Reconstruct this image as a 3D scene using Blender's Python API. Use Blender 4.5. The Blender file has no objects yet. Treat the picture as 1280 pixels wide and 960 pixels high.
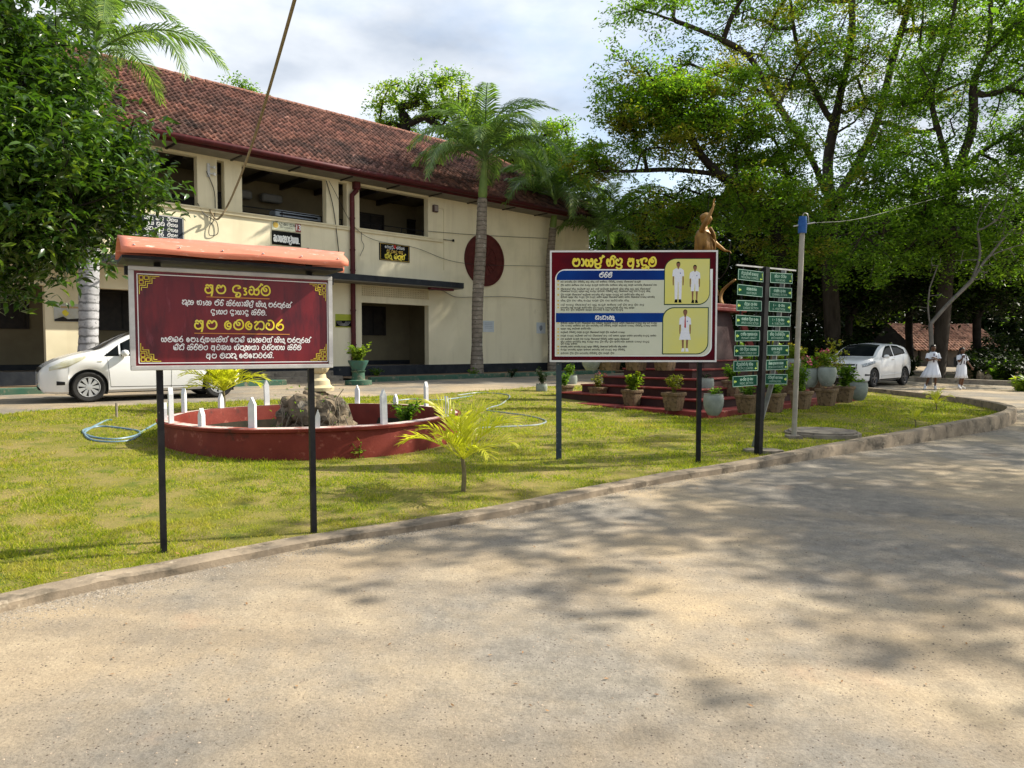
import bpy, bmesh, math, random
import numpy as np
from mathutils import Vector, Matrix
from mathutils.geometry import tessellate_polygon
PI = math.pi
S = bpy.context.scene
COL = S.collection
random.seed(7)
RNG = np.random.default_rng(7)

# ------------------------------------------------------------------ camera
FPX, HOR = 900.0, 437.0                       # focal length and horizon of the 1280x960 photograph
PITCH = math.atan((480 - HOR) / FPX)
CAM = Vector((0, 0, 1.65))
cd = bpy.data.cameras.new('camera')
cam = bpy.data.objects.new('camera', cd)
COL.objects.link(cam)
cam.location = CAM
cam.rotation_euler = (PI / 2 - PITCH, 0, 0)
cd.sensor_width = 36
cd.lens = 36 * FPX / 1280
cd.clip_start = 0.05
cd.clip_end = 2000
S.camera = cam

# ------------------------------------------------------------------ light
SUN_AZ = Vector((0.95, 0.31)).normalized()
SUN_EL = math.radians(38)
sun_dir = Vector((SUN_AZ.x * math.cos(SUN_EL), SUN_AZ.y * math.cos(SUN_EL), math.sin(SUN_EL)))
sl = bpy.data.lights.new('sun', 'SUN')
sl.energy = 5.0
sl.angle = math.radians(0.55)
sl.color = (1.0, 0.93, 0.80)
so = bpy.data.objects.new('sun', sl)
COL.objects.link(so)
so.rotation_euler = (-sun_dir).to_track_quat('-Z', 'Y').to_euler()
so.location = (30, 12, 30)

w = bpy.data.worlds.new('World')
S.world = w
w.use_nodes = True
nt = w.node_tree
nt.nodes.clear()
def N(nt, t, **k):
    n = nt.nodes.new(t)
    for a, b in k.items():
        if a in n.inputs: n.inputs[a].default_value = b
        else: setattr(n, a, b)
    return n
out = N(nt, 'ShaderNodeOutputWorld')
bg = N(nt, 'ShaderNodeBackground')
bg.inputs['Strength'].default_value = 0.14
sky = N(nt, 'ShaderNodeTexSky')
sky.sky_type = 'NISHITA'
sky.sun_disc = False
sky.sun_elevation = SUN_EL
sky.sun_rotation = math.atan2(SUN_AZ.x, SUN_AZ.y)
sky.air_density = 1.2
sky.dust_density = 2.0
tc = N(nt, 'ShaderNodeTexCoord')
mp = N(nt, 'ShaderNodeMapping')
mp.inputs['Scale'].default_value = (1.0, 1.0, 2.2)
mp.inputs['Location'].default_value = (0.35, 0.1, 0.0)
nz = N(nt, 'ShaderNodeTexNoise')
nz.inputs['Scale'].default_value = 2.3
nz.inputs['Detail'].default_value = 7
nz.inputs['Roughness'].default_value = 0.55
cr = N(nt, 'ShaderNodeValToRGB')
cr.color_ramp.elements[0].position = 0.30
cr.color_ramp.elements[1].position = 0.56
nz2 = N(nt, 'ShaderNodeTexNoise')
nz2.inputs['Scale'].default_value = 5.0
nz2.inputs['Detail'].default_value = 5
cr2 = N(nt, 'ShaderNodeValToRGB')
cr2.color_ramp.elements[0].color = (2.1, 2.45, 3.0, 1)
cr2.color_ramp.elements[1].color = (4.3, 4.5, 4.75, 1)
cr2.color_ramp.elements[0].position = 0.3
cr2.color_ramp.elements[1].position = 0.65
mx = N(nt, 'ShaderNodeMixRGB')
L = nt.links.new
L(tc.outputs['Generated'], mp.inputs['Vector'])
L(mp.outputs['Vector'], nz.inputs['Vector'])
L(mp.outputs['Vector'], nz2.inputs['Vector'])
L(nz.outputs['Fac'], cr.inputs['Fac'])
L(nz2.outputs['Fac'], cr2.inputs['Fac'])
L(cr.outputs['Color'], mx.inputs['Fac'])
L(sky.outputs['Color'], mx.inputs['Color1'])
L(cr2.outputs['Color'], mx.inputs['Color2'])
L(mx.outputs['Color'], bg.inputs['Color'])
L(bg.outputs['Background'], out.inputs['Surface'])

vs = S.view_settings
vs.view_transform = 'Standard'
vs.look = 'None'
vs.gamma = 1
vs.exposure = 0.80
S.cycles.use_denoising = True
S.cycles.max_bounces = 6
S.cycles.transparent_max_bounces = 8

# ------------------------------------------------------------------ site frame
ANG = math.atan2(900, 947)                    # the school's long wall runs along EV, EU points into it
EV = Vector((math.cos(ANG), math.sin(ANG), 0))
EU = Vector((-math.sin(ANG), math.cos(ANG), 0))
WALL_U = 22.3
PROF = [(-400, -0.3), (-12, -0.3), (0, 0), (5, 0.14), (11, 0.345), (15.5, 0.60), (20, 0.64), (23, 0.65), (600, 0.65)]
def zu(u):
    for (a, b), (c, d) in zip(PROF, PROF[1:]):
        if u <= c: return b + (d - b) * (u - a) / (c - a)
    return PROF[-1][1]
def gz(x, y): return zu(x * EU.x + y * EU.y)
def ray(px, py):
    x = (px - 640) / FPX; y = (480 - py) / FPX
    c, s = math.cos(PITCH), math.sin(PITCH)
    return Vector((x, c + y * s, -s + y * c))
def G(px, py, h=0.0):                         # where a sight line meets the ground (raised by h)
    d = ray(px, py); t = 1.0
    lo, hi = 0.5, 400.0
    f = lambda t: (CAM + d * t).z - gz(CAM.x + d.x * t, CAM.y + d.y * t) - h
    while hi - lo > 1e-4:
        m = (lo + hi) / 2
        if f(m) > 0: lo = m
        else: hi = m
    return CAM + d * lo
def Y(px, py, dist):                          # a point at depth dist
    d = ray(px, py); return CAM + d * (dist / d.y)
def W(px, py, U=WALL_U):                      # (v, z) on a plane parallel to the school wall
    d = ray(px, py); t = U / d.dot(EU); p = CAM + d * t
    return p.dot(EV), p.z
def VU(v, u, z=None):
    p = EV * v + EU * u
    p.z = zu(u) if z is None else z
    return p

# ------------------------------------------------------------------ materials
def newmat(name):
    m = bpy.data.materials.new(name); m.use_nodes = True
    b = m.node_tree.nodes['Principled BSDF']
    return m, m.node_tree, b
def mat(name, c1, c2=None, scale=4.0, rough=0.7, bump=0.0, bscale=None, metal=0.0, coat=0.0, detail=5, spots=None, lo=.35, hi=.65, island=0.0, stretch=None, spec=None, dist=.01, streak=None, bands=None):
    m, t, b = newmat(name)
    l = t.links.new
    b.inputs['Roughness'].default_value = rough
    b.inputs['Metallic'].default_value = metal
    b.inputs['Coat Weight'].default_value = coat
    b.inputs['Specular IOR Level'].default_value = .25 if spec is None else spec
    co = N(t, 'ShaderNodeTexCoord')
    vec = co.outputs['Object']
    if stretch:
        mpp = N(t, 'ShaderNodeMapping'); mpp.inputs['Scale'].default_value = stretch
        l(vec, mpp.inputs['Vector']); vec = mpp.outputs['Vector']
    if c2 is None: c2 = tuple(x * .82 for x in c1)
    n = N(t, 'ShaderNodeTexNoise', Scale=scale, Detail=detail, Roughness=.6)
    l(vec, n.inputs['Vector'])
    r = N(t, 'ShaderNodeValToRGB')
    r.color_ramp.elements[0].color = (*c1, 1); r.color_ramp.elements[1].color = (*c2, 1)
    r.color_ramp.elements[0].position = lo; r.color_ramp.elements[1].position = hi
    l(n.outputs['Fac'], r.inputs['Fac'])
    colour = r.outputs['Color']
    if spots:                                  # (colour, scale, low, high)
        for (sc, ss, s0, s1) in (spots if isinstance(spots, list) else [spots]):
            n2 = N(t, 'ShaderNodeTexNoise', Scale=ss, Detail=4, Roughness=.65)
            l(vec, n2.inputs['Vector'])
            r2 = N(t, 'ShaderNodeValToRGB')
            r2.color_ramp.elements[0].position = s0; r2.color_ramp.elements[1].position = s1
            l(n2.outputs['Fac'], r2.inputs['Fac'])
            mm = N(t, 'ShaderNodeMixRGB'); mm.inputs['Color2'].default_value = (*sc, 1)
            l(r2.outputs['Color'], mm.inputs['Fac']); l(colour, mm.inputs['Color1'])
            colour = mm.outputs['Color']
    if bands:
        wt = N(t, 'ShaderNodeTexWave', Scale=bands[1], Distortion=2.2, Detail=3); wt.bands_direction = 'Z'; wt.inputs['Detail Scale'].default_value = 2.5; l(co.outputs['Object'], wt.inputs['Vector'])
        r5 = N(t, 'ShaderNodeValToRGB'); r5.color_ramp.elements[0].position = .80; r5.color_ramp.elements[1].position = .97; r5.color_ramp.elements[1].color = (.8, .8, .8, 1)
        l(wt.outputs['Fac'], r5.inputs['Fac']); m5 = N(t, 'ShaderNodeMixRGB'); m5.inputs['Color2'].default_value = (*bands[0], 1)
        l(r5.outputs['Color'], m5.inputs['Fac']); l(colour, m5.inputs['Color1']); colour = m5.outputs['Color']
    if streak:
        ms_ = N(t, 'ShaderNodeMapping'); ms_.inputs['Scale'].default_value = (1.5, 1.5, .14); l(co.outputs['Object'], ms_.inputs['Vector'])
        n4 = N(t, 'ShaderNodeTexNoise', Scale=1.6, Detail=6, Roughness=.7); l(ms_.outputs['Vector'], n4.inputs['Vector'])
        r4 = N(t, 'ShaderNodeValToRGB'); r4.color_ramp.elements[0].position = .50; r4.color_ramp.elements[1].position = .74; r4.color_ramp.elements[1].color = (.5, .5, .5, 1)
        l(n4.outputs['Fac'], r4.inputs['Fac']); m4 = N(t, 'ShaderNodeMixRGB'); m4.inputs['Color2'].default_value = (*streak, 1)
        l(r4.outputs['Color'], m4.inputs['Fac']); l(colour, m4.inputs['Color1']); colour = m4.outputs['Color']
    if island:
        g = N(t, 'ShaderNodeNewGeometry')
        mr = N(t, 'ShaderNodeMapRange'); mr.inputs['To Min'].default_value = 1 - island; mr.inputs['To Max'].default_value = 1 + island
        l(g.outputs['Random Per Island'], mr.inputs['Value'])
        vm = N(t, 'ShaderNodeVectorMath', operation='SCALE')
        l(colour, vm.inputs[0]); l(mr.outputs['Result'], vm.inputs['Scale'])
        colour = vm.outputs['Vector']
    l(colour, b.inputs['Base Color'])
    if bump:
        n3 = N(t, 'ShaderNodeTexNoise', Scale=bscale or scale * 6, Detail=6, Roughness=.65)
        l(vec, n3.inputs['Vector'])
        bp = N(t, 'ShaderNodeBump', Strength=bump, Distance=dist)
        l(n3.outputs['Fac'], bp.inputs['Height']); l(bp.outputs['Normal'], b.inputs['Normal'])
    return m
def leafmat(name, c1, c2, c3=None, trans=0.35, rough=0.45, spec=.4, patch=None):
    m, t, b = newmat(name)
    l = t.links.new
    g = N(t, 'ShaderNodeNewGeometry')
    r = N(t, 'ShaderNodeValToRGB')
    r.color_ramp.elements[0].color = (*c1, 1); r.color_ramp.elements[1].color = (*c2, 1)
    r.color_ramp.elements[1].position = .85
    if c3:
        e = r.color_ramp.elements.new(1.0); e.color = (*c3, 1)
    l(g.outputs['Random Per Island'], r.inputs['Fac'])
    col = r.outputs['Color']
    if patch:
        co = N(t, 'ShaderNodeTexCoord'); n = N(t, 'ShaderNodeTexNoise', Scale=patch[1], Detail=5, Roughness=.7); l(co.outputs['Object'], n.inputs['Vector'])
        r2 = N(t, 'ShaderNodeValToRGB'); r2.color_ramp.elements[0].position = .50; r2.color_ramp.elements[1].position = .70; r2.color_ramp.elements[1].color = (.85, .85, .85, 1)
        l(n.outputs['Fac'], r2.inputs['Fac']); q = N(t, 'ShaderNodeMixRGB'); q.inputs['Color2'].default_value = (*patch[0], 1)
        l(r2.outputs['Color'], q.inputs['Fac']); l(col, q.inputs['Color1']); col = q.outputs['Color']
    l(col, b.inputs['Base Color'])
    b.inputs['Roughness'].default_value = rough
    b.inputs['Specular IOR Level'].default_value = spec
    tr = N(t, 'ShaderNodeBsdfTranslucent')
    hs = N(t, 'ShaderNodeMixRGB', blend_type='MULTIPLY'); hs.inputs['Fac'].default_value = 1
    hs.inputs['Color2'].default_value = (1.7, 1.9, .7, 1)
    l(col, hs.inputs['Color1']); l(hs.outputs['Color'], tr.inputs['Color'])
    ms = N(t, 'ShaderNodeMixShader'); ms.inputs['Fac'].default_value = trans
    o = t.nodes['Material Output']
    l(b.outputs['BSDF'], ms.inputs[1]); l(tr.outputs['BSDF'], ms.inputs[2]); l(ms.outputs['Shader'], o.inputs['Surface'])
    return m

# ------------------------------------------------------------------ mesh helpers
class MB:
    def __init__(s): s.v = []; s.f = []
    def add(s, vs, fs):
        o = len(s.v); s.v += [tuple(v) for v in vs]; s.f += [tuple(i + o for i in f) for f in fs]; return s
    def box(s, c, d, rz=0, bev=0):
        x, y, z = (a / 2 for a in d)
        cs, sn = math.cos(rz), math.sin(rz)
        if bev:
            b = bev
            ring = [(-x + b, -y), (x - b, -y), (x, -y + b), (x, y - b), (x - b, y), (-x + b, y), (-x, y - b), (-x, -y + b)]
            inner = [(p[0] * (1 - b / max(x, 1e-6)), p[1] * (1 - b / max(y, 1e-6))) for p in ring]
            vs = []
            for rr, zz in ((inner, -z), (ring, -z + b), (ring, z - b), (inner, z)):
                vs += [(c[0] + px * cs - py * sn, c[1] + px * sn + py * cs, c[2] + zz) for px, py in rr]
            fs = [tuple(range(7, -1, -1)), tuple(range(24, 32))]
            for k in range(3):
                for i in range(8):
                    j = (i + 1) % 8
                    fs.append((k * 8 + i, k * 8 + j, k * 8 + 8 + j, k * 8 + 8 + i))
            return s.add(vs, fs)
        vs = []
        for zz in (-z, z):
            for px, py in ((-x, -y), (x, -y), (x, y), (-x, y)):
                vs.append((c[0] + px * cs - py * sn, c[1] + px * sn + py * cs, c[2] + zz))
        return s.add(vs, [(3, 2, 1, 0), (4, 5, 6, 7), (0, 1, 5, 4), (1, 2, 6, 5), (2, 3, 7, 6), (3, 0, 4, 7)])
    def span(s, a, b, bev=0):                  # box from corner to corner
        return s.box([(p + q) / 2 for p, q in zip(a, b)], [abs(q - p) for p, q in zip(a, b)], 0, bev)
    def tube(s, path, r, n=8, caps=True):
        path = [Vector(p) for p in path]
        rs = r if isinstance(r, (list, tuple)) else [r] * len(path)
        o = len(s.v); prev = None
        for i, p in enumerate(path):
            d = (path[min(i + 1, len(path) - 1)] - path[max(i - 1, 0)])
            d = d.normalized() if d.length > 1e-9 else Vector((0, 0, 1))
            if prev is None:
                a = d.cross(Vector((0, 0, 1)))
                if a.length < 1e-3: a = d.cross(Vector((0, 1, 0)))
            else:
                a = prev - d * prev.dot(d)
            a = a.normalized(); b = d.cross(a); prev = a
            for k in range(n):
                t = 2 * PI * k / n
                s.v.append(tuple(p + (a * math.cos(t) + b * math.sin(t)) * rs[i]))
        for i in range(len(path) - 1):
            for k in range(n):
                j = (k + 1) % n
                s.f.append((o + i * n + k, o + i * n + j, o + (i + 1) * n + j, o + (i + 1) * n + k))
        if caps:
            s.f.append(tuple(o + k for k in range(n - 1, -1, -1)))
            s.f.append(tuple(o + (len(path) - 1) * n + k for k in range(n)))
        return s
    def bar(s, a, b, w_, h_):                   # rectangular bar between two points
        a, b = Vector(a), Vector(b); d = (b - a).normalized()
        sd = d.cross(Vector((0, 0, 1)))
        if sd.length < 1e-3: sd = Vector((1, 0, 0))
        sd.normalize(); up = sd.cross(d)
        vs = []
        for p in (a, b):
            for i, j in ((-1, -1), (1, -1), (1, 1), (-1, 1)): vs.append(p + sd * i * w_ / 2 + up * j * h_ / 2)
        return s.add(vs, [(3, 2, 1, 0), (4, 5, 6, 7), (0, 1, 5, 4), (1, 2, 6, 5), (2, 3, 7, 6), (3, 0, 4, 7)])
    def lathe(s, prof, n=20, c=(0, 0, 0), sq=0, caps=True):
        o = len(s.v)
        for r, z in prof:
            for k in range(n):
                t = 2 * PI * k / n
                q = 1.0
                if sq:
                    cc, ss = abs(math.cos(t)), abs(math.sin(t)); q = (cc ** sq + ss ** sq) ** (-1 / sq)
                s.v.append((c[0] + r * q * math.cos(t), c[1] + r * q * math.sin(t), c[2] + z))
        for i in range(len(prof) - 1):
            for k in range(n):
                j = (k + 1) % n
                s.f.append((o + i * n + k, o + i * n + j, o + (i + 1) * n + j, o + (i + 1) * n + k))
        if caps:
            s.f.append(tuple(o + k for k in range(n - 1, -1, -1)))
            s.f.append(tuple(o + (len(prof) - 1) * n + k for k in range(n)))
        return s
    def poly(s, pts, z0, z1, tf=None):          # prism over a plan polygon
        n = len(pts)
        vs = [(x, y, z0) for x, y in pts] + [(x, y, z1) for x, y in pts]
        if tf: vs = [tf(*v) for v in vs]
        tri = tessellate_polygon([[Vector((x, y, 0)) for x, y in pts]])
        a = sum(pts[i][0] * pts[(i + 1) % n][1] - pts[(i + 1) % n][0] * pts[i][1] for i in range(n))
        fs = []
        for t in tri:
            t = tuple(t)
            p = [pts[i] for i in t]
            ar = (p[1][0] - p[0][0]) * (p[2][1] - p[0][1]) - (p[2][0] - p[0][0]) * (p[1][1] - p[0][1])
            if ar < 0: t = t[::-1]
            fs.append(tuple(i + n for i in t)); fs.append(t[::-1])
        for i in range(n):
            j = (i + 1) % n
            fs.append((i, j, j + n, i + n) if a > 0 else (j, i, i + n, j + n))
        return s.add(vs, fs)
    def grid(s, fn, nu, nv):
        vs = [fn(i / nu, j / nv) for j in range(nv + 1) for i in range(nu + 1)]
        fs = [(j * (nu + 1) + i, j * (nu + 1) + i + 1, (j + 1) * (nu + 1) + i + 1, (j + 1) * (nu + 1) + i) for j in range(nv) for i in range(nu)]
        return s.add(vs, fs)
    def mesh(s, name, m, smooth=False, recalc=False):
        me = bpy.data.meshes.new(name)
        me.from_pydata(s.v, [], s.f)
        for mm in (m if isinstance(m, list) else [m]): me.materials.append(mm)
        if recalc:
            bm = bmesh.new(); bm.from_mesh(me); bmesh.ops.recalc_face_normals(bm, faces=bm.faces); bm.to_mesh(me); bm.free()
        if smooth:
            me.polygons.foreach_set('use_smooth', [True] * len(me.polygons))
            if smooth != 'all': me.set_sharp_from_angle(angle=math.radians(smooth if smooth is not True else 40))
        return me
    def build(s, name, m, parent=None, smooth=False, recalc=False, **k):
        return link(name, s.mesh(name, m, smooth, recalc), parent, **k)
def link(name, me, parent=None, loc=None, rz=None, label=None, kind=None):
    o = bpy.data.objects.new(name, me); COL.objects.link(o)
    if parent is not None: o.parent = parent
    if loc is not None: o.location = loc
    if rz is not None: o.rotation_euler = (0, 0, rz)
    if label: o['label'] = label
    if kind: o['kind'] = kind
    return o
def arr_mesh(name, V, F, m, smooth=False):
    me = bpy.data.meshes.new(name)
    V = np.asarray(V, dtype=np.float32); F = np.asarray(F, dtype=np.int32)
    k = F.shape[1]
    me.vertices.add(len(V)); me.vertices.foreach_set('co', V.ravel())
    me.loops.add(F.size); me.loops.foreach_set('vertex_index', F.ravel())
    me.polygons.add(len(F)); me.polygons.foreach_set('loop_start', np.arange(0, F.size, k, dtype=np.int32))
    me.polygons.foreach_set('loop_total', np.full(len(F), k, dtype=np.int32))
    if smooth: me.polygons.foreach_set('use_smooth', np.ones(len(F), dtype=bool))
    me.update(calc_edges=True)
    me.materials.append(m)
    return me
def thing(name, label, cat, loc=(0, 0, 0), rz=0, group=None):
    o = bpy.data.objects.new(name, None); COL.objects.link(o)
    o.empty_display_size = .2
    o.location = loc; o.rotation_euler = (0, 0, rz)
    return tag(o, label, cat, group)
def tag(o, label, cat, group=None):
    o['label'] = label; o['category'] = cat
    if group: o['group'] = group
    return o
def struct(o): o['kind'] = 'structure'; return o
def dup(root, loc, rz=0, label=None, scale=None):
    def cp(o, parent):
        c = o.copy(); COL.objects.link(c)
        if parent is not None: c.parent = parent
        for ch in o.children: cp(ch, c)
        return c
    c = cp(root, None)
    c.location = loc; c.rotation_euler = (0, 0, rz)
    if scale: c.scale = (scale,) * 3 if not hasattr(scale, '__len__') else scale
    if label: c['label'] = label
    return c
def smoothpath(pts, n=6):
    pts = [Vector(p) for p in pts]
    P = [2 * pts[0] - pts[1]] + pts + [2 * pts[-1] - pts[-2]]
    res = []
    for i in range(1, len(P) - 2):
        a, b, c, d = P[i - 1], P[i], P[i + 1], P[i + 2]
        for k in range(n):
            t = k / n
            res.append(.5 * ((2 * b) + (c - a) * t + (2 * a - 5 * b + 4 * c - d) * t * t + (3 * b - a - 3 * c + d) * t ** 3))
    res.append(pts[-1])
    return res
def interp(tab, x):
    if x <= tab[0][0]: return tab[0][1]
    for (a, b), (c, d) in zip(tab, tab[1:]):
        if x <= c: return b + (d - b) * (x - a) / (c - a)
    return tab[-1][1]
def sinterp(tab, x):                            # smooth (cosine-free) monotone-ish interpolation
    xs = [t[0] for t in tab]
    if x <= xs[0]: return tab[0][1]
    if x >= xs[-1]: return tab[-1][1]
    i = max(k for k in range(len(xs) - 1) if xs[k] <= x)
    def sl(k):
        if k == 0 or k == len(xs) - 1:
            k2 = 1 if k == 0 else len(xs) - 1
            return (tab[k2][1] - tab[k2 - 1][1]) / (xs[k2] - xs[k2 - 1])
        a = (tab[k][1] - tab[k - 1][1]) / (xs[k] - xs[k - 1]); b = (tab[k + 1][1] - tab[k][1]) / (xs[k + 1] - xs[k])
        return 0 if a * b <= 0 else 2 * a * b / (a + b)
    h = xs[i + 1] - xs[i]; t = (x - xs[i]) / h
    m0, m1 = sl(i), sl(i + 1)
    return (2 * t ** 3 - 3 * t * t + 1) * tab[i][1] + (t ** 3 - 2 * t * t + t) * h * m0 + (-2 * t ** 3 + 3 * t * t) * tab[i + 1][1] + (t ** 3 - t * t) * h * m1

# ------------------------------------------------------------------ lettering
GLY = {  # Sinhala letters as pen strokes on a grid of ten, width first
'ප': (10, '.5,7 1.5,9.5 3.5,9.5 5,7 7,9.8 9.5,8 10,4 8,.7 5,0 2,.7 0,4 .5,7 2.5,6.5'),
'අ': (10, '1,8.5 2.5,10 4.5,8.2 6,9.8 8,9;3.5,6 1,6.5 0,3 2,0 5,0 7.5,2 7.6,5 6,7;8.3,9.5 8.3,2.5 7,-3.5'),
'ද': (9, '6,7 8.5,8 7.4,10 3,10 0,7 .3,3 3.5,1.4 7,1.6 8.6,-.6 7,-3.4 3.6,-3.4 3.4,-1.2 5,-.6'),
'ඳ': (10, '.5,5 2,7 1,9 -1,8;7.5,6 9.5,8 8,10 4,10 1.6,7 1.6,3 4,.5 7,1 9,-.5 8,-3 4,-3.5 2,-2.5'),
'ක': (12, '1,8.6 3,10 5.4,8.5 6,5.5 5.6,2 3.5,0 1,.8 0,3.5 1.2,6 3.4,5.6;6,5.8 8.5,6.6 11.2,8.6;5.8,2 7.6,0 10.6,.4 12,3.5 11.2,6.6 9,5.8'),
'ම': (10, '1.5,9 0,6 0,3 2.5,0 7,0 10,3 10,8 7.5,11.5 4,11 2.6,8 3.5,5.2 5.8,5 6.4,7 5,8.4'),
'ැ': (4, '.5,7.5 3.5,7.2 1.6,4.4 3.8,2.6 3.2,-.2 .8,-.4'),
'්': (0, '-3,10 -1,12 -.5,14 1.5,12.5'),
'හ': (10, '0,8.5 2,10 3.6,8.4 2.2,6 .4,4 .6,1 2.6,0 4.4,1.6;2.2,6 5,9.6 8.4,10 10.4,7.4 10.4,2.6 8.4,0 6,.8'),
'ව': (9, '3.2,5.5 3.6,7.6 1.4,8 0,5 .6,1.8 3.5,0 7,.6 9,4 8.6,8.6 6,11.6 2.6,11.4'),
'ර': (8, '6.5,13 3,9 1,7 0,3 3,0 6,0 8,3 7,6.5 4,7 2,5'),
'ෙ': (7, '5,3 3,3.5 2.5,6 5,7.5 6.5,5 5.5,.8 3,0 .5,2 0,6 2,9 4,9.5'),
'ග': (10, '0,8 1.5,10 3.3,8 2,5.5 0,5 0,2 2,0 4,1;3.3,8 5.5,10 8.5,10 10,7 10,2 8,0 6,2 8,4'),
'ඟ': (11, '-.5,9 1.5,11 3.3,8.5 2,5.5 0,5 0,2 2,0 4,1;3.3,8 6,10 9,10 11,7 11,2 9,0 7,2 9,4'),
'ණ': (14, '1,9 3,10 4,8 2,6 0,5 0,2 2,0 4,0 6,3 6,7 4.5,9;6,3 8,0 11,0 13,2 14,6 12,9 9,9 8,6 10,4 12,5'),
'න': (11, '2,6 3,8 1,9 0,6 1,2 3,0 5,2 5,7 7,10 10,9 11,5 10,1 7,0'),
'ය': (10, '2,6.5 3,8.5 1,9 0,5 1,1 3,0 5,2 5,7;5,2 7,0 9,1 10,5 9,9 7,8'),
'ශ': (10, '0,8 2,10 3,7 1,4 0,2 2,0 3.5,3;3,7 5,10 8,10 10,7 10,3 8,0 5.5,1 6,5 8,5'),
'ල': (10, '3,7 2,9 0,7 1,3.5 5,2.5 9,4 10,8 8,11;1,3 1.5,-1 5,-3 8,-2 9,1'),
'ස': (11, '2,7 1,9 0,7 0,2 2,0 4,1 5,5 4,8;5,4 7,0 9,0 11,4 10,9 8,9 8,6'),
'ට': (9, '3.4,6 3.4,7.8 1,7.6 0,4 2,.5 5,0 8,1.5 9,5 8.6,8.6 7,9.6 5,8.6'),
'බ': (10, '2,4 4,6 6,4 4,2 2,4;1,9 0,5 1,1 5,0 9,1 10,5 9,10 6,11.5 4,10'),
'ෂ': (11, '.5,7 1.5,9.5 3.5,9.5 5,7 7,9.8 9.5,8 10,4 8,.7 5,0 2,.7 0,4 .5,7;5,7 5,3 7,1'),
'ත': (11, '2,7 1,9 0,6 1,1 4,0 6,3 6,7 4,9;6,7 8,10 11,8 11,3 9,0 7,0'),
'ධ': (9, '3,7 1,7 0,4 2,.5 5,0 8,1.5 9,6 7,10 4,9 5,6'),
'ළ': (10, '4,7 2,9 0,6 2,2 6,2 9,5 9,9 6,10;6,2 9,0 8,-3 4,-4 1,-2'),
'ි': (0, '-8,10.5 -6,13 -3,13.4 -1,11'),
'ී': (0, '-8,10.5 -6,13 -3,13.5 -1,11 -2,10.4'),
'ු': (0, '-5,-1.4 -1,-1.2 -1.4,-4.2'),
'ා': (4, '.5,9.5 3,8.5 4,4.5 2.5,.5 .5,1'),
'ං': (4, '2,6 .5,5 2,4 3.5,5 2,6'),
'ෟ': (6, '1,9 3,6 1,3 2,0 5,2'),
'.': (2, '0,0 1,.3 1,0'), ',': (2, '1,1 0,-2'),
'1': (4, '0,8 2,10 2,0'), '0': (6, '3,10 0,5 3,0 6,5 3,10'), '3': (6, '0,10 5,9 2,6 6,3 3,0 0,1'), '-': (5, '0,5 4,5'),
'6': (6, '5,10 0,4 3,0 6,3 3,6 0,4'), '5': (6, '6,10 1,10 1,6 5,6 6,2 2,0 0,1'),
}
def visual(text):
    text = text.replace('ඇ', 'අැ').replace('ආ', 'අා').replace('ඒ', 'එ').replace('ඹ', 'බ').replace('ඩ', 'ට').replace('ච', 'ව').replace('ජ', 'ප').replace('එ', 'ට')
    o = []
    for ch in text:
        if ch in 'ෙෞේොෝ' and o:
            k = len(o) - 1
            o.insert(k, 'ෙ')
            if ch == 'ෞ': o.append('ෟ')
            if ch in 'ොෝ': o.append('ා')
        else: o.append(ch)
    return ''.join(o)
def sinhala(text, size, cx, cz, y, width=None, thick=.17, smooth=True, slope=0.0):
    """pen-stroke lettering standing in the local XZ plane and facing -Y; size is the height of a plain letter"""
    strokes = []; x = 0.0
    for ch in visual(text):
        if ch == ' ': x += 6; continue
        if ch not in GLY: continue
        wd, st = GLY[ch]
        for q in st.split(';'):
            pts = [tuple(float(a) for a in p.split(',')) for p in q.split(' ')]
            strokes.append([(x + a, b) for a, b in pts])
        x += wd + (3.0 if wd else 0)
    tot = x - 3.0
    sx = size / 10
    sxx = (width / tot) if width else sx
    mb = MB(); k = 0
    for st in strokes:
        pts = [Vector((cx + (a - tot / 2) * sxx, cz + (b - 5) * sx + slope * (a - tot / 2) * sxx, 0)) for a, b in st]
        if smooth and len(pts) > 2: pts = smoothpath(pts, 3)
        h = thick * size / 2; o = len(mb.v)
        for i, p in enumerate(pts):
            d = pts[min(i + 1, len(pts) - 1)] - pts[max(i - 1, 0)]
            d = d.normalized() if d.length > 1e-9 else Vector((1, 0, 0))
            nn = Vector((-d.y, d.x, 0)) * h
            ex = d * h * .6 * (-1 if i == 0 else 1 if i == len(pts) - 1 else 0)
            yy = y - .0004 - .00004 * ((k * 7 + i) % 23)
            for q in (p + nn + ex, p - nn + ex): mb.v.append((q.x, yy, q.y))
        for i in range(len(pts) - 1):
            mb.f.append((o + 2 * i, o + 2 * i + 1, o + 2 * i + 3, o + 2 * i + 2))
        k += 1
    return mb
def latin(text, size, cx, cz, y, width=None, bold=0.0):
    cu = bpy.data.curves.new('lettering', 'FONT'); cu.body = text; cu.size = size; cu.align_x = 'CENTER'; cu.align_y = 'CENTER'
    cu.resolution_u = 2; cu.offset = bold
    o = bpy.data.objects.new('lettering', cu)
    me = bpy.data.meshes.new_from_object(o)
    bpy.data.objects.remove(o)
    xs = [v.co.x for v in me.vertices] or [0, 1]
    k = width / (max(xs) - min(xs)) if width else 1
    mb = MB()
    mb.add([(cx + v.co.x * k, y - .0005, cz + v.co.y) for v in me.vertices], [tuple(p.vertices) for p in me.polygons])
    bpy.data.meshes.remove(me); bpy.data.curves.remove(cu)
    return mb

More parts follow.
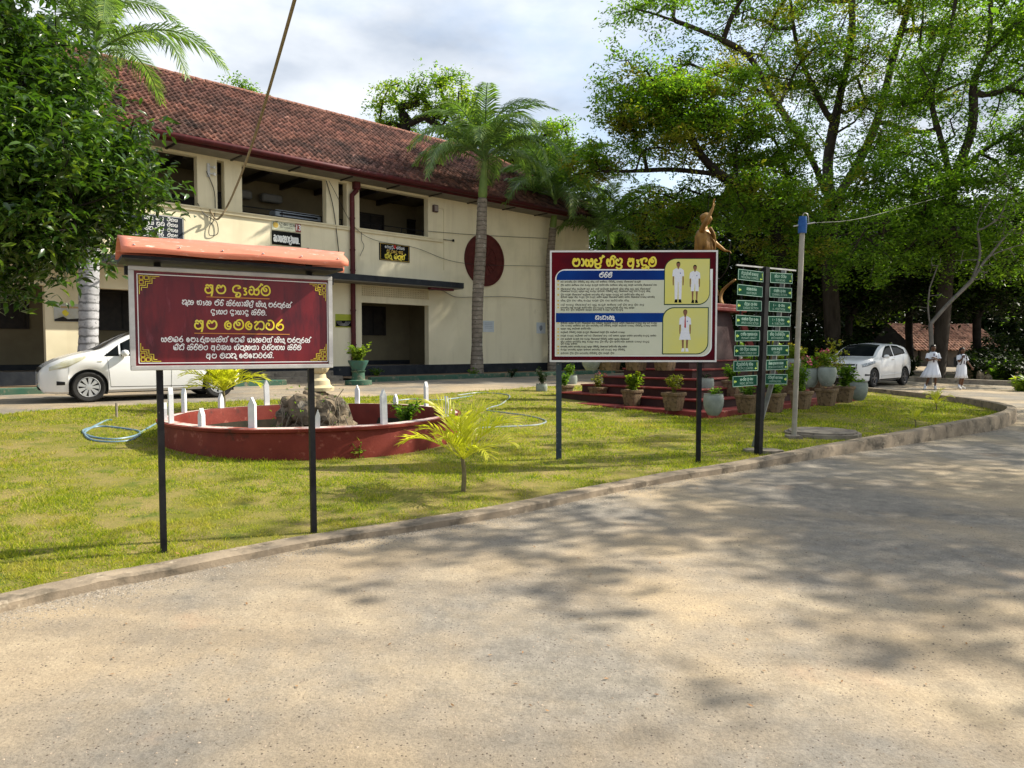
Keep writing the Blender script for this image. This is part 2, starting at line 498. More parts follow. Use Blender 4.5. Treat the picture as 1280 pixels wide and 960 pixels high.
# ================================================================== MATERIALS
def road_material():
    m, t, b = newmat('sandy_road'); l = t.links.new
    co = N(t, 'ShaderNodeTexCoord'); vec = co.outputs['Object']
    def noise(s, d=6, r=.6):
        n = N(t, 'ShaderNodeTexNoise', Scale=s, Detail=d, Roughness=r); l(vec, n.inputs['Vector']); return n.outputs['Fac']
    def ramp(src, stops):
        r = N(t, 'ShaderNodeValToRGB'); e = r.color_ramp.elements
        e[0].position, e[0].color = stops[0][0], (*stops[0][1], 1)
        e[1].position, e[1].color = stops[-1][0], (*stops[-1][1], 1)
        for p, c in stops[1:-1]:
            x = e.new(p); x.color = (*c, 1)
        l(src, r.inputs['Fac']); return r.outputs['Color']
    def mix(f, a, c, bt='MIX'):
        q = N(t, 'ShaderNodeMixRGB', blend_type=bt)
        if isinstance(f, float): q.inputs['Fac'].default_value = f
        else: l(f, q.inputs['Fac'])
        for i, z in ((1, a), (2, c)):
            if isinstance(z, tuple): q.inputs[i].default_value = (*z, 1)
            else: l(z, q.inputs[i])
        return q.outputs['Color']
    W0, B0 = (1, 1, 1), (0, 0, 0)
    sand = ramp(noise(1.4), [(.3, (.49, .375, .235)), (.5, (.40, .315, .21)), (.7, (.54, .43, .285))])
    grey = ramp(noise(9), [(.3, (.195, .175, .145)), (.7, (.31, .275, .225))])
    patch = ramp(noise(.42, 8, .62), [(.41, B0), (.57, W0)])
    c = mix(patch, sand, grey)
    fine = ramp(noise(60, 3, .7), [(.3, (.78, .78, .78)), (.55, (1, 1, 1)), (.75, (1.12, 1.12, 1.12))])
    c = mix(1.0, c, fine, 'MULTIPLY')
    grit = ramp(noise(130, 2, .8), [(.3, (.66, .66, .66)), (.5, (1, 1, 1))])
    c = mix(.8, c, grit, 'MULTIPLY')
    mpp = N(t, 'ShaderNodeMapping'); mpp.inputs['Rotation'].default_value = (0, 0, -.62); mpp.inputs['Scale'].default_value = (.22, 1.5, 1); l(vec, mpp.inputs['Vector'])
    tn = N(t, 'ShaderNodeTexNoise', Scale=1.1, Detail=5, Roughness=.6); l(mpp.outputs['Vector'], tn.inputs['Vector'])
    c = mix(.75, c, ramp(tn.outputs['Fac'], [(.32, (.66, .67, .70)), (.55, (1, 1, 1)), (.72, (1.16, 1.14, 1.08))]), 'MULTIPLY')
    red = ramp(noise(.9, 5), [(.62, B0), (.75, (.5, .5, .5))])
    c = mix(red, c, (.44, .28, .17))
    vo = N(t, 'ShaderNodeTexVoronoi', Scale=38.0); l(vec, vo.inputs['Vector'])
    sp = ramp(vo.outputs['Distance'], [(.13, W0), (.19, B0)])
    spn = ramp(noise(9, 5, .75), [(.42, B0), (.54, W0)])
    c = mix(mix(1.0, sp, spn, 'MULTIPLY'), c, (.07, .05, .04))
    l(c, b.inputs['Base Color'])
    b.inputs['Roughness'].default_value = .93
    b.inputs['Specular IOR Level'].default_value = .2
    h = N(t, 'ShaderNodeMath', operation='ADD'); l(noise(45, 6, .75), h.inputs[0]); l(noise(7, 4), h.inputs[1])
    bp = N(t, 'ShaderNodeBump', Strength=.5, Distance=.018); l(h.outputs[0], bp.inputs['Height']); l(bp.outputs['Normal'], b.inputs['Normal'])
    return m
M = {}
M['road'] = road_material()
M['turf'] = mat('turf', (.17, .17, .03), (.28, .22, .08), 1.6, .95, .7, 50, spots=[((.30, .22, .11), 7, .60, .75), ((.09, .13, .02), 3, .55, .7)], spec=.1, dist=.03)
M['blade'] = leafmat('grass_blade', (.06, .13, .006), (.36, .37, .022), (.52, .44, .07), .40, .6, .2, patch=((.44, .34, .09), 1.1))
M['kerb'] = mat('kerb_concrete', (.34, .27, .19), (.20, .16, .115), 3, .92, .55, 40, spots=[((.07, .06, .045), 4, .50, .70), ((.44, .37, .27), 13, .6, .72)], spec=.2)
M['concrete'] = mat('old_concrete', (.30, .26, .20), (.18, .15, .12), 4, .93, .5, 35, spots=((.08, .07, .055), 7, .56, .72), spec=.2)
M['cream'] = mat('cream_wall', (.82, .74, .53), (.77, .69, .48), .7, .85, .12, 30, streak=(.58, .50, .34), spots=[((.52, .43, .27), 1.7, .66, .9), ((.60, .55, .38), .35, .5, .8)], spec=.25)
M['cream_trim'] = mat('cream_trim', (.74, .66, .45), (.66, .58, .39), 2, .8, .1, 30, spec=.25)
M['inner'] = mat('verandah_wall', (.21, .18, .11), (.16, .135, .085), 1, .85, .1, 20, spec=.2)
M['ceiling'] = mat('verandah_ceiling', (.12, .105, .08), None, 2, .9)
M['navy'] = mat('dark_plinth', (.010, .013, .019), (.025, .029, .034), 3, .6, .2, 25, spots=((.16, .14, .10), 6, .66, .78), spec=.25)
M['black'] = mat('black_metal', (.006, .006, .007), (.014, .014, .015), 12, .5, .15, 60, spots=((.12, .10, .08), 22, .72, .78), spec=.18)
M['darkwood'] = mat('dark_door', (.014, .012, .012), (.03, .025, .02), 5, .5)
M['maroon'] = mat('maroon_paint', (.095, .012, .014), (.06, .010, .012), 4, .6, .2, 20, spots=((.16, .07, .06), 7, .6, .8), spec=.3)
M['discred'] = mat('oxide_red_disc', (.10, .018, .014), (.07, .012, .01), 6, .7, .3, 25)
M['oxide'] = mat('red_oxide_paint', (.13, .016, .010), (.19, .030, .018), 2.2, .62, .35, 22, spots=[((.40, .14, .10), 6, .60, .8), ((.07, .02, .014), 4, .60, .74)])
M['stepred'] = mat('step_red_paint', (.15, .020, .018), (.22, .036, .028), 2.5, .6, .3, 18, spots=[((.45, .28, .20), 5, .63, .78)])
M['riser'] = mat('step_riser_paint', (.030, .012, .012), (.05, .018, .016), 3, .6, .3, 18)
M['picket'] = mat('white_picket_paint', (.70, .70, .69), (.55, .56, .57), 6, .6, .15, 30, spots=[((.30, .28, .24), 9, .60, .75), ((.35, .16, .12), 5, .66, .8)])
M['greenkerb'] = mat('green_kerb_paint', (.030, .10, .065), (.07, .12, .08), 3, .75, .4, 20, spots=((.24, .20, .14), 5, .55, .7))
M['soil'] = mat('bare_soil', (.25, .17, .10), (.16, .11, .065), 3, .95, .6, 25)
M['tile'] = mat('clay_tile', (.22, .095, .065), (.13, .055, .043), 1.1, .85, .35, 14, spots=[((.04, .027, .024), .7, .40, .68), ((.10, .055, .045), 7, .52, .66), ((.48, .26, .20), 3.1, .60, .8)], island=.5, spec=.2)
M['ridge'] = mat('ridge_clay', (.42, .19, .12), (.28, .12, .085), 2, .85, .3, 14, spots=((.09, .06, .05), 3, .5, .7), spec=.2)
M['soffit'] = mat('soffit_board', (.24, .22, .18), (.18, .165, .14), 3, .8)
M['alu'] = mat('aluminium_frame', (.55, .54, .51), (.42, .41, .39), 8, .42, .1, 40, metal=.35)
M['salmon'] = mat('salmon_sheet', (.62, .215, .135), (.55, .17, .10), 3, .5, .25, 12, spots=[((.80, .55, .45), 9, .60, .70), ((.25, .09, .06), 16, .68, .76)], stretch=(1, 3, 3))
M['board'] = mat('maroon_vinyl', (.115, .010, .016), (.17, .015, .020), 2.6, .3, .06, 5, coat=.12, spots=[((.045, .010, .016), 2.0, .5, .72), ((.22, .045, .06), 6, .60, .85)], stretch=(3, 1, .8))
M['board2'] = mat('maroon_print', (.040, .002, .008), (.11, .002, .006), 1.5, .5, spec=.08)
M['blueprint'] = mat('blue_print', (.002, .014, .12), (.003, .06, .30), .6, .5, spec=.08, lo=.3, hi=.7)
M['paper'] = mat('cream_print', (.60, .60, .47), (.52, .54, .40), 1.2, .4)
M['yellowprint'] = mat('yellow_print', (.66, .60, .12), (.60, .58, .20), 1.5, .4)
M['white'] = mat('white_print', (.80, .80, .78), (.76, .76, .74), 5, .45)
M['yellow'] = mat('yellow_letter', (.78, .60, .03), (.72, .66, .10), 8, .4)
M['ink'] = mat('black_print', (.008, .008, .008), None, 5, .6, spec=.05)
M['gold'] = mat('gold_print', (.62, .42, .10), (.55, .38, .06), 8, .4)
M['signgreen'] = mat('sign_green', (.002, .055, .03), (.003, .045, .025), 8, .6, spec=.06)
M['signborder'] = mat('pale_green_border', (.38, .55, .44), None, 8, .5)
M['arrow'] = mat('arrow_yellow_green', (.45, .62, .10), None, 8, .5)
M['skinprint'] = mat('printed_skin', (.24, .11, .06), None, 8, .5)
M['redprint'] = mat('red_print', (.45, .02, .02), None, 8, .45)
M['whiteprint'] = mat('printed_uniform', (.74, .75, .78), (.66, .67, .72), 40, .5)

# ================================================================== GROUND
RING_C = Vector((-3.0, 10.95)); RING_R = 2.16
HOLE = [(RING_C.x + (RING_R - .09) * math.cos(2 * PI * k / 48), RING_C.y + (RING_R - .09) * math.sin(2 * PI * k / 48)) for k in range(48)]
def inside(poly, X, Yy):
    X = np.asarray(X); Yy = np.asarray(Yy); r = np.zeros(X.shape, bool)
    n = len(poly); j = n - 1
    for i in range(n):
        xi, yi = poly[i]; xj, yj = poly[j]
        if yi != yj:
            r ^= ((yi > Yy) != (yj > Yy)) & (X < (xj - xi) * (Yy - yi) / (yj - yi) + xi)
        j = i
    return r
def sheet(poly, h, name, m, step=1.0, hole=None, cuts=None):
    bm = bmesh.new()
    loops = [poly] + ([hole] if hole else [])
    vv = [bm.verts.new((x, y, 0)) for lp in loops for x, y in lp]
    for t in tessellate_polygon([[Vector((x, y, 0)) for x, y in lp] for lp in loops]):
        try: bm.faces.new([vv[i] for i in t])
        except ValueError: pass
    us = [Vector((x, y, 0)).dot(EU) for x, y in poly]
    u = math.floor(min(us)); 
    if cuts is None:
        cuts = []
        while u < max(us): u += step; cuts.append(u)
    for u in cuts:
        bmesh.ops.bisect_plane(bm, geom=bm.verts[:] + bm.edges[:] + bm.faces[:], plane_co=EU * u, plane_no=EU, dist=1e-5)
    for v in bm.verts: v.co.z = gz(v.co.x, v.co.y) + h
    bmesh.ops.recalc_face_normals(bm, faces=bm.faces)
    for f in bm.faces:
        if f.normal.z < 0: f.normal_flip()
    me = bpy.data.meshes.new(name); bm.to_mesh(me); bm.free(); me.materials.append(m)
    return link(name, me)

big = [VU(v, u) for v, u in ((-300, -300), (500, -300), (500, 400), (-300, 400))]
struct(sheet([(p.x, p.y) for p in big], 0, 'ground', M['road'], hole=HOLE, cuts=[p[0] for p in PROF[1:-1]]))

# kerb: outline of its road side (photo position, height of the kerb)
KERB = [((-330, 840), .063), ((0, 766), .063), ((125, 737), .06), ((210, 721), .06), ((390, 684), .055), ((520, 664), .06), ((640, 644), .068), ((740, 622), .07), ((840, 602), .075), ((920, 590), .09),
        ((1000, 577), .125), ((1070, 565.5), .16), ((1140, 555), .20), ((1200, 545), .24), ((1240, 538.5), .26), ((1262, 532), .27), ((1270, 527), .27), ((1268, 521), .25), ((1248, 513.5), .22), ((1210, 506), .20),
        ((1150, 498), .18), ((1085, 490.5), .16), ((1010, 484), .15), ((940, 480), .14)]
kp = [(G(*p), h) for p, h in KERB]
kpath = smoothpath([Vector((p.x, p.y, h)) for p, h in kp], 5)
KW = .19
def offset_path(path, d):
    res = []
    for i, p in enumerate(path):
        q = path[min(i + 1, len(path) - 1)] - path[max(i - 1, 0)]
        nn = Vector((-q.y, q.x, 0)).normalized()
        res.append(Vector((p.x + nn.x * d, p.y + nn.y * d, p.z)))
    return res
def build_kerb():
    mb = MB()
    inner = offset_path(kpath, KW)
    rnd = random.Random(3)
    dd = 0
    for i, (a, b) in enumerate(zip(kpath, inner)):
        j = rnd.uniform(-.005, .005)
        za, zb = gz(a.x, a.y), gz(b.x, b.y)
        d = (b - a); d.z = 0; d.normalize()
        mb.v += [(a.x, a.y, za - .12), (a.x, a.y, za + a.z * .8 + j), (a.x + d.x * .018, a.y + d.y * .018, za + a.z + j), (b.x - d.x * .012, b.y - d.y * .012, za + a.z + j * .5), (b.x, b.y, za + a.z - .012), (b.x, b.y, zb - .12)]
    for i in range(len(kpath) - 1):
        for k in range(5):
            mb.f.append((i * 6 + k, (i + 1) * 6 + k, (i + 1) * 6 + k + 1, i * 6 + k + 1))
    return struct(mb.build('kerb', M['kerb'], smooth=35, recalc=True))
build_kerb()

LAWN = [(p.x, p.y) for p in offset_path(kpath, KW * .7)]
far_edge = [(905, 481), (760, 482), (700, 483.5), (668, 485), (620, 489), (560, 493), (480, 497), (400, 500), (300, 503.5), (200, 507), (80, 513), (0, 521), (-150, 534), (-420, 560)]
LAWN += [(G(*p).x, G(*p).y) for p in far_edge]
struct(sheet(LAWN, .035, 'lawn', M['turf'], hole=HOLE))
LAWNH = .035
PLAT_C0 = G(885, 526); PA, PB = 7.95, 4.94
def on_platform(X, Yy):
    dx, dy = X - PLAT_C0.x, Yy - PLAT_C0.y
    a = dx * EV.x + dy * EV.y; b = dx * EU.x + dy * EU.y
    return (a > -.05) & (b > -.05) & (a < PA + .05) & (b < PB + .05)
def scatter_lawn(n, near=1.0):
    xs, ys = [], []
    tot = 0
    while tot < n:
        # spacing follows how far away the turf is
        y = 3.2 * (24 / 3.2) ** RNG.random(n * 2)
        x = (RNG.random(n * 2) - .5) * 2 * y * .82
        ok = inside(LAWN, x, y) & (((x - RING_C.x) ** 2 + (y - RING_C.y) ** 2) > (RING_R + .02) ** 2) & ~on_platform(x, y)
        xs.append(x[ok]); ys.append(y[ok]); tot += ok.sum()
    return np.concatenate(xs)[:n], np.concatenate(ys)[:n]
def npz(x, y):
    u = x * EU.x + y * EU.y
    return np.interp(u, [p[0] for p in PROF], [p[1] for p in PROF])
def vnoise(x, y, f, seed):
    g = np.random.default_rng(seed).random((64, 64)); X = x * f + 31.7; Y_ = y * f + 17.3
    i, j = np.floor(X).astype(int), np.floor(Y_).astype(int); a, b = X - i, Y_ - j; a = a * a * (3 - 2 * a); b = b * b * (3 - 2 * b)
    q = lambda p, r: g[p % 64, r % 64]
    return (q(i, j) * (1 - a) + q(i + 1, j) * a) * (1 - b) + (q(i, j + 1) * (1 - a) + q(i + 1, j + 1) * a) * b
def build_grass(n=330000):
    x, y = scatter_lawn(n)
    d = .45 * vnoise(x, y, .9, 1) + .35 * vnoise(x, y, 2.7, 2) + .35 * vnoise(x, y, 8, 3)
    ok = RNG.random(n) < np.clip((d - .30) * 3.6, .10, 1); x, y, d = x[ok], y[ok], d[ok]; n = len(x)
    z = npz(x, y) + LAWNH - .004
    k = np.clip(y / 9, .75, 1.8)
    cl = np.clip((d - .35) * 2.2, 0, 1.3) + .9 * (vnoise(x, y, 14, 5) > .74)
    h = (.010 + .030 * RNG.random(n)) * (.5 + .8 * cl) * np.clip(y / 12, .9, 1.25)
    wd = .0030 * k * (1 + RNG.random(n))
    a = RNG.random(n) * 2 * PI; b = RNG.random(n) * 2 * PI; ln = h * (.3 + 1.0 * RNG.random(n))
    V = np.empty((n, 3, 3))
    V[:, 0] = np.stack([x - np.cos(a) * wd, y - np.sin(a) * wd, z], 1)
    V[:, 1] = np.stack([x + np.cos(a) * wd, y + np.sin(a) * wd, z], 1)
    V[:, 2] = np.stack([x + np.cos(b) * ln, y + np.sin(b) * ln, z + h], 1)
    me = arr_mesh('grass', V.reshape(-1, 3), np.arange(n * 3).reshape(-1, 3), M['blade'])
    o = link('grass', me, kind='stuff'); tag(o, 'short patchy lawn grass inside the concrete kerb', 'grass')
build_grass()
def build_bits():
    # loose grit and fallen leaves on the road
    n = 7000
    y = 2.3 * (16 / 2.3) ** RNG.random(n * 3); x = (RNG.random(n * 3) - .5) * 2 * y * .8
    ok = ~inside([(p.x, p.y) for p in kpath] + [(G(*q).x, G(*q).y) for q in far_edge], x, y)
    x, y = x[ok][:n], y[ok][:n]; n = len(x); z = npz(x, y)
    s = .0022 + .006 * RNG.random(n) ** 3
    oct_ = np.array([[1, 0, 0], [-.5, .8, 0], [-.5, -.8, 0], [0, 0, .7]])
    th = RNG.random(n) * 2 * PI
    c, sn = np.cos(th), np.sin(th)
    V = np.empty((n, 4, 3))
    for i, q in enumerate(oct_):
        V[:, i, 0] = x + s * (q[0] * c - q[1] * sn) * (1 + .5 * RNG.random(n)); V[:, i, 1] = y + s * (q[0] * sn + q[1] * c); V[:, i, 2] = z + s * q[2] * 1.1
    F = (np.arange(n)[:, None, None] * 4 + np.array([[0, 1, 3], [1, 2, 3], [2, 0, 3]])[None]).reshape(-1, 3)
    g = mat('road_grit', (.10, .08, .06), (.40, .32, .24), 300, .9, island=.6)
    tag(link('grit', arr_mesh('grit', V.reshape(-1, 3), F, g), kind='stuff'), 'loose gravel chips scattered over the sandy road', 'gravel')
    # washed grit lying against the road side of the kerb
    P0 = np.array([(p.x, p.y) for p in kpath[:75]]); n = 9000
    i = RNG.integers(0, len(P0) - 1, n); f = RNG.random(n)[:, None]; q = P0[i] * (1 - f) + P0[i + 1] * f; dd = P0[i + 1] - P0[i]; dd /= np.linalg.norm(dd, axis=1)[:, None]
    off = np.abs(RNG.normal(size=n))[:, None] * (.05 + .16 * RNG.random(n)[:, None]) + .004; q = q + np.stack([dd[:, 1], -dd[:, 0]], 1) * off
    x, y = q[:, 0], q[:, 1]; z = npz(x, y); s = .003 + .007 * RNG.random(n) ** 2; th = RNG.random(n) * 2 * PI; c, sn = np.cos(th), np.sin(th); V = np.empty((n, 4, 3))
    for k, q_ in enumerate(oct_): V[:, k, 0] = x + s * (q_[0] * c - q_[1] * sn); V[:, k, 1] = y + s * (q_[0] * sn + q_[1] * c); V[:, k, 2] = z + s * q_[2]
    F = (np.arange(n)[:, None, None] * 4 + np.array([[0, 1, 3], [1, 2, 3], [2, 0, 3]])[None]).reshape(-1, 3)
    tag(link('gravel', arr_mesh('gravel', V.reshape(-1, 3), F, mat('kerb_gravel', (.20, .17, .13), (.34, .30, .25), 300, .9, island=.5)), kind='stuff'), 'pale gravel washed up along the foot of the kerb', 'gravel')
    n = 330
    y = 3 * (20 / 3) ** RNG.random(n); x = (RNG.random(n) - .5) * 2 * y * .78
    onl = inside(LAWN, x, y); bad = on_platform(x, y) | (((x - RING_C.x) ** 2 + (y - RING_C.y) ** 2) < (RING_R + .1) ** 2)
    x, y, onl = x[~bad], y[~bad], onl[~bad]; n = len(x)
    z = npz(x, y) + np.where(onl, LAWNH + .02, .004)
    s = np.where(onl, .012 + .02 * RNG.random(n), .006 + .012 * RNG.random(n)); th = RNG.random(n) * 2 * PI; V = np.empty((n, 4, 3))
    for i, (p, q, r) in enumerate([(-1, 0, 0), (0, -.4, .15), (1, 0, .3), (0, .4, .1)]):
        V[:, i, 0] = x + s * (p * np.cos(th) - q * np.sin(th)); V[:, i, 1] = y + s * (p * np.sin(th) + q * np.cos(th)); V[:, i, 2] = z + s * r + .002
    lm = mat('fallen_leaf', (.16, .07, .03), (.30, .17, .07), 40, .8, island=.5)
    tag(link('fallen_leaves', arr_mesh('fallen_leaves', V.reshape(-1, 3), np.arange(n * 4).reshape(-1, 4), lm), kind='stuff'), 'dry brown leaves fallen on lawn and road', 'leaves')
build_bits()

# ================================================================== SCHOOL BUILDING
ZB = .62
def BP(v, y, z): return Vector((v, y, z - ZB))
school = thing('school_building', 'long two-storey cream school building with red clay tile roof and open verandahs', 'building', EU * WALL_U + Vector((0, 0, ZB)), ANG)
V0 = -3.0; V1 = 26.2
def bb(mb, v0, v1, y0, y1, z0, z1): return mb.span((v0, y0, z0 - ZB), (v1, y1, z1 - ZB))
def cell_wall(mb, xs, zs, solid, y0, y1):
    for i in range(len(xs) - 1):
        j = 0
        while j < len(zs) - 1:
            if solid(i, j):
                k = j
                while k + 1 < len(zs) - 1 and solid(i, k + 1): k += 1
                bb(mb, xs[i], xs[i + 1], y0, y1, zs[j], zs[k + 1]); j = k + 1
            else: j += 1
def build_walls():
    mb = MB(); T = .26
    # ground floor: piers and lintels
    low_open = [(V0 + .4, 4.2), (5.42, 8.5), (9.3, 12.4), (13.82, 16.78)]
    xs = sorted(set([V0, V1] + [a for o in low_open for a in o]))
    for a, b in zip(xs, xs[1:]):
        op = any(o[0] <= a and b <= o[1] for o in low_open)
        if not op: bb(mb, a, b, 0, T, 1.06, 3.96)
        elif a == 13.82: bb(mb, a, b, 0, T, 3.33, 3.56); bb(mb, a, b, 0, T, 3.925, 3.96)
        else: bb(mb, a, b, 0, T, 3.34, 3.96)
    # floor band and parapet, then upper piers
    bb(mb, V0, V1, 0, T, 3.96, 5.93)
    up_open = [(V0 + .5, .6), (1.2, 3.5), (3.95, 4.2), (4.75, 8.2), (8.79, 9.02), (9.56, 12.48), (12.95, 13.27), (13.77, 16.78)]
    xs = sorted(set([V0, V1] + [a for o in up_open for a in o]))
    for a, b in zip(xs, xs[1:]):
        if any(o[0] <= a and b <= o[1] for o in up_open): bb(mb, a, b, 0, T, 7.42, 7.62)
        else: bb(mb, a, b, 0, T, 5.93, 7.62)
    w1 = mb.build('front_wall', M['cream'], school)
    mb = MB()
    # end wall and back wall
    bb(mb, V1 - T, V1, T, 7.4, 1.06, 7.62); bb(mb, V0, V1, 7.4, 7.66, .6, 7.62); bb(mb, V0, V0 + T, T, 7.4, 1.06, 7.62)
    mb.build('end_wall', M['cream'], school)
    mb = MB()
    bb(mb, V0 + T, V1 - T, 2.4, 2.6, 1.06, 3.96); bb(mb, V0 + T, V1 - T, 2.4, 2.6, 4.12, 7.62)
    bb(mb, 17.6, 17.75, T, 2.4, 1.06, 3.96); bb(mb, 17.9, 18.05, T, 2.4, 4.12, 7.62); bb(mb, 9.0, 9.12, T, 2.4, 1.06, 3.96)
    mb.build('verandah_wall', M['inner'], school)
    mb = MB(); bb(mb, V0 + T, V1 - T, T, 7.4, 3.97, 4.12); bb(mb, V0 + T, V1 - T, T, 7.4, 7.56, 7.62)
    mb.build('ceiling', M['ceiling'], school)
    mb = MB(); bb(mb, V0, V1, T + .01, 7.4, .6, 1.055)
    mb.build('floor', M['concrete'], school)
    for a, b in ((V0 + .3, 8.98), (9.14, 17.58)):
        mb = MB(); bb(mb, a, b, 2.385, 2.4, 1.06, 1.22); mb.build('dado', M['navy'], school)
    mb = MB(); bb(mb, V0, V1 + .02, -.045, .0, .5, 1.07)
    mb.build('plinth', M['navy'], school)
    # cornice under the upper openings and joint line
    mb = MB(); bb(mb, V0, 17.46, -.06, -.001, 5.80, 5.93); bb(mb, V0, 16.9, -.085, -.06, 5.885, 5.93)
    mb.build('cornice', M['cream_trim'], school)
    mb = MB(); bb(mb, 1.5, 17.71, -1.0, -.002, 3.985, 4.19)
    mb.build('canopy', M['navy'], school)
    mb = MB(); bb(mb, 1.52, 17.69, -.97, -.003, 3.955, 3.983)
    mb.build('canopy_soffit', M['soffit'], school)
    mb = MB(); bb(mb, 16.2, 17.3, -.9, -.72, 3.87, 3.95); mb.build('canopy_bracket', M['maroon'], school)
build_walls()
def wv(px, py, y): return W(px, py, WALL_U + y)
def recess_panel(name, a, b, y, m, z0, z1):
    mb = MB(); bb(mb, a, b, y - .03, y, z0, z1); return mb.build(name, m, school)
# dark doors and windows seen on the verandah's back wall
def back_opening(kind, px0, px1, z0, z1, shut=None):
    a = wv(px0, 420, 2.36)[0]; b = wv(px1, 420, 2.36)[0]
    o = recess_panel(kind, a, b, 2.398, M['darkwood'], z0, z1)
    mb = MB()
    for q in (a, b): bb(mb, q - .04, q + .04, 2.33, 2.398, z0, z1)
    bb(mb, a - .04, b + .04, 2.33, 2.398, z1, z1 + .07)
    if kind == 'window': bb(mb, a - .04, b + .04, 2.33, 2.398, z0 - .06, z0)
    link('frame', mb.mesh('frame', M['darkwood']), o)
    mb = MB()
    if b - a > .7:
        n = max(2, int((b - a) / .5))
        for i in range(1, n):
            x = a + (b - a) * i / n; bb(mb, x - .02, x + .02, 2.35, 2.367, z0, z1)
        link('mullion', mb.mesh('mullion', M['black']), o)
back_opening('window', -40, 35, 2.3, 3.4)
back_opening('window', 121, 185, 2.3, 3.4)
back_opening('window', 300, 350, 2.3, 3.4)
back_opening('window', 452, 481, 2.28, 3.3)
back_opening('door', 514, 529, 1.08, 3.2)
back_opening('door', 200, 260, 1.08, 3.2)
back_opening('door', 449, 480, 4.2, 6.95)
back_opening('door', 511, 526, 4.2, 6.95)
back_opening('window', 196, 246, 5.1, 6.6)
back_opening('door', 272, 290, 4.2, 6.9)
# lattice of little square holes above the doorway
def build_lattice():
    mb = MB(); a, b, z0, z1 = 13.84, 16.76, 3.565, 3.92
    nx, nz_ = 38, 5
    for i in range(nx + 1):
        x = a + (b - a) * i / nx; bb(mb, x - .022, x + .022, .03, .10, z0, z1)
    for j in range(nz_ + 1):
        z = z0 + (z1 - z0) * j / nz_; bb(mb, a, b, .034, .096, max(z - .018, z0), min(z + .018, z1))
    mb.build('lattice_vent', M['cream_trim'], school)
    mb = MB(); bb(mb, a, b, .2, .22, z0, z1); mb.build('vent_backing', M['ceiling'], school)
build_lattice()
# railings behind the upper openings
def rail(a, b):
    mb = MB()
    for z in (6.02, 6.2): mb.tube([BP(a, .3, z), BP(b, .3, z)], .02, 6)
    n = max(1, int((b - a) / 1.0))
    for i in range(n + 1):
        x = a + .04 + (b - a - .08) * i / n; mb.tube([BP(x, .3, 5.93), BP(x, .3, 6.2)], .018, 6)
    mb.build('railing', M['black'], school)
for a, b in ((1.2, 3.5), (4.75, 8.2), (9.56, 12.48), (13.77, 16.78), (8.79, 9.02), (12.95, 13.27)): rail(a, b)
# beams hanging under the verandah roof
for i in range(9):
    v = 5.2 + i * 1.35
    mb = MB(); bb(mb, v, v + .1, .27, 2.38, 7.36, 7.55); mb.build('beam', M['darkwood'], school)
# white air-conditioning case and ducts inside the middle opening
mb = MB(); a, b = wv(341, 270, .9)[0], wv(398, 270, .9)[0]
mb.box(((a + b) / 2, .95, 6.12 - ZB), (b - a, .5, .42), 0, .04)
ac = mb.build('case', mat('pale_blue_case', (.42, .47, .52), (.32, .36, .40), 4, .4))
acr = thing('storage_case', 'pale blue-grey case lying behind the rail of the middle upper opening', 'case', school.location, ANG)
ac.parent = acr
mb = MB(); mb.box(((a + b) / 2, .69, 6.2 - ZB), (b - a - .3, .03, .06)); mb.build('handle_strip', M['black'], acr)
for vv in (10.4, 11.5):
    mb = MB(); mb.box((vv, 2.1, 6.95 - ZB), (.75, .3, .28), 0, .05); q = mb.build('wall_air_conditioner', mat('dusty_plastic', (.20, .20, .19), None, 3, .5)); q.parent = None
    q.location = school.location; q.rotation_euler = (0, 0, ANG)
    tag(q, 'grey wall air conditioner high in the middle upper verandah, %s one' % ('left' if vv < 11 else 'right'), 'air conditioner', 'air conditioners in the upper verandah')
# downpipe, hopper, gutter
mb = MB(); mb.box((13.6, -.1, 7.42 - ZB), (.24, .2, .36), 0, .02)
mb.tube([BP(13.6, -.1, 7.3), BP(13.6, -.1, 7.2), BP(13.42, -.1, 7.02), BP(13.42, -.1, 6.8), BP(13.42, -.1, 4.3)], .085, 10)
mb.tube([BP(13.42, -.1, 4.0 + .2), BP(13.42, -.1, .75)], .085, 10)
for z in (6.2, 5.1, 4.4, 3.0, 1.8): mb.lathe([(.1, 0), (.1, .05)], 10, (13.42, -.1, z - ZB))
mb.build('downpipe', M['maroon'], school, smooth=True)
EAVE_Y, RID_Y = -.85, 3.75; EZ, RZ = 7.72, 11.0; HIPV = 27.3; RIDV = 22.6
def gutter():
    mb = MB(); n = 8; r = .12
    path = [(V0 - .5, EAVE_Y - .1), (HIPV + .1, EAVE_Y - .1)]
    prof = [(-.10, .05), (-.10, -.02), (-.08, -.075), (-.03, -.10), (.03, -.10), (.07, -.075), (.09, -.02), (.09, .04)]
    for v in (V0 - .5, HIPV + .1):
        for y, z in prof: mb.v.append((v, EAVE_Y - .1 + y, EZ - .07 + z - ZB))
    for i in range(7): mb.f.append((i, i + 1, 9 + i, 8 + i))
    o = mb.build('gutter', M['maroon'], school, smooth=True)
    md = o.modifiers.new('thickness', 'SOLIDIFY'); md.thickness = .008
    mb = MB(); bb(mb, V0 - .5, HIPV - .1, EAVE_Y + .05, EAVE_Y + .075, EZ - .22, EZ - .02); mb.build('fascia', M['maroon'], school)
    mb = MB(); bb(mb, V0 - .4, HIPV - .2, EAVE_Y + .08, -.005, EZ - .225, EZ - .20); mb.build('soffit', M['soffit'], school)
    for i in range(16):
        v = V0 + .8 + i * 1.9
        mb = MB(); bb(mb, v, v + .06, EAVE_Y + .08, -.01, EZ - .262, EZ - .228); mb.build('rafter', M['darkwood'], school)
gutter()
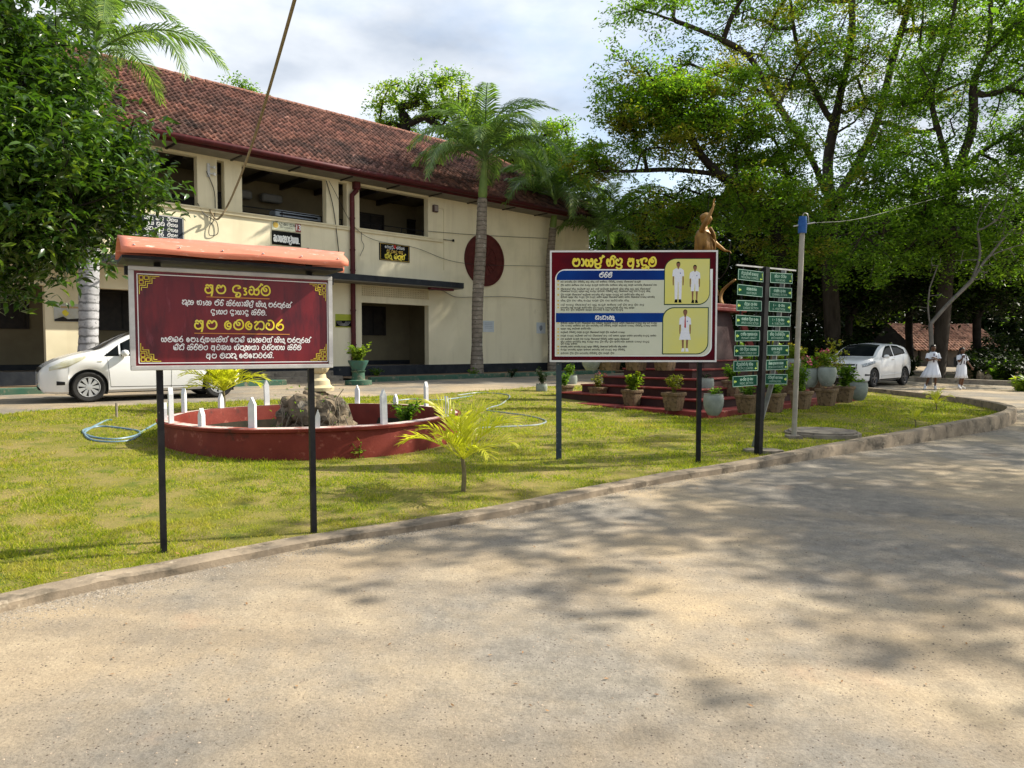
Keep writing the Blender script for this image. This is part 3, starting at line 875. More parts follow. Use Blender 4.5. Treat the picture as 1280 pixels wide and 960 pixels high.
# roof: clay pantiles, each its own little curved sheet
def tile_slope(org, ax, up, W_, H_, keep=None, tw=.185, th=.215, seed=1, name='roof_tiles', parent=None, m=None):
    """org corner, ax unit along the eave, up unit up the slope"""
    nrm = ax.cross(up).normalized(); rnd = np.random.default_rng(seed)
    nx, ny = int(W_ / tw), int(H_ / th) + 1
    I, J = np.meshgrid(np.arange(nx), np.arange(ny)); I = I.ravel(); J = J.ravel()
    if keep is not None:
        ok = np.array([keep((i + .5) * tw, (j + .5) * th) for i, j in zip(I, J)]); I, J = I[ok], J[ok]
    n = len(I)
    cr = [(0.0, .010), (.22, .0), (.5, .0), (.68, .038), (.86, .044), (1.04, .016)]
    k = len(cr)
    jx = (rnd.random(n) - .5) * .02; jy = (rnd.random(n) - .5) * .03; jz = rnd.random(n) * .014
    V = np.empty((n, 3 * k, 3))
    A, U_, Nn, O = (np.array(q) for q in (ax, up, nrm, org))
    for a, (t, hh) in enumerate(cr):
        for r, (s, lift) in enumerate(((0, .030), (1.08, .0), (0, -.01))):
            hz = hh if r < 2 else hh - .0
            x = I * tw + t * tw + jx; y = J * th + s * th + jy - (.0 if r < 2 else 0); z = hz + lift + jz
            V[:, r * k + a] = O + x[:, None] * A + y[:, None] * U_ + z[:, None] * Nn
    F = []
    for a in range(k - 1):
        F.append((a, a + 1, k + a + 1, k + a)); F.append((2 * k + a, 2 * k + a + 1, a + 1, a))
    F = (np.arange(n)[:, None, None] * 3 * k + np.array(F)[None]).reshape(-1, 4)
    me = arr_mesh(name, V.reshape(-1, 3), F, m or M['tile'])
    return link(name, me, parent, kind='stuff')
sl = math.hypot(RID_Y - EAVE_Y, RZ - EZ)
upv = Vector((0, (RID_Y - EAVE_Y) / sl, (RZ - EZ) / sl))
roofp = MB()
BKY = 2 * RID_Y - EAVE_Y
e0, e1 = BP(V0 - .5, EAVE_Y, EZ - .03), BP(HIPV, EAVE_Y, EZ - .03)
r0, r1 = BP(V0 - .5, RID_Y, RZ - .03), BP(RIDV, RID_Y, RZ - .03)
b0, b1 = BP(V0 - .5, BKY, EZ - .03), BP(HIPV, BKY, EZ - .03)
roofp.add([e0, e1, r1, r0, b1, b0], [(0, 1, 2, 3), (3, 2, 4, 5), (1, 4, 2), (0, 3, 5)])
roof = roofp.build('roof', M['darkwood'], school)
tile_slope(BP(V0 - .5, EAVE_Y - .04, EZ), Vector((1, 0, 0)), upv, HIPV + .5 - V0, sl, lambda x, y: x + V0 - .5 < HIPV - (HIPV - RIDV) * y / sl, parent=roof)
hw = RID_Y - EAVE_Y; sl2 = math.hypot(HIPV - RIDV, RZ - EZ)
tile_slope(BP(HIPV + .04, EAVE_Y, EZ), Vector((0, 1, 0)), Vector(((RIDV - HIPV) / sl2, 0, (RZ - EZ) / sl2)), 2 * hw, sl2, lambda x, y: abs(x - hw) < hw * (1 - y / sl2), seed=5, parent=roof)
def ridge_tile_mesh():
    mb = MB()
    for x in (0, .36):
        r = .13 if x == 0 else .115
        for q in (0, .02):
            for k in range(7):
                t = PI * k / 6; mb.v.append((x, -(r - q) * math.cos(t), (r - q) * math.sin(t) * .9))
    for k in range(6):
        mb.f.append((k, k + 1, 14 + k + 1, 14 + k)); mb.f.append((7 + k, k + 7 + 1, k + 1, k))
    return mb.mesh('ridge_tile', M['ridge'], smooth=50)
rt = ridge_tile_mesh()
v = V0 - .5; i = 0
while v < RIDV:
    o = link('ridge_tile', rt, roof, (v, RID_Y, RZ + .0 - ZB)); o.rotation_euler = (random.uniform(-.05, .05), random.uniform(-.03, .03), random.uniform(-.03, .03)); v += .335
hip = Vector((RIDV - HIPV, hw, RZ - EZ)); hl = hip.length; hd = hip.normalized()
for k in range(int(hl / .335)):
    p = Vector((HIPV, EAVE_Y, EZ + .03 - ZB)) + hd * (k * .335)
    o = link('ridge_tile', rt, roof, p)
    o.rotation_euler = (0, -math.asin(hd.z), math.atan2(hd.y, hd.x))
# the big dark red disc on the wall, with a wheel in relief
DV, DZ, DR = 19.62, 5.30, 1.06
mb = MB()
def disc_part(mb, r0_, r1_, y0, y1, n=48):
    o = len(mb.v)
    for k in range(n):
        t = 2 * PI * k / n
        for r, y in ((r1_, y0), (r1_, y1), (r0_, y1), (r0_, y0)): mb.v.append((DV + r * math.cos(t), y, DZ - ZB + r * math.sin(t)))
    for k in range(n):
        j = (k + 1) % n
        for a in range(4):
            b = (a + 1) % 4; mb.f.append((o + 4 * k + a, o + 4 * k + b, o + 4 * j + b, o + 4 * j + a))
disc_part(mb, .001, DR, -.001, -.05)
dsc = mb.build('wall_disc', M['discred'], school, recalc=True)
mb = MB(); disc_part(mb, DR - .09, DR, -.051, -.075); disc_part(mb, .60, .66, -.051, -.068)
link('rim', mb.mesh('rim', M['discred'], recalc=True), dsc)
mb = MB()
for k in range(16):
    t = PI * k / 8 + .1; mb.bar((DV + .14 * math.cos(t), -.057, DZ - ZB + .14 * math.sin(t)), (DV + .6 * math.cos(t), -.057, DZ - ZB + .6 * math.sin(t)), .035, .012)
disc_part(mb, .001, .14, -.051, -.075, 20)
link('spokes', mb.mesh('spokes', M['discred'], recalc=True), dsc)

# ================================================================== THINGS ON THE SCHOOL WALL
def wall_thing(name, label, cat, px, py, y=-.001):
    v, z = wv(px, py, y)
    return thing(name, label, cat, VU(v, WALL_U + y, z), ANG), v, z
def flat(mb_w, mb_h, d=.02, x=0, z=0, y=0): return MB().box((x, y - d / 2, z), (mb_w, d, mb_h))
def wsize(pa, pb, y=0):                          # size on the wall of a photo rectangle
    a, za = wv(pa[0], pa[1], y); b, zb = wv(pb[0], pb[1], y); return abs(b - a)
t, v, z = wall_thing('number_sign', 'small cream plaque with crest and red block reading 13 above the black office sign', 'sign', 358, 283)
flat(1.0, .31, .025).build('plate', M['paper'], t)
flat(.19, .29, .004, .40, 0, -.025).build('red_block', mat('brick_red_print', (.30, .05, .04)), t)
latin('13', .27, .40, -.01, -.0295, .16, .008).build('lettering', M['white'], t)
sinhala('ශ්රී ලංකා පාසල', .075, -.02, .055, -.026).build('lettering', M['ink'], t)
latin('SRI LANKA', .05, -.02, -.05, -.026, .45).build('lettering', M['ink'], t)
mb = MB(); mb.lathe([(.07, 0), (.09, .004), (.09, .004)], 20)
mb.v = [(x - .38, -.026 - zz, y) for x, y, zz in mb.v]; mb.build('crest', M['gold'], t, recalc=True)
t, v, z = wall_thing('office_sign', 'black plaque with white lettering naming the office under the number 13 sign', 'sign', 358, 298.5)
flat(1.0, .44, .025).build('plate', M['ink'], t)
sinhala('කායණාලයය.', .2, 0, -.02, -.026, .88, .2).build('lettering', M['white'], t)
t, v, z = wall_thing('temple_sign', 'black plaque with gold border, red emblem and yellow lettering beside the maroon downpipe', 'sign', 493, 316)
flat(1.32, .62, .03).build('plate', M['ink'], t)
mb = MB()
for a, b, c, d in ((0, .285, 1.26, .012), (0, -.285, 1.26, .012), (.62, 0, .012, .57), (-.62, 0, .012, .57)): mb.box((a, -.032, b), (c, .004, d))
mb.build('border', M['gold'], t)
sinhala('හෙළදිව සිරිසර', .08, 0, .18, -.031, .85).build('lettering', M['white'], t)
sinhala('මා හදේ නද', .09, 0, .03, -.031, .7, .2).build('lettering', M['gold'], t)
sinhala('තිරු බඩුන්', .15, .0, -.15, -.031, .85, .22).build('lettering', M['yellow'], t)
mb = MB(); mb.poly([(-.07, .2), (0, .3), (.07, .2), (.03, .14), (-.03, .14)], 0, .004); mb.v = [(x, -.034 - zz, y + .01) for x, y, zz in mb.v]
mb.build('emblem', M['redprint'], t, recalc=True)
t, v, z = wall_thing('notice_sign', 'dark plaque listing rooms in white lettering, half hidden by the big leafy tree', 'sign', 190, 282)
flat(1.75, .66, .03).build('plate', mat('dark_blue_plate', (.012, .018, .03)), t)
for i in range(4):
    sinhala(['සිසු බල', 'දැය ගග', 'මහ සිප', 'නිල සර'][i], .09, .05, .22 - i * .15, -.031).build('lettering', M['white'], t)
    sinhala('විනය', .08, .55, .22 - i * .15, -.031).build('lettering', M['white'], t)
mb = MB()
for a, b, c, d in ((0, .31, 1.7, .012), (0, -.31, 1.7, .012), (.85, 0, .012, .62), (-.85, 0, .012, .62)): mb.box((a, -.032, b), (c, .004, d))
mb.build('border', M['white'], t)
# posters
def blob(w_, h_, seed, n=9):
    r = random.Random(seed); return [(w_ * math.cos(2 * PI * k / n) * r.uniform(.6, 1), h_ * math.sin(2 * PI * k / n) * r.uniform(.6, 1)) for k in range(n)]
def put_poly(pts, cx, cz, y, m, name, parent, d=.002):
    mb = MB(); mb.poly([(p[0] + cx, p[1] + cz) for p in pts], 0, d); mb.v = [(a, y - c, b) for a, b, c in mb.v]
    return mb.build(name, m, parent, recalc=True)
t, v, z = wall_thing('poster', 'pale landscape poster with a yellow shape between the pillar edge and the white palm trunk', 'poster', 84, 391)
flat(.62, .48, .02).build('sheet', mat('pale_poster', (.55, .58, .58), (.42, .40, .30), 3, .5), t)
put_poly(blob(.09, .1, 2), -.05, .0, -.021, M['yellow'], 'print', t)
put_poly([(-.3, -.23), (.3, -.23), (.3, -.14), (0, -.17), (-.1, -.10), (-.3, -.18)], 0, 0, -.021, M['darkwood'], 'print', t)
put_poly([(-.15, .12), (.3, .12), (.3, .17), (-.15, .18)], 0, 0, -.021, mat('tan_print', (.5, .36, .2)), 'print', t)
t, v, z = wall_thing('poster', 'green and dark poster on the wall just left of the maroon downpipe', 'poster', 429, 401)
flat(.62, .46, .02).build('sheet', mat('green_poster', (.30, .36, .03), (.42, .42, .04), 3, .5), t)
put_poly([(-.3, -.2), (.3, -.2), (.3, .02), (-.3, .0)], 0, 0, -.021, M['ink'], 'print', t)
mb = MB()
for k in range(5): mb.tube([Vector((.26 * math.cos(a) * (1 - k * .17), -.0235, -.02 - .16 * math.sin(a) * (1 - k * .12))) for a in [PI * q / 10 for q in range(11)]], .006, 4)
mb.build('print', M['alu'], t)
for i, (px, py, ww, hh, lab) in enumerate(((610.5, 408, .6, .46, 'pale blue notice sheet on the wall right of the tall palm trunk'), (676, 410, .55, .48, 'pale notice sheet with a grey figure on the wall behind the school uniform board'))):
    t, v, z = wall_thing('notice_sheet', lab, 'notice', px, py)
    flat(ww, hh, .015).build('sheet', mat('pale_blue_sheet', (.50, .55, .58), (.60, .63, .64), 2, .5), t)
    mb = MB()
    if i == 0:
        for k in range(4): mb.box((0, -.0165, .14 - k * .07), (.42, .003, .012))
    else: mb.poly(blob(.14, .17, 8), 0, .003); mb.v = [(a, -.0155 - c, b) for a, b, c in mb.v]
    mb.build('print', mat('grey_print', (.25, .27, .30)), t, recalc=True)
t, v, z = wall_thing('meter_box', 'small brown-grey box on the upper wall right of the last opening', 'box', 543, 261)
MB().box((0, -.06, 0), (.22, .12, .27), 0, .015).build('body', mat('brown_plastic', (.10, .06, .055)), t)
MB().box((.0, -.125, .0), (.16, .01, .2)).build('cover', mat('pale_plastic', (.35, .30, .28)), t)
mb = MB(); mb.tube([(0.11, -.01, .05), (.42, -.01, .05), (.44, -.01, -.1), (.44, -.01, -2.3)], .012, 5); mb.build('conduit', M['cream_trim'], t)
t, v, z = wall_thing('insulator_bracket', 'small dark cable bracket on the upper wall left of the red disc', 'bracket', 565, 301)
MB().tube([(-.5, -.03, 0), (0, -.06, 0)], .012, 6).build('arm', M['black'], t)
MB().lathe([(.02, -.05), (.045, -.03), (.045, .03), (.02, .05)], 10, (0, -.08, 0)).build('knob', M['black'], t)
t, v, z = wall_thing('insulator_bracket', 'dark round knob on the upper wall below the black office sign', 'bracket', 384, 312)
MB().lathe([(.02, -.05), (.05, -.03), (.05, .03), (.02, .05)], 10, (0, -.05, 0)).build('knob', M['black'], t)
t, v, z = wall_thing('insulator_rack', 'metal cable rack with insulators on the upper pillar beside the leafy tree', 'bracket', 260, 213)
mb = MB(); mb.box((0, -.03, 0), (.08, .05, .4)); mb.box((.12, -.06, .1), (.2, .03, .03)); mb.box((.12, -.06, -.1), (.2, .03, .03)); mb.build('frame', M['alu'], t)
for q in (.1, -.1): MB().lathe([(.02, -.05), (.04, -.03), (.04, .03), (.02, .05)], 10, (.16, -.08, q)).build('insulator', M['white'], t)

# cables
def cable(label, pts, r, m, n=8):
    p = smoothpath(pts, n); o = p[0].copy()
    mb = MB().tube([q - o for q in p], r, 6)
    q = mb.build('cable', m, None, smooth=True); q.location = o
    tag(q, label, 'cable'); return q
def wp(px, py, y=-.05):
    v, z = wv(px, py, y); return VU(v, WALL_U + y, z)
M['hemp'] = mat('tan_cable', (.30, .235, .145), (.22, .17, .10), 10, .7)
M['wire'] = mat('dark_wire', (.03, .03, .03), None, 8, .5)
a = wp(262, 262); b = Y(385, -60, 9.0)
pts = [a, wp(270, 274, -.12), wp(278, 268, -.3)]
e0_ = wp(287, 252, -.6)
for k in range(0, 7):
    f = k / 6; p = e0_.lerp(b, f); p.z -= .28 * math.sin(PI * f) * 1.0; pts.append(p)
cable('thick tan overhead cable sweeping down from the sky to the upper wall', pts, .028, M['hemp'])
cable('thin loop of slack wire hanging on the wall below the thick cable', [wp(258, 214), wp(268, 240), wp(268, 272), wp(262, 283), wp(262, 294), wp(272, 292), wp(271, 278), wp(262, 272), wp(254, 266), wp(247, 254)], .012, M['wire'], 5)
cable('thin dark wire slanting down the cream pillar to the sign roof', [wp(408, 226), wp(417, 262), wp(424, 319)], .014, M['wire'])
cable('thin wire crossing the wall from the downpipe through the red disc', [wp(411, 226, -.1), wp(452, 292, -.1), wp(520, 310, -.06), wp(580, 329, -.08), wp(690, 333, -.06)], .008, M['wire'])
cable('thin wire running along the wall above the red disc', [wp(535, 289), wp(600, 294), wp(684, 298)], .009, M['wire'])
cable('grey pipe running from the canopy end across the wall', [wp(536, 363), wp(552, 363), wp(570, 371), wp(600, 371), wp(640, 371), wp(690, 376)], .014, mat('grey_pipe', (.35, .32, .27)))
cable('short wire dangling beside the maroon downpipe under the last opening', [wp(452, 288), wp(452, 300), wp(455, 308), wp(450, 320)], .008, M['wire'], 4)

# ================================================================== EDGE OF THE DRIVE BESIDE THE SCHOOL
def kerb_run(name, v0, v1, u0, u1, h, m):
    mb = MB(); n = max(1, int((v1 - v0) / 2))
    mb.poly([(v0, u0), (v1, u0), (v1, u1), (v0, u1)], 0, 1)
    mb.v = []
    mb.f = []
    for i in range(n + 1):
        v = v0 + (v1 - v0) * i / n
        for u, z in ((u0, -.1), (u0, h - .02), (u0 + .02, h), (u1, h), (u1, -.1)):
            p = VU(v, u); mb.v.append((p.x, p.y, zu(u) + z))
    for i in range(n):
        for k in range(4): mb.f.append((i * 5 + k, (i + 1) * 5 + k, (i + 1) * 5 + k + 1, i * 5 + k + 1))
    mb.f += [tuple(range(4, -1, -1)), tuple(n * 5 + k for k in range(5))]
    return struct(mb.build(name, m, recalc=True))
kerb_run('kerb', -6, 9.55, 19.45, 19.62, .15, M['greenkerb'])
kerb_run('kerb', 12.3, 24.5, 19.35, 19.52, .15, M['greenkerb'])
def vu_sheet(name, v0, v1, u0, u1, h, m):
    return struct(sheet([(VU(v, u).x, VU(v, u).y) for v, u in ((v0, u0), (v1, u0), (v1, u1), (v0, u1))], h, name, m, 1.2))
vu_sheet('verge', -6, 9.6, 19.62, WALL_U - .045, .07, M['soil'])
vu_sheet('verge', 12.3, 26.5, 19.52, WALL_U - .045, .07, M['soil'])
kerb_run('kerb', 9.4, 9.56, 19.6, WALL_U - .05, .13, M['greenkerb'])
# steps to the verandah
st = thing('entrance_steps', 'low grey concrete steps up to the dark plinth of the school', 'steps', VU(10.9, 21.4), ANG)
for i in range(2):
    MB().box((0, -.30 + i * .35 + .3, .09 + i * .08 - .02), (2.6 - i * .1, 1.1 - i * .36, .16 + i * .16), 0, .01).build('step', M['concrete'], st)

# ================================================================== VEGETATION HELPERS
M['bark'] = mat('brown_bark', (.030, .024, .019), (.065, .053, .043), 3, .95, .7, 18, stretch=(1, 1, .35), spec=.1, dist=.04)
M['bark_dark'] = mat('dark_bark', (.016, .013, .011), (.032, .027, .022), 3, .95, .6, 18, spec=.1)
M['bark_pale'] = mat('pale_grey_bark', (.11, .10, .09), (.19, .175, .155), 5, .9, .4, 25, spec=.15)
M['leaf_big'] = leafmat('glossy_dark_leaf', (.018, .042, .008), (.060, .125, .016), (.17, .25, .022), .32, .28, .7)
M['leaf_rain'] = leafmat('feathery_leaf', (.045, .092, .012), (.13, .225, .022), (.21, .30, .035), .55, .5, .3)
M['leaf_mid'] = leafmat('bright_green_leaf', (.048, .10, .012), (.15, .255, .022), (.25, .33, .035), .55, .5, .3)
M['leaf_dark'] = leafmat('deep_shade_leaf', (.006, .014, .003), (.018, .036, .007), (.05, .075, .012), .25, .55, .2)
M['leaf_olive'] = leafmat('olive_autumn_leaf', (.09, .11, .014), (.23, .23, .025), (.32, .21, .05), .5, .5, .3)
M['leaf_lime'] = leafmat('lime_leaf', (.10, .17, .018), (.22, .28, .03), (.30, .32, .05), .5, .5, .3)
M['frond'] = leafmat('palm_frond_green', (.07, .13, .035), (.18, .27, .08), (.30, .36, .09), .38, .42, .45)
M['frond_yellow'] = leafmat('yellow_palm_leaf', (.42, .42, .03), (.60, .56, .06), (.66, .52, .16), .42, .45, .4)
M['crownshaft'] = mat('green_crownshaft', (.10, .17, .035), (.16, .22, .05), 3, .45, .1, 10)
M['palmtrunk'] = mat('ringed_palm_trunk', (.28, .235, .18), (.17, .14, .11), 4, .9, .5, 22, spots=[((.42, .39, .33), 5, .58, .72), ((.07, .055, .045), 9, .60, .7)], spec=.2, bands=((.09, .075, .06), 1.9))
M['whitetrunk'] = mat('lichen_white_palm_trunk', (.44, .44, .46), (.30, .30, .31), 5, .9, .4, 22, spots=((.09, .09, .09), 12, .58, .70), spec=.2, bands=((.10, .10, .10), 1.5))
M['flower_pink'] = mat('pink_petal', (.65, .10, .18), (.75, .25, .25), 30, .6)
M['flower_white'] = mat('pale_petal', (.75, .68, .62), None, 30, .6)
M['flower_yellow'] = mat('yellow_petal', (.75, .60, .03), None, 30, .6)

def leaves(C, size, m, name, parent=None, aspect=.42, droop=.2, jitter=.35, rng=None, flat_up=.5, kind=None, fold=False, tipdir=None, loc=None):
    rng = rng or RNG; n = len(C)
    nrm = rng.normal(size=(n, 3)); nrm[:, 2] = np.abs(nrm[:, 2]) + flat_up * 2
    nrm /= np.linalg.norm(nrm, axis=1)[:, None]
    d = rng.normal(size=(n, 3)) if tipdir is None else tipdir + rng.normal(size=(n, 3)) * .5
    d[:, 2] -= droop
    d -= nrm * (d * nrm).sum(1)[:, None]; d /= np.linalg.norm(d, axis=1)[:, None] + 1e-9
    s = np.cross(nrm, d)
    L_ = size * (1 - jitter + 2 * jitter * rng.random(n))[:, None]; W_ = L_ * aspect * .5
    if not fold:
        V = np.empty((n, 4, 3)); V[:, 0] = C; V[:, 1] = C + d * L_ * .45 + s * W_; V[:, 2] = C + d * L_ - nrm * L_ * .06; V[:, 3] = C + d * L_ * .45 - s * W_
        F = np.arange(n * 4).reshape(-1, 4)
    else:
        V = np.empty((n, 8, 3))
        V[:, 0] = C; V[:, 1] = C + d * L_ * .30 + s * W_ + nrm * L_ * .05; V[:, 2] = C + d * L_ * .30 - s * W_ + nrm * L_ * .05
        V[:, 3] = C + d * L_ * .68 + s * W_ * .8; V[:, 4] = C + d * L_ * .68 - s * W_ * .8; V[:, 5] = C + d * L_ - nrm * L_ * .18
        V[:, 6] = C + d * L_ * .32; V[:, 7] = C + d * L_ * .66 - nrm * L_ * .05
        base = np.arange(n)[:, None, None] * 8
        F = (base + np.array([[0, 1, 6, 6], [0, 6, 2, 2], [1, 3, 7, 6], [6, 7, 4, 2], [3, 5, 7, 7], [7, 5, 4, 4]])[None]).reshape(-1, 4)
        tri = F[F[:, 2] == F[:, 3]][:, :3]; F = F[F[:, 2] != F[:, 3]]
        F = np.concatenate([F[:, [0, 1, 2]], F[:, [0, 2, 3]], tri])
    V = V.reshape(-1, 3)
    if loc is not None: V = V - np.array(loc)
    me = arr_mesh(name, V, F, m)
    return link(name, me, parent, kind=kind)
def branches(nodes, par, rad, m, name, parent, sides=6, loc=(0, 0, 0), kind=None):
    P = np.array(nodes) - np.array(loc); par = np.array(par); idx = np.where(par >= 0)[0]
    A = P[par[idx]]; B = P[idx]; D = B - A; D /= np.linalg.norm(D, axis=1)[:, None] + 1e-9
    up = np.where(np.abs(D[:, 2:3]) > .9, np.array([[1., 0, 0]]), np.array([[0, 0, 1.]]))
    S1 = np.cross(D, up); S1 /= np.linalg.norm(S1, axis=1)[:, None]; S2 = np.cross(D, S1)
    rad = np.array(rad); ra = np.minimum(rad[par[idx]], rad[idx] * 1.35); rb = rad[idx]
    V = np.empty((len(idx), 2 * sides, 3))
    for k in range(sides):
        t = 2 * PI * k / sides; o = S1 * math.cos(t) + S2 * math.sin(t)
        V[:, k] = A + o * ra[:, None]; V[:, sides + k] = B + D * rb[:, None] * .3 + o * rb[:, None]
    F = (np.arange(len(idx))[:, None, None] * 2 * sides + np.array([[k, (k + 1) % sides, sides + (k + 1) % sides, sides + k] for k in range(sides)])[None]).reshape(-1, 4)
    me = arr_mesh(name, V.reshape(-1, 3), F, m, True)
    return link(name, me, parent, kind=kind)
def grow(limbs, attract, seed=0, step=.7, wig=.12, r_tip=.016, expo=.46, upw=.25):
    """limbs: list of (parent index or None, list of points); attractors joined to the nearest wood, near ones first"""
    rnd = np.random.default_rng(seed)
    nodes = []; par = []; limb_nodes = []
    for pidx, pts in limbs:
        pts = smoothpath([Vector(p) for p in pts], 5)
        if pidx is None: last = -1; start = 0
        else:
            cand = limb_nodes[pidx]; last = min(cand, key=lambda q: (Vector(nodes[q]) - pts[0]).length); start = 1
        cur = []
        for p in pts[start:]:
            nodes.append(tuple(p)); par.append(last); last = len(nodes) - 1; cur.append(last)
        limb_nodes.append(cur)
    P = np.array(nodes); A = np.array(attract)
    z0 = P[:, 2].min()
    minz = z0 + (P[:, 2].max() - z0) * .3
    d = np.array([np.min(np.linalg.norm(P - a, axis=1)) for a in A]); order = np.argsort(d)
    nodes = list(nodes); tips = []
    buf = np.empty((len(nodes) + len(A) * 14, 3)); buf[:len(P)] = P; cnt = len(P)
    for i in order:
        a = A[i]; Q = buf[:cnt]
        dd = np.linalg.norm(Q - a, axis=1) + np.where(Q[:, 2] < minz, 3.0, 0) + np.maximum(Q[:, 2] - a[2], 0) * .4
        j = int(np.argmin(dd)); b = Q[j].copy(); L_ = np.linalg.norm(a - b); k = max(1, min(12, int(L_ / step)))
        last = j
        for q in range(1, k + 1):
            f = q / k; p = b + (a - b) * f
            p = p + rnd.normal(size=3) * wig * step * (0 if q == k else 1); p[2] += upw * L_ * .25 * math.sin(PI * f)
            buf[cnt] = p; nodes.append(tuple(p)); par.append(last); last = cnt; cnt += 1
        tips.append(last)
    n = cnt; w_ = np.zeros(n); w_[tips] = 1
    has = np.zeros(n, bool)
    for i in range(n - 1, -1, -1):
        if w_[i] == 0: w_[i] = .6
        if par[i] >= 0: w_[par[i]] += w_[i] if par[i] in () else w_[i]
    rad = r_tip * w_ ** expo
    return buf[:n].copy(), par, rad, tips
def blobs(specs, n, seed, shell=.55):
    """random points inside a union of ellipsoids (centre, radii)"""
    rnd = np.random.default_rng(seed); out = []
    vol = np.array([r[0] * r[1] * r[2] for c, r in specs]) ** .8; pk = rnd.choice(len(specs), n, p=vol / vol.sum())
    for i in pk:
        c, r = specs[i]; d = rnd.normal(size=3); d /= np.linalg.norm(d); q = (shell + (1 - shell) * rnd.random()) if rnd.random() < .7 else rnd.random()
        out.append(np.array(c) + d * q * np.array(r))
    return out
def tree(name, label, base, limbs, specs, nclump, per, size, lm, bm, seed, clump_r=.8, step=.8, r_tip=.02, aspect=.42, flatc=.55, group=None, expo=.46, extra=None, fold=False, cat='tree', trunkcut=None, droop=.2, sides=6):
    t = thing(name, label, cat, base, 0, group)
    A = blobs(specs, nclump, seed)
    P, par, rad, tips = grow(limbs, A, seed, step, r_tip=r_tip, expo=expo)
    branches(P, par, rad, bm, 'trunk', t, sides, base)
    rnd = np.random.default_rng(seed + 1)
    tp = P[tips]
    sz = clump_r * (.55 + .8 * rnd.random(len(tp)))
    nl = 14 if per >= 100 else 9 if per >= 40 else 3; ns = max(1, per // nl)
    sp_ = np.repeat(tp, ns, axis=0) + rnd.normal(size=(len(tp) * ns, 3)) * np.repeat(sz, ns)[:, None] * np.array([.58, .58, .58 * flatc])
    C = np.repeat(sp_, nl, axis=0) + rnd.normal(size=(len(sp_) * nl, 3)) * (size * (.95 if nl == 14 else .75)) * np.array([1, 1, .55]); per = ns * nl
    lms = lm if isinstance(lm, list) else [(lm, 1.0)]
    pick = np.repeat(rnd.random(len(tp)), per); lo = 0
    for m_, f in lms:
        sel = (pick >= lo) & (pick < lo + f + 1e-9); lo += f
        if sel.any(): leaves(C[sel], size, m_, 'crown', t, aspect, droop, rng=rnd, kind='stuff', loc=base, fold=fold)
    return t
def frond_mesh(L_=3.2, droop=1.5, nl=46, leaf=.62, m=None, up=.55, width=.035, seed=1, vshape=.35, rz=.02, name='frond', stem=True, taper=.6, hang=.5):
    r = random.Random(seed); pts = []
    for i in range(15):
        s = i / 14; pts.append(Vector((L_ * (s - .12 * s * s * droop), 0, L_ * (up * s - .5 * droop * s * s * (.6 + .5 * s)))))
    mb = MB()
    if stem: mb.tube(pts, [rz * (1 - .8 * i / 14) + .004 for i in range(15)], 5)
    for i in range(nl):
        s = .14 + .86 * i / nl; k = s * 14; a = int(min(k, 13)); p = pts[a].lerp(pts[a + 1], k - a); d = (pts[a + 1] - pts[a]).normalized()
        ll = leaf * (math.sin(PI * min(1, (s * .86 + .12)) ** .8) * .85 + .22) * r.uniform(.85, 1.1)
        for sd in (-1, 1):
            side = Vector((0, sd, 0)); upv_ = d.cross(side) * sd * -1
            if upv_.z < 0: upv_ = -upv_
            lift = vshape + r.uniform(-.25, .25)
            dr = (d * (taper + .5 * s + r.uniform(-.15, .15)) + side * 1.0 + upv_ * lift).normalized()
            q0 = p; q1 = p + dr * ll * .5 - Vector((0, 0, hang * .14 * ll)); q2 = p + dr * ll * .88 - Vector((0, 0, hang * ll * .62 * r.uniform(.7, 1.3)))
            wv_ = d * width * .5
            o = len(mb.v)
            mb.v += [tuple(q0 - wv_ * .5), tuple(q0 + wv_ * .5), tuple(q1 - wv_), tuple(q1 + wv_), tuple(q2)]
            mb.f += [(o, o + 1, o + 3, o + 2), (o + 2, o + 3, o + 4)]
    return mb.mesh(name, m or M['frond'])
def royal_palm(label, path, r0, top, crownshaft_len, nf, fr, trunk_mat, seed, sc=1.0):
    S_ = sc
    base = Vector(path[0]); t = thing('royal_palm', label, 'palm tree', base)
    pp = smoothpath([Vector(p) - base for p in path], 10); n = len(pp)
    mb = MB(); path2 = []; rr = []
    tot = 0; ln = [0]
    for a, b in zip(pp, pp[1:]): ln.append(ln[-1] + (b - a).length)
    H_ = ln[-1]; k = int(H_ / .045)
    j = 0
    for i in range(k + 1):
        s = H_ * i / k
        while j < n - 2 and ln[j + 1] < s: j += 1
        f = (s - ln[j]) / max(ln[j + 1] - ln[j], 1e-6)
        path2.append(pp[j].lerp(pp[j + 1], f))
        fr_ = s / H_
        R = r0 * (1.22 - .30 * min(1, fr_ * 6)) if fr_ < .17 else r0 * (.92 + .10 * math.sin(PI * (fr_ - .17) / .83)) * (1 - .12 * fr_)
        ring = -.035 if (i % 5 == 0) else (.012 if i % 5 == 1 else 0)
        rr.append(R * (1 + ring))
    mb.tube(path2, rr, 18).build('trunk', trunk_mat, t, smooth=60)
    topv = pp[-1]; cs = Vector(top) - base; d = (cs - topv)
    mb = MB(); mb.tube([topv + d * f for f in (0, .08, .3, .6, .85, 1)], [r0 * .62, r0 * .78, r0 * .7, r0 * .5, r0 * .36, r0 * .25], 14).build('crownshaft', M['crownshaft'], t, smooth=60)
    rnd = random.Random(seed)
    for i in range(nf):
        o = link('frond', fr[i % len(fr)], t, topv + d * rnd.uniform(.82, 1.0))
        age = i / nf
        o.rotation_euler = (rnd.uniform(-.25, .25), 1.25 * age - .85 + rnd.uniform(-.1, .1), i * 2.39996 + rnd.uniform(-.2, .2))
        k_ = rnd.uniform(.85, 1.08) * S_; o.scale = (k_,) * 3
    return t

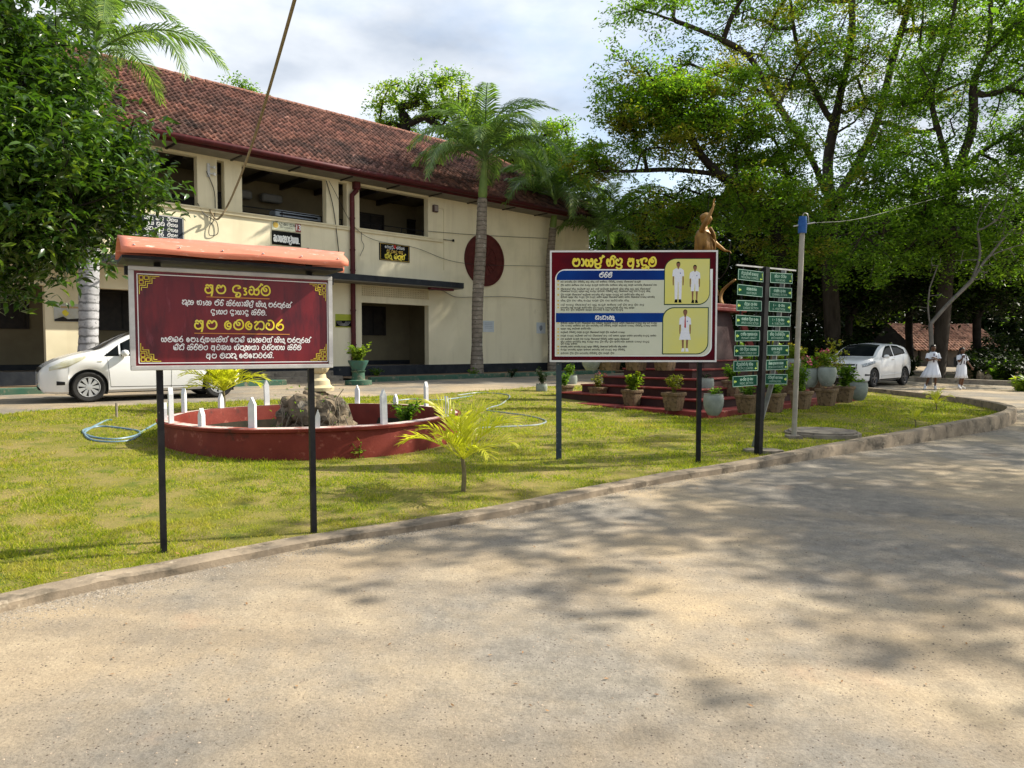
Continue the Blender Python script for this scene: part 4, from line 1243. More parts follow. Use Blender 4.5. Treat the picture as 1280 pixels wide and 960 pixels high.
# ================================================================== TWO NOTICE BOARDS ON POSTS
def plane_xz(org, rz, px, py, y=0):
    ex = Vector((math.cos(rz), math.sin(rz), 0)); ey = Vector((-math.sin(rz), math.cos(rz), 0))
    d = ray(px, py); tt = ((org - CAM).dot(ey) + y) / d.dot(ey); p = CAM + d * tt - org
    return p.dot(ex), p.z
RZ1 = math.atan2(.538, .843)
o1 = Vector((-2.041, 5.365, 0)); o1.z = gz(o1.x, o1.y) + LAWNH
s1 = thing('notice_board', 'maroon school vision and mission board under a small salmon sheet roof on two black posts', 'notice board', o1, RZ1)
q1 = lambda px, py, y=-.02: plane_xz(o1, RZ1, px, py, y)
bx0, bx1 = q1(162, 400)[0], q1(415.5, 400)[0]
bz0, bz1 = 1.505 - o1.z, 2.228 - o1.z
mb = MB(); mb.span((bx0 + .02, -.01, bz0 + .02), (bx1 - .02, .012, bz1 - .02)).build('panel', M['board'], s1)
mb = MB(); fw = .032
mb.span((bx0, -.028, bz0), (bx1, .02, bz0 + fw), .004); mb.span((bx0, -.028, bz1 - fw), (bx1, .02, bz1), .004)
mb.span((bx0, -.0275, bz0 + fw), (bx0 + fw, .0195, bz1 - fw)); mb.span((bx1 - fw, -.0275, bz0 + fw), (bx1, .0195, bz1 - fw))
mb.build('frame', M['alu'], s1)
def post_between(parent, org, rz, pa, pb, y, w_, m, name='post', zbot=None):
    """square post whose foot and top appear at two photo points"""
    xa, za = plane_xz(org, rz, *pa, y); xb, zb = plane_xz(org, rz, *pb, y)
    za = -.25 if zbot is None else zbot
    return MB().bar((xa, y, za), (xb, y, zb), w_, w_).build(name, m, parent)
post_between(s1, o1, RZ1, (205, 699), (196, 322), .05, .042, M['black'])
post_between(s1, o1, RZ1, (392.5, 668), (386, 330), .05, .042, M['black'])
MB().span((bx0 - .02, .028, bz1 - .06), (bx1 + .03, .07, bz1 + .0)).build('crossbar', M['black'], s1)
MB().span((bx0 - .05, -.2, bz1 + .03), (bx1 + .03, .24, bz1 + .05)).build('roof_frame', M['black'], s1)
# little curved sheet roof
mb = MB(); rx0, rx1 = q1(141, 300)[0] + .03, q1(424, 330)[0] + .0
prof = [(-.235, .062), (-.232, .10), (-.20, .125), (-.12, .165), (0, .205), (.12, .17), (.235, .11), (.24, .06)]
for xx in [rx0 + (rx1 - rx0) * i / 24 for i in range(25)]:
    for j, (y, z) in enumerate(prof):
        bul = .004 * math.sin(xx * 9 + j)
        mb.v.append((xx + (.13 if j > 5 and xx > rx1 - .01 else 0) + (.05 if j == 4 and xx > rx1 - .01 else 0), y, bz1 + z + bul))
for i in range(24):
    for j in range(7): mb.f.append((i * 8 + j, i * 8 + 8 + j, i * 8 + 9 + j, i * 8 + 1 + j))
r_ = mb.build('roof_sheet', M['salmon'], s1, smooth=40, recalc=True)
md = r_.modifiers.new('thickness', 'SOLIDIFY'); md.thickness = .006
mb = MB()
for k in range(6):
    xx = rx0 + .08 + k * (rx1 - rx0 - .16) / 5; mb.lathe([(.008, 0), (.008, .006), (.001, .009)], 8, (xx, -.22, bz1 + .115))
mb.build('rivets', M['alu'], s1)
def line1(text, x0, x1, y, hpx, m, th=.19, slope=True):
    ya = y
    xa, za = q1(x0, ya, -.0105); xb, zb = q1(x1, ya, -.0105)
    cxp, czp = q1((x0 + x1) / 2, ya, -.0105)
    sz = hpx * 5.35 / 900
    sinhala(text, sz, (xa + xb) / 2, czp, -.0108, xb - xa, th).build('lettering', m, s1)
line1('අප දැක්ම', 256.5, 337, 362.5, 10, M['yellow'], .19)
line1('ගුණ නැණ පිරි කිරයාශීලී සිසු පරපුරක්', 228, 363, 379.8, 5.2, M['white'], .19)
line1('දැයට දායාද කිරීම.', 264, 333, 390.5, 5.2, M['white'], .19)
line1('අප මෙහෙවර', 243.5, 354, 406.5, 10, M['yellow'], .19)
line1('සමබර පෞරුෂයකින් හෙබි නැණවත් සිසු පරපුරක්', 202, 387, 425, 5.2, M['white'], .19)
line1('බිහි කිරීමට අවශය නිපුණතා වර්ධනය කිරීම', 217, 376, 434.6, 5.2, M['white'], .19)
line1('අප මහඟු මෙහෙවරයි.', 258, 342, 444.8, 5.2, M['white'], .19)
def rule(q, parent, pa, pb, th, y, m, name='rule'):
    xa, za = q(*pa, y); xb, zb = q(*pb, y); return MB().bar((xa, y - .001, za), (xb, y - .001, zb), .002, th).build(name, m, parent)
for pa, pb in (((258, 371), (337, 373.6)), ((243, 416.5), (362, 418))): rule(q1, s1, pa, pb, .006, -.0108, mat('orange_rule', (.6, .25, .06)))
cs = [(170.5, 340.8), (407, 355), (411.5, 451.8), (174.5, 454.2)]
mb = MB(); cc = [q1(*p, -.0108) for p in cs]
x0_, x1_ = (cc[0][0] + cc[3][0]) / 2, (cc[1][0] + cc[2][0]) / 2; zt, zb_ = (cc[0][1] + cc[1][1]) / 2, (cc[2][1] + cc[3][1]) / 2
for a, b in (((x0_, zt), (x1_, zt)), ((x1_, zt), (x1_, zb_)), ((x1_, zb_), (x0_, zb_)), ((x0_, zb_), (x0_, zt))): mb.bar((a[0], -.0118, a[1]), (b[0], -.0118, b[1]), .0015 if a[1] == b[1] else .006, .006 if a[1] == b[1] else .0015)
mb.build('border_line', M['white'], s1)
for cx_, cz_, sx_, sz_ in ((x0_, zt, 1, -1), (x1_, zt, -1, -1), (x1_, zb_, -1, 1), (x0_, zb_, 1, 1)):
    mb = MB(); u_ = .0125
    def seg(a, b):
        A = Vector((cx_ + sx_ * a[0] * u_, -.0119, cz_ + sz_ * a[1] * u_)); B_ = Vector((cx_ + sx_ * b[0] * u_, -.0119, cz_ + sz_ * b[1] * u_))
        h_ = abs(A.z - B_.z) < 1e-6; e = (B_ - A).normalized() * .002
        mb.bar(A - e, B_ + e, .0016 if h_ else .004, .004 if h_ else .0016)
    for (i, j) in ((1, 1), (3.6, 1), (1, 3.6)):
        for a, b in (((i, j), (i + 2, j)), ((i + 2, j), (i + 2, j + 2)), ((i + 2, j + 2), (i, j + 2)), ((i, j + 2), (i, j))): seg(a, b)
    for a, b in (((6.4, 1), (11, 1)), ((6.4, 1), (6.4, 4)), ((6.4, 4), (4, 4)), ((4, 4), (4, 6.4)), ((4, 6.4), (1, 6.4)), ((1, 6.4), (1, 11)), ((7.4, 2), (9, 2)), ((7.4, 2), (7.4, 5)), ((7.4, 5), (5, 5)), ((5, 5), (5, 7.4)), ((5, 7.4), (2, 7.4)), ((2, 7.4), (2, 9))): seg(a, b)
    mb.build('corner_ornament', M['yellow'], s1)

# ---- uniform board
o2 = Vector((1.53, 9.27, 0)); o2.z = gz(o2.x, o2.y) + LAWNH; RZ2 = math.radians(-1.0)
s2 = thing('notice_board', 'maroon and cream school uniform notice board with three printed pupils on two dark posts', 'notice board', o2, RZ2)
q2 = lambda px, py, y=-.02: plane_xz(o2, RZ2, px, py, y)
X0, X1 = q2(687.3, 380)[0], q2(896.5, 380)[0]; Z0, Z1 = q2(790, 452.5)[1], q2(790, 313)[1]
MB().span((X0 + .01, -.02, Z0 + .01), (X1 - .01, .02, Z1 - .01)).build('panel', M['board2'], s2)
mb = MB(); fw = .022
mb.span((X0, -.026, Z0), (X1, .03, Z0 + fw)); mb.span((X0, -.026, Z1 - fw), (X1, .03, Z1)); mb.span((X0, -.0255, Z0 + fw), (X0 + fw, .0295, Z1 - fw)); mb.span((X1 - fw, -.0255, Z0 + fw), (X1, .0295, Z1 - fw))
mb.build('frame', mat('white_frame', (.70, .69, .66), (.6, .58, .55), 6, .5), s2)
post_between(s2, o2, RZ2, (698.5, 577), (698.5, 330), .06, .07, mat('worn_dark_post', (.025, .04, .05), (.04, .055, .065), 5, .5, .2, 30, spots=((.32, .33, .34), 9, .62, .7)))
post_between(s2, o2, RZ2, (872.5, 583), (876, 330), .06, .055, M['black'])
MB().span((X0 + .1, .035, Z0 + .3), (X1 - .1, .06, Z0 + .35)).build('crossbar', M['black'], s2)
def rpoly(pa, pb, rad, corners, y):                # rectangle with chosen rounded corners, photo coordinates
    (xa, za), (xb, zb) = q2(*pa, y), q2(*pb, y); out_ = []
    for (cx_, cz_, a0, key) in ((xa, za, 90, 'tl'), (xa, zb, 180, 'bl'), (xb, zb, 270, 'br'), (xb, za, 0, 'tr')):
        if key in corners:
            ox = cx_ + (rad if cx_ == xa else -rad); oz = cz_ + (-rad if cz_ == za else rad)
            for k in range(9): a_ = math.radians(a0 + 90 * k / 8); out_.append((ox + rad * math.cos(a_), oz + rad * math.sin(a_)))
        else: out_.append((cx_, cz_))
    return out_
put_poly(rpoly((694, 336.6), (889.5, 445.5), .13, ('tl', 'br'), -.02), 0, 0, -.0202, M['white'], 'print', s2, .0006)
put_poly(rpoly((694.8, 350.5), (888, 444.6), .12, ('br',), -.02), 0, 0, -.0209, M['paper'], 'print', s2, .0006)
put_poly(rpoly((695.6, 338.2), (832, 350), .10, ('tl',), -.02), 0, 0, -.0209, M['blueprint'], 'print', s2, .001)
put_poly(rpoly((694.8, 391.3), (832, 402.8), .12, (), -.02), 0, 0, -.0216, M['blueprint'], 'print', s2, .001)
put_poly(rpoly((830.4, 323), (887, 381.2), .15, ('tl', 'br'), -.02), 0, 0, -.0220, mat('dark_green_print', (.01, .05, .03)), 'print', s2, .0008)
put_poly(rpoly((831.4, 323.8), (886.3, 379.9), .14, ('tl', 'br'), -.02), 0, 0, -.0229, M['yellowprint'], 'print', s2, .0008)
put_poly(rpoly((828, 384), (885.2, 443), .15, ('tl', 'br'), -.02), 0, 0, -.0220, bpy.data.materials['dark_green_print'], 'print', s2, .0008)
put_poly(rpoly((829.2, 385.2), (884, 441.8), .14, ('tl', 'br'), -.02), 0, 0, -.0229, M['yellowprint'], 'print', s2, .0008)
def line2(text, x0, x1, y, hpx, m, th=.2, yy=-.022, smooth=True, name='lettering'):
    (xa, _), (xb, zc) = q2(x0, y, yy), q2(x1, y, yy)
    return sinhala(text, hpx * 9.25 / 900, (xa + xb) / 2, zc, yy, xb - xa, th, smooth).build(name, m, s2)
line2('පාසල් නිළ ඇඳුම', 716.3, 819.5, 327.8, 9.0, M['yellow'], .26)
line2('පිරිමි', 749.5, 764.5, 344.2, 4.6, M['white'], .22, -.0235)
line2('ගැහැණු', 744.5, 767.5, 397, 4.4, M['white'], .22, -.0235)
WORDS = ['සිසු', 'පාසල', 'නිල', 'ඇඳුම', 'කලිසම', 'හිසකෙස්', 'සුදු', 'කමිසය', 'සපත්තු', 'පැළද', 'යුතුය', 'දිග', 'වන', 'ගවුම', 'ටයි', 'සමග', 'කළ', 'රැවුල', 'අනිවාර්ය', 'වේ', 'පිරිසිදු', 'අමතර']
wr = random.Random(5)
L1_ = [(280, 697), (302, 805), (328, 760), (343, 760), (366, 718), (382, 790), (406, 618), (434, 720), (453, 655), (467, 580)]
L2_ = [(556, 805), (573, 805), (593, 365), (617, 590), (640, 800), (662, 620), (680, 755), (694, 275), (713, 605), (733, 592), (757, 520)]
tx = MB()
for yy_, xe in L1_ + L2_:
    px0, px1, py = 670 + 165 / 5.333, 670 + xe / 5.333, 300 + (yy_ - 2) / 5.333
    nw = max(3, int((px1 - px0) / 8.2)); txt = ' '.join(wr.choice(WORDS) for _ in range(nw))
    (xa, _), (xb, zc) = q2(px0, py, -.022), q2(px1, py, -.022)
    m_ = sinhala(txt, .0175, (xa + xb) / 2, zc, -.0217, xb - xa, .22, False); tx.add(m_.v, m_.f)
tx.build('lettering', M['ink'], s2)
tx = MB()
for yy_ in (273, 298, 325, 365, 405, 430, 450, 553, 592, 613, 638, 660, 710, 733, 753):
    x_, z_ = q2(670 + 148 / 5.333, 300 + yy_ / 5.333, -.022)
    tx.poly([(x_ + .012 * math.cos(a_), z_ + .012 * math.sin(a_)) for a_ in [2 * PI * k / 8 for k in range(8)]], 0, .001)
tx.v = [(a, -.0216 - c, b) for a, b, c in tx.v]; tx.build('bullets', M['gold'], s2, recalc=True)
def printed_pupil(px, py0, py1, kind):
    x_, zt_ = q2(px, py0, -.0235); _, zb2 = q2(px, py1, -.0235); H_ = zt_ - zb2; u = H_ / 100
    P_ = lambda pts, m, off, nm='print': put_poly([(a * u, zb2 + b * u) for a, b in pts], x_, 0, -.0238 - off, m, nm, s2, .0004)
    hd = [(4.6 * math.cos(a), 92 + 6.3 * math.sin(a)) for a in [2 * PI * k / 12 for k in range(12)]]
    P_([(a * 1.1, b + 1.6) for a, b in hd], M['ink'], 0); P_(hd if kind == 'girl' else [(a, min(b, 96)) for a, b in hd], M['skinprint'], .0005)
    P_([(-2, 82), (2, 82), (2, 88), (-2, 88)], M['skinprint'], 0)
    for s_ in (-1, 1):
        P_([(s_ * 10, 70), (s_ * 13, 70), (s_ * 13.6, 52), (s_ * 13, 42), (s_ * 10.6, 42), (s_ * 10.8, 52)], M['skinprint'], .0002)
        P_([(s_ * 6, 83), (s_ * 13, 79), (s_ * 14.5, 64), (s_ * 9.5, 64)], M['whiteprint'], .0008)
    P_([(-9, 82), (-3, 84), (0, 80), (3, 84), (9, 82), (9.5, 66), (9, 50), (-9, 50), (-9.5, 66)], M['whiteprint'], .0012)
    if kind == 'long':
        for s_ in (-1, 1): P_([(s_ * .6, 50), (s_ * 9, 50), (s_ * 8, 7), (s_ * 1.5, 7)], M['whiteprint'], .0006)
        sh = M['ink']
    elif kind == 'short':
        for s_ in (-1, 1):
            P_([(s_ * .6, 50), (s_ * 10, 50), (s_ * 10.5, 31), (s_ * 1.5, 31)], M['whiteprint'], .0006)
            P_([(s_ * 3, 31), (s_ * 8, 31), (s_ * 7, 7), (s_ * 4, 7)], M['skinprint'], 0)
        sh = M['ink']
    else:
        P_([(-8, 55), (8, 55), (14, 28), (-14, 28)], M['whiteprint'], .0006)
        for s_ in (-1, 1): P_([(s_ * 2.5, 28), (s_ * 7.5, 28), (s_ * 6.5, 8), (s_ * 3, 8)], M['skinprint'], 0)
        P_([(-1, 82), (1, 82), (2, 58), (0, 55), (-2, 58)], M['redprint'], .0016)
        sh = M['white']
    for s_ in (-1, 1): P_([(s_ * 1.5, 8), (s_ * 7, 8), (s_ * 9, 0), (s_ * 1.5, 0)], sh, .0010)
    P_([(4, 73), (6, 73), (6, 70), (4, 70)], mat('badge_blue', (.03, .05, .3)), .0016)
printed_pupil(848, 326.8, 378.2, 'long'); printed_pupil(868.8, 330.9, 378.8, 'short'); printed_pupil(856.6, 386.6, 439.5, 'girl')

# ---- green direction boards
RZ3 = math.atan2(.55, .83)
o3 = G(947, 569, .03); q3 = lambda px, py, y=0.0: plane_xz(o3, RZ3, px, py, y)
s3 = thing('direction_sign', 'tall black-post direction sign with two columns of small green arrow plates', 'sign', o3, RZ3)
post_between(s3, o3, RZ3, (947.2, 569), (957, 334), 0.0, .082, M['black'])
xa, za = q3(966, 480, .12); xt, ztp = q3(980, 336, .12); xb_, _ = q3(957, 557, .30)
MB().tube([(xb_, .55, -.1), (xa, .14, za), (xt, .12, ztp)], .035, 8).build('rear_post', mat('weathered_grey_post', (.13, .15, .15), (.25, .25, .24), 6, .6, .3, 30), s3)
a_, b_ = q3(922, 331), q3(996, 338)
MB().bar((a_[0], .02, a_[1]), (b_[0], .02, (a_[1] + b_[1]) / 2), .02, .02).build('top_bar', M['alu'], s3)
for (pa, pb) in (((920.5, 478), (929, 333)), ((941, 480), (948, 335)), ((960, 478), (970, 340)), ((980, 476), (988, 342))):
    (x_, z_), (x2_, z2_) = q3(*pa, .02), q3(*pb, .02)
    MB().bar((x_, .02, z_), (x2_, .02, z2_), .018, .018).build('rod', M['black'], s3)
ENG = [["PRINCIPAL'S OFFICE", 'AUDITORIUM', 'SCIENCE SECTION', 'APPLIED SCIENCE SECTION', 'PRIMARY LIBRARY', 'HOME SCIENCE UNIT', "PRINCIPAL'S QUARTERS", 'MUSIC SECTION'],
       ['PLAYGROUND', 'COMMERCE SECTION', '6 - 9 SECTION', '4 - 5 SECTION', 'BOYS WASHROOM', 'CANTEEN', 'SPECIAL EDUCATION UNIT', 'SWIMMING POOL']]
SIN = [['විදුහල්පති කායාල', 'ශවණාගාරය', 'විදයා අංශය', 'තාක්ෂණ විදයා අංශය', 'පාමික පුසතකාලය', 'ගෘහ විදයා ඒකකය', 'විදුහල්පති නිල නිවස', 'සංගීත අංශය'],
       ['කීඩා පිටිය', 'වාණිජ අංශය', '6 - 9 අංශය', '1 - 5 අංශය', 'සිසු වැසිකිලිය', 'ආපන ශාලාව', 'විශෙෂ අධයාපන ඒකකය', 'පිහිනුම් තටාකය']]
for col_ in range(2):
    for r in range(8):
        f = r / 7
        if col_ == 0: ax_, ay_, ww = 938.3 + (931 - 938.3) * f, 344.6 + (476.2 - 344.6) * f, 31.5 - 1.0 * f
        else: ax_, ay_, ww = 978 + (971.5 - 978) * f, 347.6 + (474 - 347.6) * f, 27.8 - .5 * f
        xc_, zc_ = q3(ax_, ay_, -.02); x0p, _ = q3(ax_ - ww / 2, ay_, -.02); x1p, _ = q3(ax_ + ww / 2, ay_, -.02); W_ = x1p - x0p; H_ = .146
        tilt = math.radians(random.Random(r * 2 + col_).uniform(-1.5, 1.5))
        pl = MB().box((0, 0, 0), (W_, .012, H_)).build('plate', M['signgreen'], s3, loc=(xc_, -.02 if col_ == 0 else .0, zc_)); pl.rotation_euler = (0, tilt, 0)
        mb = MB()
        for (a, b, c, d) in ((0, H_ / 2 - .005, W_, .008), (0, -H_ / 2 + .005, W_, .008), (W_ / 2 - .004, 0, .008, H_ - .02), (-W_ / 2 + .004, 0, .008, H_ - .02)): mb.box((a, -.0065, b), (c, .0014, d * .75 if c > d else d))
        mb.build('border', M['signborder'], pl)
        left = col_ == 0; bent = (col_, r) in ((0, 0), (0, 6), (1, 0), (1, 6))
        ax2 = (-W_ / 2 + .05) if (left and not bent) else (W_ / 2 - .045)
        tcx = .03 if (left and not bent) else -.025
        sinhala(SIN[col_][r], .034, tcx, .022, -.0062, min(W_ * .66, .026 * len(SIN[col_][r])), .15, False).build('lettering', M['signborder'], pl)
        latin(ENG[col_][r], .045, tcx, -.033, -.0062, min(W_ * .68, .021 * len(ENG[col_][r])), -.0005).build('lettering', M['signborder'], pl)
        mb = MB(); sg = -1 if left else 1
        if not bent: mb.poly([(ax2 + sg * .032, 0), (ax2 + sg * .005, .026), (ax2 + sg * .005, .01), (ax2 - sg * .025, .01), (ax2 - sg * .025, -.01), (ax2 + sg * .005, -.01), (ax2 + sg * .005, -.026)], 0, .0012)
        else: mb.poly([(ax2 + .012, .045), (ax2 + .024, .045), (ax2 + .024, -.03), (ax2 - .005, -.03), (ax2 - .005, -.018), (ax2 - .03, -.036), (ax2 - .005, -.052), (ax2 - .005, -.042), (ax2 + .024, -.042), (ax2 + .012, -.02)][:9], 0, .0012)
        mb.v = [(a, -.0064 - c, b) for a, b, c in mb.v]; mb.build('arrow', M['arrow'], pl, recalc=True)
# flat stone at the foot
tag(MB().poly([(q[0] * 1.0, q[1]) for q in blob(.34, .22, 4, 9)], 0, .05).build('paving_stone', M['concrete'], None, loc=G(955, 566, .03)), 'broken flat stone at the foot of the direction sign', 'stone')

# ---- pale steel pole with blue cap
pz = G(992, 548, .03); pole = thing('steel_pole', 'tall pale steel pole with a blue wrapped top beside the direction sign', 'pole', pz)
tpv = Y(1003.5, 272, pz.y + .02) - pz
M['poleB'] = mat('pale_steel_pole', (.36, .33, .27), (.26, .24, .20), 5, .5, .1, 30, metal=.1)
MB().tube([(0, 0, -.2), tpv * .5, tpv], .041, 12).build('pole', M['poleB'], pole, smooth=True)
MB().tube([tpv * .93, tpv * .97, tpv * 1.004], [.064, .072, .06], 12).build('blue_cap', mat('blue_tarp', (.01, .06, .22), (.02, .10, .30), 12, .5), pole, smooth=True)
MB().tube([tpv + Vector((-.15, 0, -.14)), tpv + Vector((.2, 0, -.08))], .012, 6).build('crossarm', M['alu'], pole)
mb = MB(); mb.tube(smoothpath([tpv + Vector((-.02, 0, -.02)), tpv + Vector((.02, 0, .07)), tpv + Vector((.08, 0, .04)), tpv + Vector((.1, 0, -.1))]), .008, 5); mb.build('wire_loop', M['poleB'], pole)
cable('thin overhead wire running from the steel pole into the trees on the right', [pz + tpv + Vector((.15, 0, -.09)), Y(1080, 272, 14), Y(1180, 245, 18)], .0035, M['wire'])
MB().box((0, 0, .02), (.22, .22, .06)).build('footing', M['concrete'], pole)

# ---- round concrete slab
mz = G(1042, 549, .03); rnd = random.Random(2)
mb = MB(); pts = [(.62 * math.cos(a) * rnd.uniform(.95, 1.03), .62 * math.sin(a) * rnd.uniform(.95, 1.03)) for a in [2 * PI * k / 14 for k in range(14)]]
mb.poly(pts, 0, .07); cov = thing('manhole_cover', 'round weathered concrete slab on the lawn beside the pole', 'manhole cover', mz + Vector((0, .45, 0)))
mb.build('slab', M['concrete'], cov)
mb = MB(); mb.poly([(p[0] * .9, p[1] * .9) for p in pts], .071, .10); mb.build('lid', M['concrete'], cov)

# ================================================================== POND WITH PICKETS
zr = gz(RING_C.x, RING_C.y)
ring = thing('garden_pond', 'round garden pond with a low red wall and white picket stakes', 'pond', (RING_C.x, RING_C.y, zr))
RH = .36; TH = .17; n = 72; mb = MB()
rr = [RING_R * (1 + .012 * math.sin(3 * k) + .008 * math.sin(7.3 * k)) for k in [2 * PI * i / n for i in range(n)]]
profr = [(0, -.2), (0, .06), (-.012, RH - .05), (.03, RH - .035), (.035, RH), (-TH, RH + .008), (-TH - .01, RH - .03), (-TH, -.45)]
for i in range(n):
    a = 2 * PI * i / n
    for d_, z_ in profr: mb.v.append(((rr[i] + d_) * math.cos(a), (rr[i] + d_) * math.sin(a), z_))
k = len(profr)
for i in range(n):
    j = (i + 1) % n
    for q in range(k - 1): mb.f.append((i * k + q, j * k + q, j * k + q + 1, i * k + q + 1))
mb.build('wall', M['oxide'], ring, smooth=30, recalc=True)
mb = MB()
mb.lathe([(RING_R - TH - .022, -.2), (RING_R - TH - .020, .06), (RING_R - TH - .018, .13)], 72, caps=False); mb.build('algae_band', mat('wet_algae', (.015, .018, .010), (.04, .03, .018), 5, .5), ring, recalc=True)
# white painted strip along the top
mb = MB()
for i in range(n):
    a = 2 * PI * i / n
    for d_, z_ in ((-.02 + .012 * math.sin(i * 1.7), RH + .005), (-TH + .015, RH + .012)): mb.v.append(((rr[i] + d_) * math.cos(a), (rr[i] + d_) * math.sin(a), z_))
for i in range(n):
    j = (i + 1) % n; mb.f.append((2 * i, 2 * j, 2 * j + 1, 2 * i + 1))
mb.build('rim_paint', mat('pale_rim_paint', (.55, .40, .34), (.62, .54, .48), 3, .7, spots=((.35, .10, .07), 4, .5, .62)), ring, recalc=True)
wm, wt_, wb = newmat('pond_water'); wb.inputs['Base Color'].default_value = (.012, .018, .008, 1); wb.inputs['Roughness'].default_value = .1
wn = N(wt_, 'ShaderNodeTexNoise', Scale=6.0, Detail=3); wbp = N(wt_, 'ShaderNodeBump', Strength=.12, Distance=.02)
wt_.links.new(wn.outputs['Fac'], wbp.inputs['Height']); wt_.links.new(wbp.outputs['Normal'], wb.inputs['Normal'])
mb = MB(); mb.lathe([(RING_R - TH * .8, -.12), (.01, -.12)], 48, caps=False); mb.build('water', wm, ring, recalc=True)
def picket(px, py0, py1, wpx):
    # on the wall top: find the ring point nearest this sight line
    best = None
    for i in range(720):
        a = 2 * PI * i / 720; x = RING_C.x + (RING_R - .1) * math.cos(a); y = RING_C.y + (RING_R - .1) * math.sin(a); z = zr + RH
        v_ = Vector((x, y, z)) - CAM; c, s = math.cos(PITCH), math.sin(PITCH)
        f = v_.y * c - v_.z * s; upc = v_.y * s + v_.z * c
        qx, qy = 640 + FPX * v_.x / f, 480 - FPX * upc / f
        e = (qx - px) ** 2 + ((qy - py1) * 1.2) ** 2
        if best is None or e < best[0]: best = (e, a, f)
    a, f = best[1], best[2]; h = (py1 - py0) * f / 900; w_ = max(.06, wpx * f / 900 * .66)
    x, y = (RING_R - .09) * math.cos(a), (RING_R - .09) * math.sin(a)
    mb = MB(); mb.poly([(-w_ / 2, 0), (w_ / 2, 0), (w_ / 2, h - .09), (0, h), (-w_ / 2, h - .09)], -.028, .028); mb.v = [(p, r, q) for p, q, r in mb.v]
    o = mb.build('picket', M['picket'], ring, loc=(x, y, RH + .004), rz=a + PI / 2 + random.uniform(-.06, .06), recalc=True); o.rotation_euler[1] = random.uniform(-.03, .03)
for p in ((206, 504, 526, 6), (214, 488, 532, 8), (231, 486, 517, 7), (252, 517, 540, 11), (277, 490, 509, 9), (316.5, 505, 544, 13), (334, 472, 504, 9), (397, 520, 543, 9), (446, 479, 502, 8), (480, 496, 540, 11), (494, 489, 502, 8), (532.5, 476, 507, 7.5), (557, 495, 520, 9)): picket(*p)
M['rock'] = mat('grey_brown_rock', (.27, .21, .14), (.10, .08, .055), 3, .92, .8, 9, spots=[((.34, .31, .25), 4, .58, .72), ((.03, .03, .022), 6, .58, .7)], spec=.2, dist=.05)
def rock_mesh(r, seed, name='rock'):
    bm = bmesh.new(); bmesh.ops.create_icosphere(bm, subdivisions=3, radius=1)
    rn = random.Random(seed); off = Vector((rn.uniform(0, 50), rn.uniform(0, 50), rn.uniform(0, 50)))
    from mathutils import noise
    for v in bm.verts:
        c = v.co.copy(); q = noise.noise(c * 1.1 + off) * .45 + noise.noise(c * 3 + off) * .16
        pl_ = max(abs(c.x), abs(c.y), abs(c.z)); c = c * (1 - .25 * (1 - 1 / (pl_ * 1.35)))
        v.co = Vector((c.x * r[0], c.y * r[1], c.z * r[2])) * (1 + q)
    for f in bm.faces: f.smooth = True
    me = bpy.data.meshes.new(name); bm.to_mesh(me); bm.free(); me.materials.append(M['rock']); me.set_sharp_from_angle(angle=math.radians(28)); return me
ROCKK = .86
rocks = thing('rock_pile', 'pile of rough grey rocks with dry vines standing in the pond', 'rocks', (RING_C.x, RING_C.y, zr - .2))
RC = Y(392, 500, RING_C.y + .1) - Vector((RING_C.x, RING_C.y, zr - .2)); RC.z = 0
rn = random.Random(11)
for (dx, dy, dz, r) in ((-.42, -.1, .22, .27), (-.38, 0, .58, .24), (-.1, -.25, .28, .25), (-.12, -.2, .68, .26), (.2, -.2, .3, .26), (.22, -.15, .6, .28), (.48, -.1, .25, .22), (.05, .2, .5, .4), (.3, .25, .4, .35), (-.25, .3, .45, .35), (.0, 0.05, .78, .24), (-.42, -.12, .80, .13), (.38, 0, .72, .2), (-.28, -.35, .15, .14), (.66, .0, .12, .16)):
    link('rock', rock_mesh((r * ROCKK * rn.uniform(.9, 1.25), r * rn.uniform(.9, 1.2), r * rn.uniform(.75, 1)), rn.random() * 99), rocks, Vector((RC.x + dx * ROCKK, RC.y + dy * ROCKK, dz * .92)), rn.uniform(0, 6))
P_ = []
for i in range(500):
    a = rn.uniform(0, 2 * PI); P_.append((RC.x + rn.gauss(.1, .35), RC.y - .3 + rn.gauss(0, .2), rn.uniform(.1, 1.0)))
leaves(np.array(P_[:120]), .05, M['leaf_mid'], 'creeper', rocks, kind='stuff')
mb = MB()
for i in range(15):
    x = RC.x + rn.uniform(-.5, .6); yq = RC.y - .42 + rn.uniform(-.05, .1); z = rn.uniform(.5, .98)
    mb.tube(smoothpath([(x, yq + .1, z), (x + rn.uniform(-.1, .1), yq, z - .2), (x + rn.uniform(-.15, .15), yq - .02, max(.1, z - rn.uniform(.3, .6)))], 3), .008, 4)
mb.build('dry_vines', mat('dry_vine', (.20, .16, .11)), rocks, kind='stuff')
fin = thing('stone_finial', 'cream lotus-bud stone finial on a round base standing on the pond rocks', 'finial', (RING_C.x + RC.x + .05, RING_C.y + RC.y + .15, zr - .2 + .90))
M['cream_stone'] = mat('cream_stone', (.62, .52, .32), (.50, .41, .25), 4, .8, .2, 20)
MB().lathe([(.22, 0), (.23, .05), (.17, .09), (.16, .16), (.11, .2), (.10, .26)], 20).build('base', M['cream_stone'], fin, smooth=True)
mb = MB(); nn = 40
for z_, r_ in ((.26, .07), (.30, .12), (.38, .155), (.46, .15), (.54, .11), (.60, .05), (.63, .01)):
    for k in range(nn):
        t_ = 2 * PI * k / nn; q = r_ * (1 + .10 * abs(math.sin(4 * t_))); mb.v.append((q * math.cos(t_), q * math.sin(t_), z_))
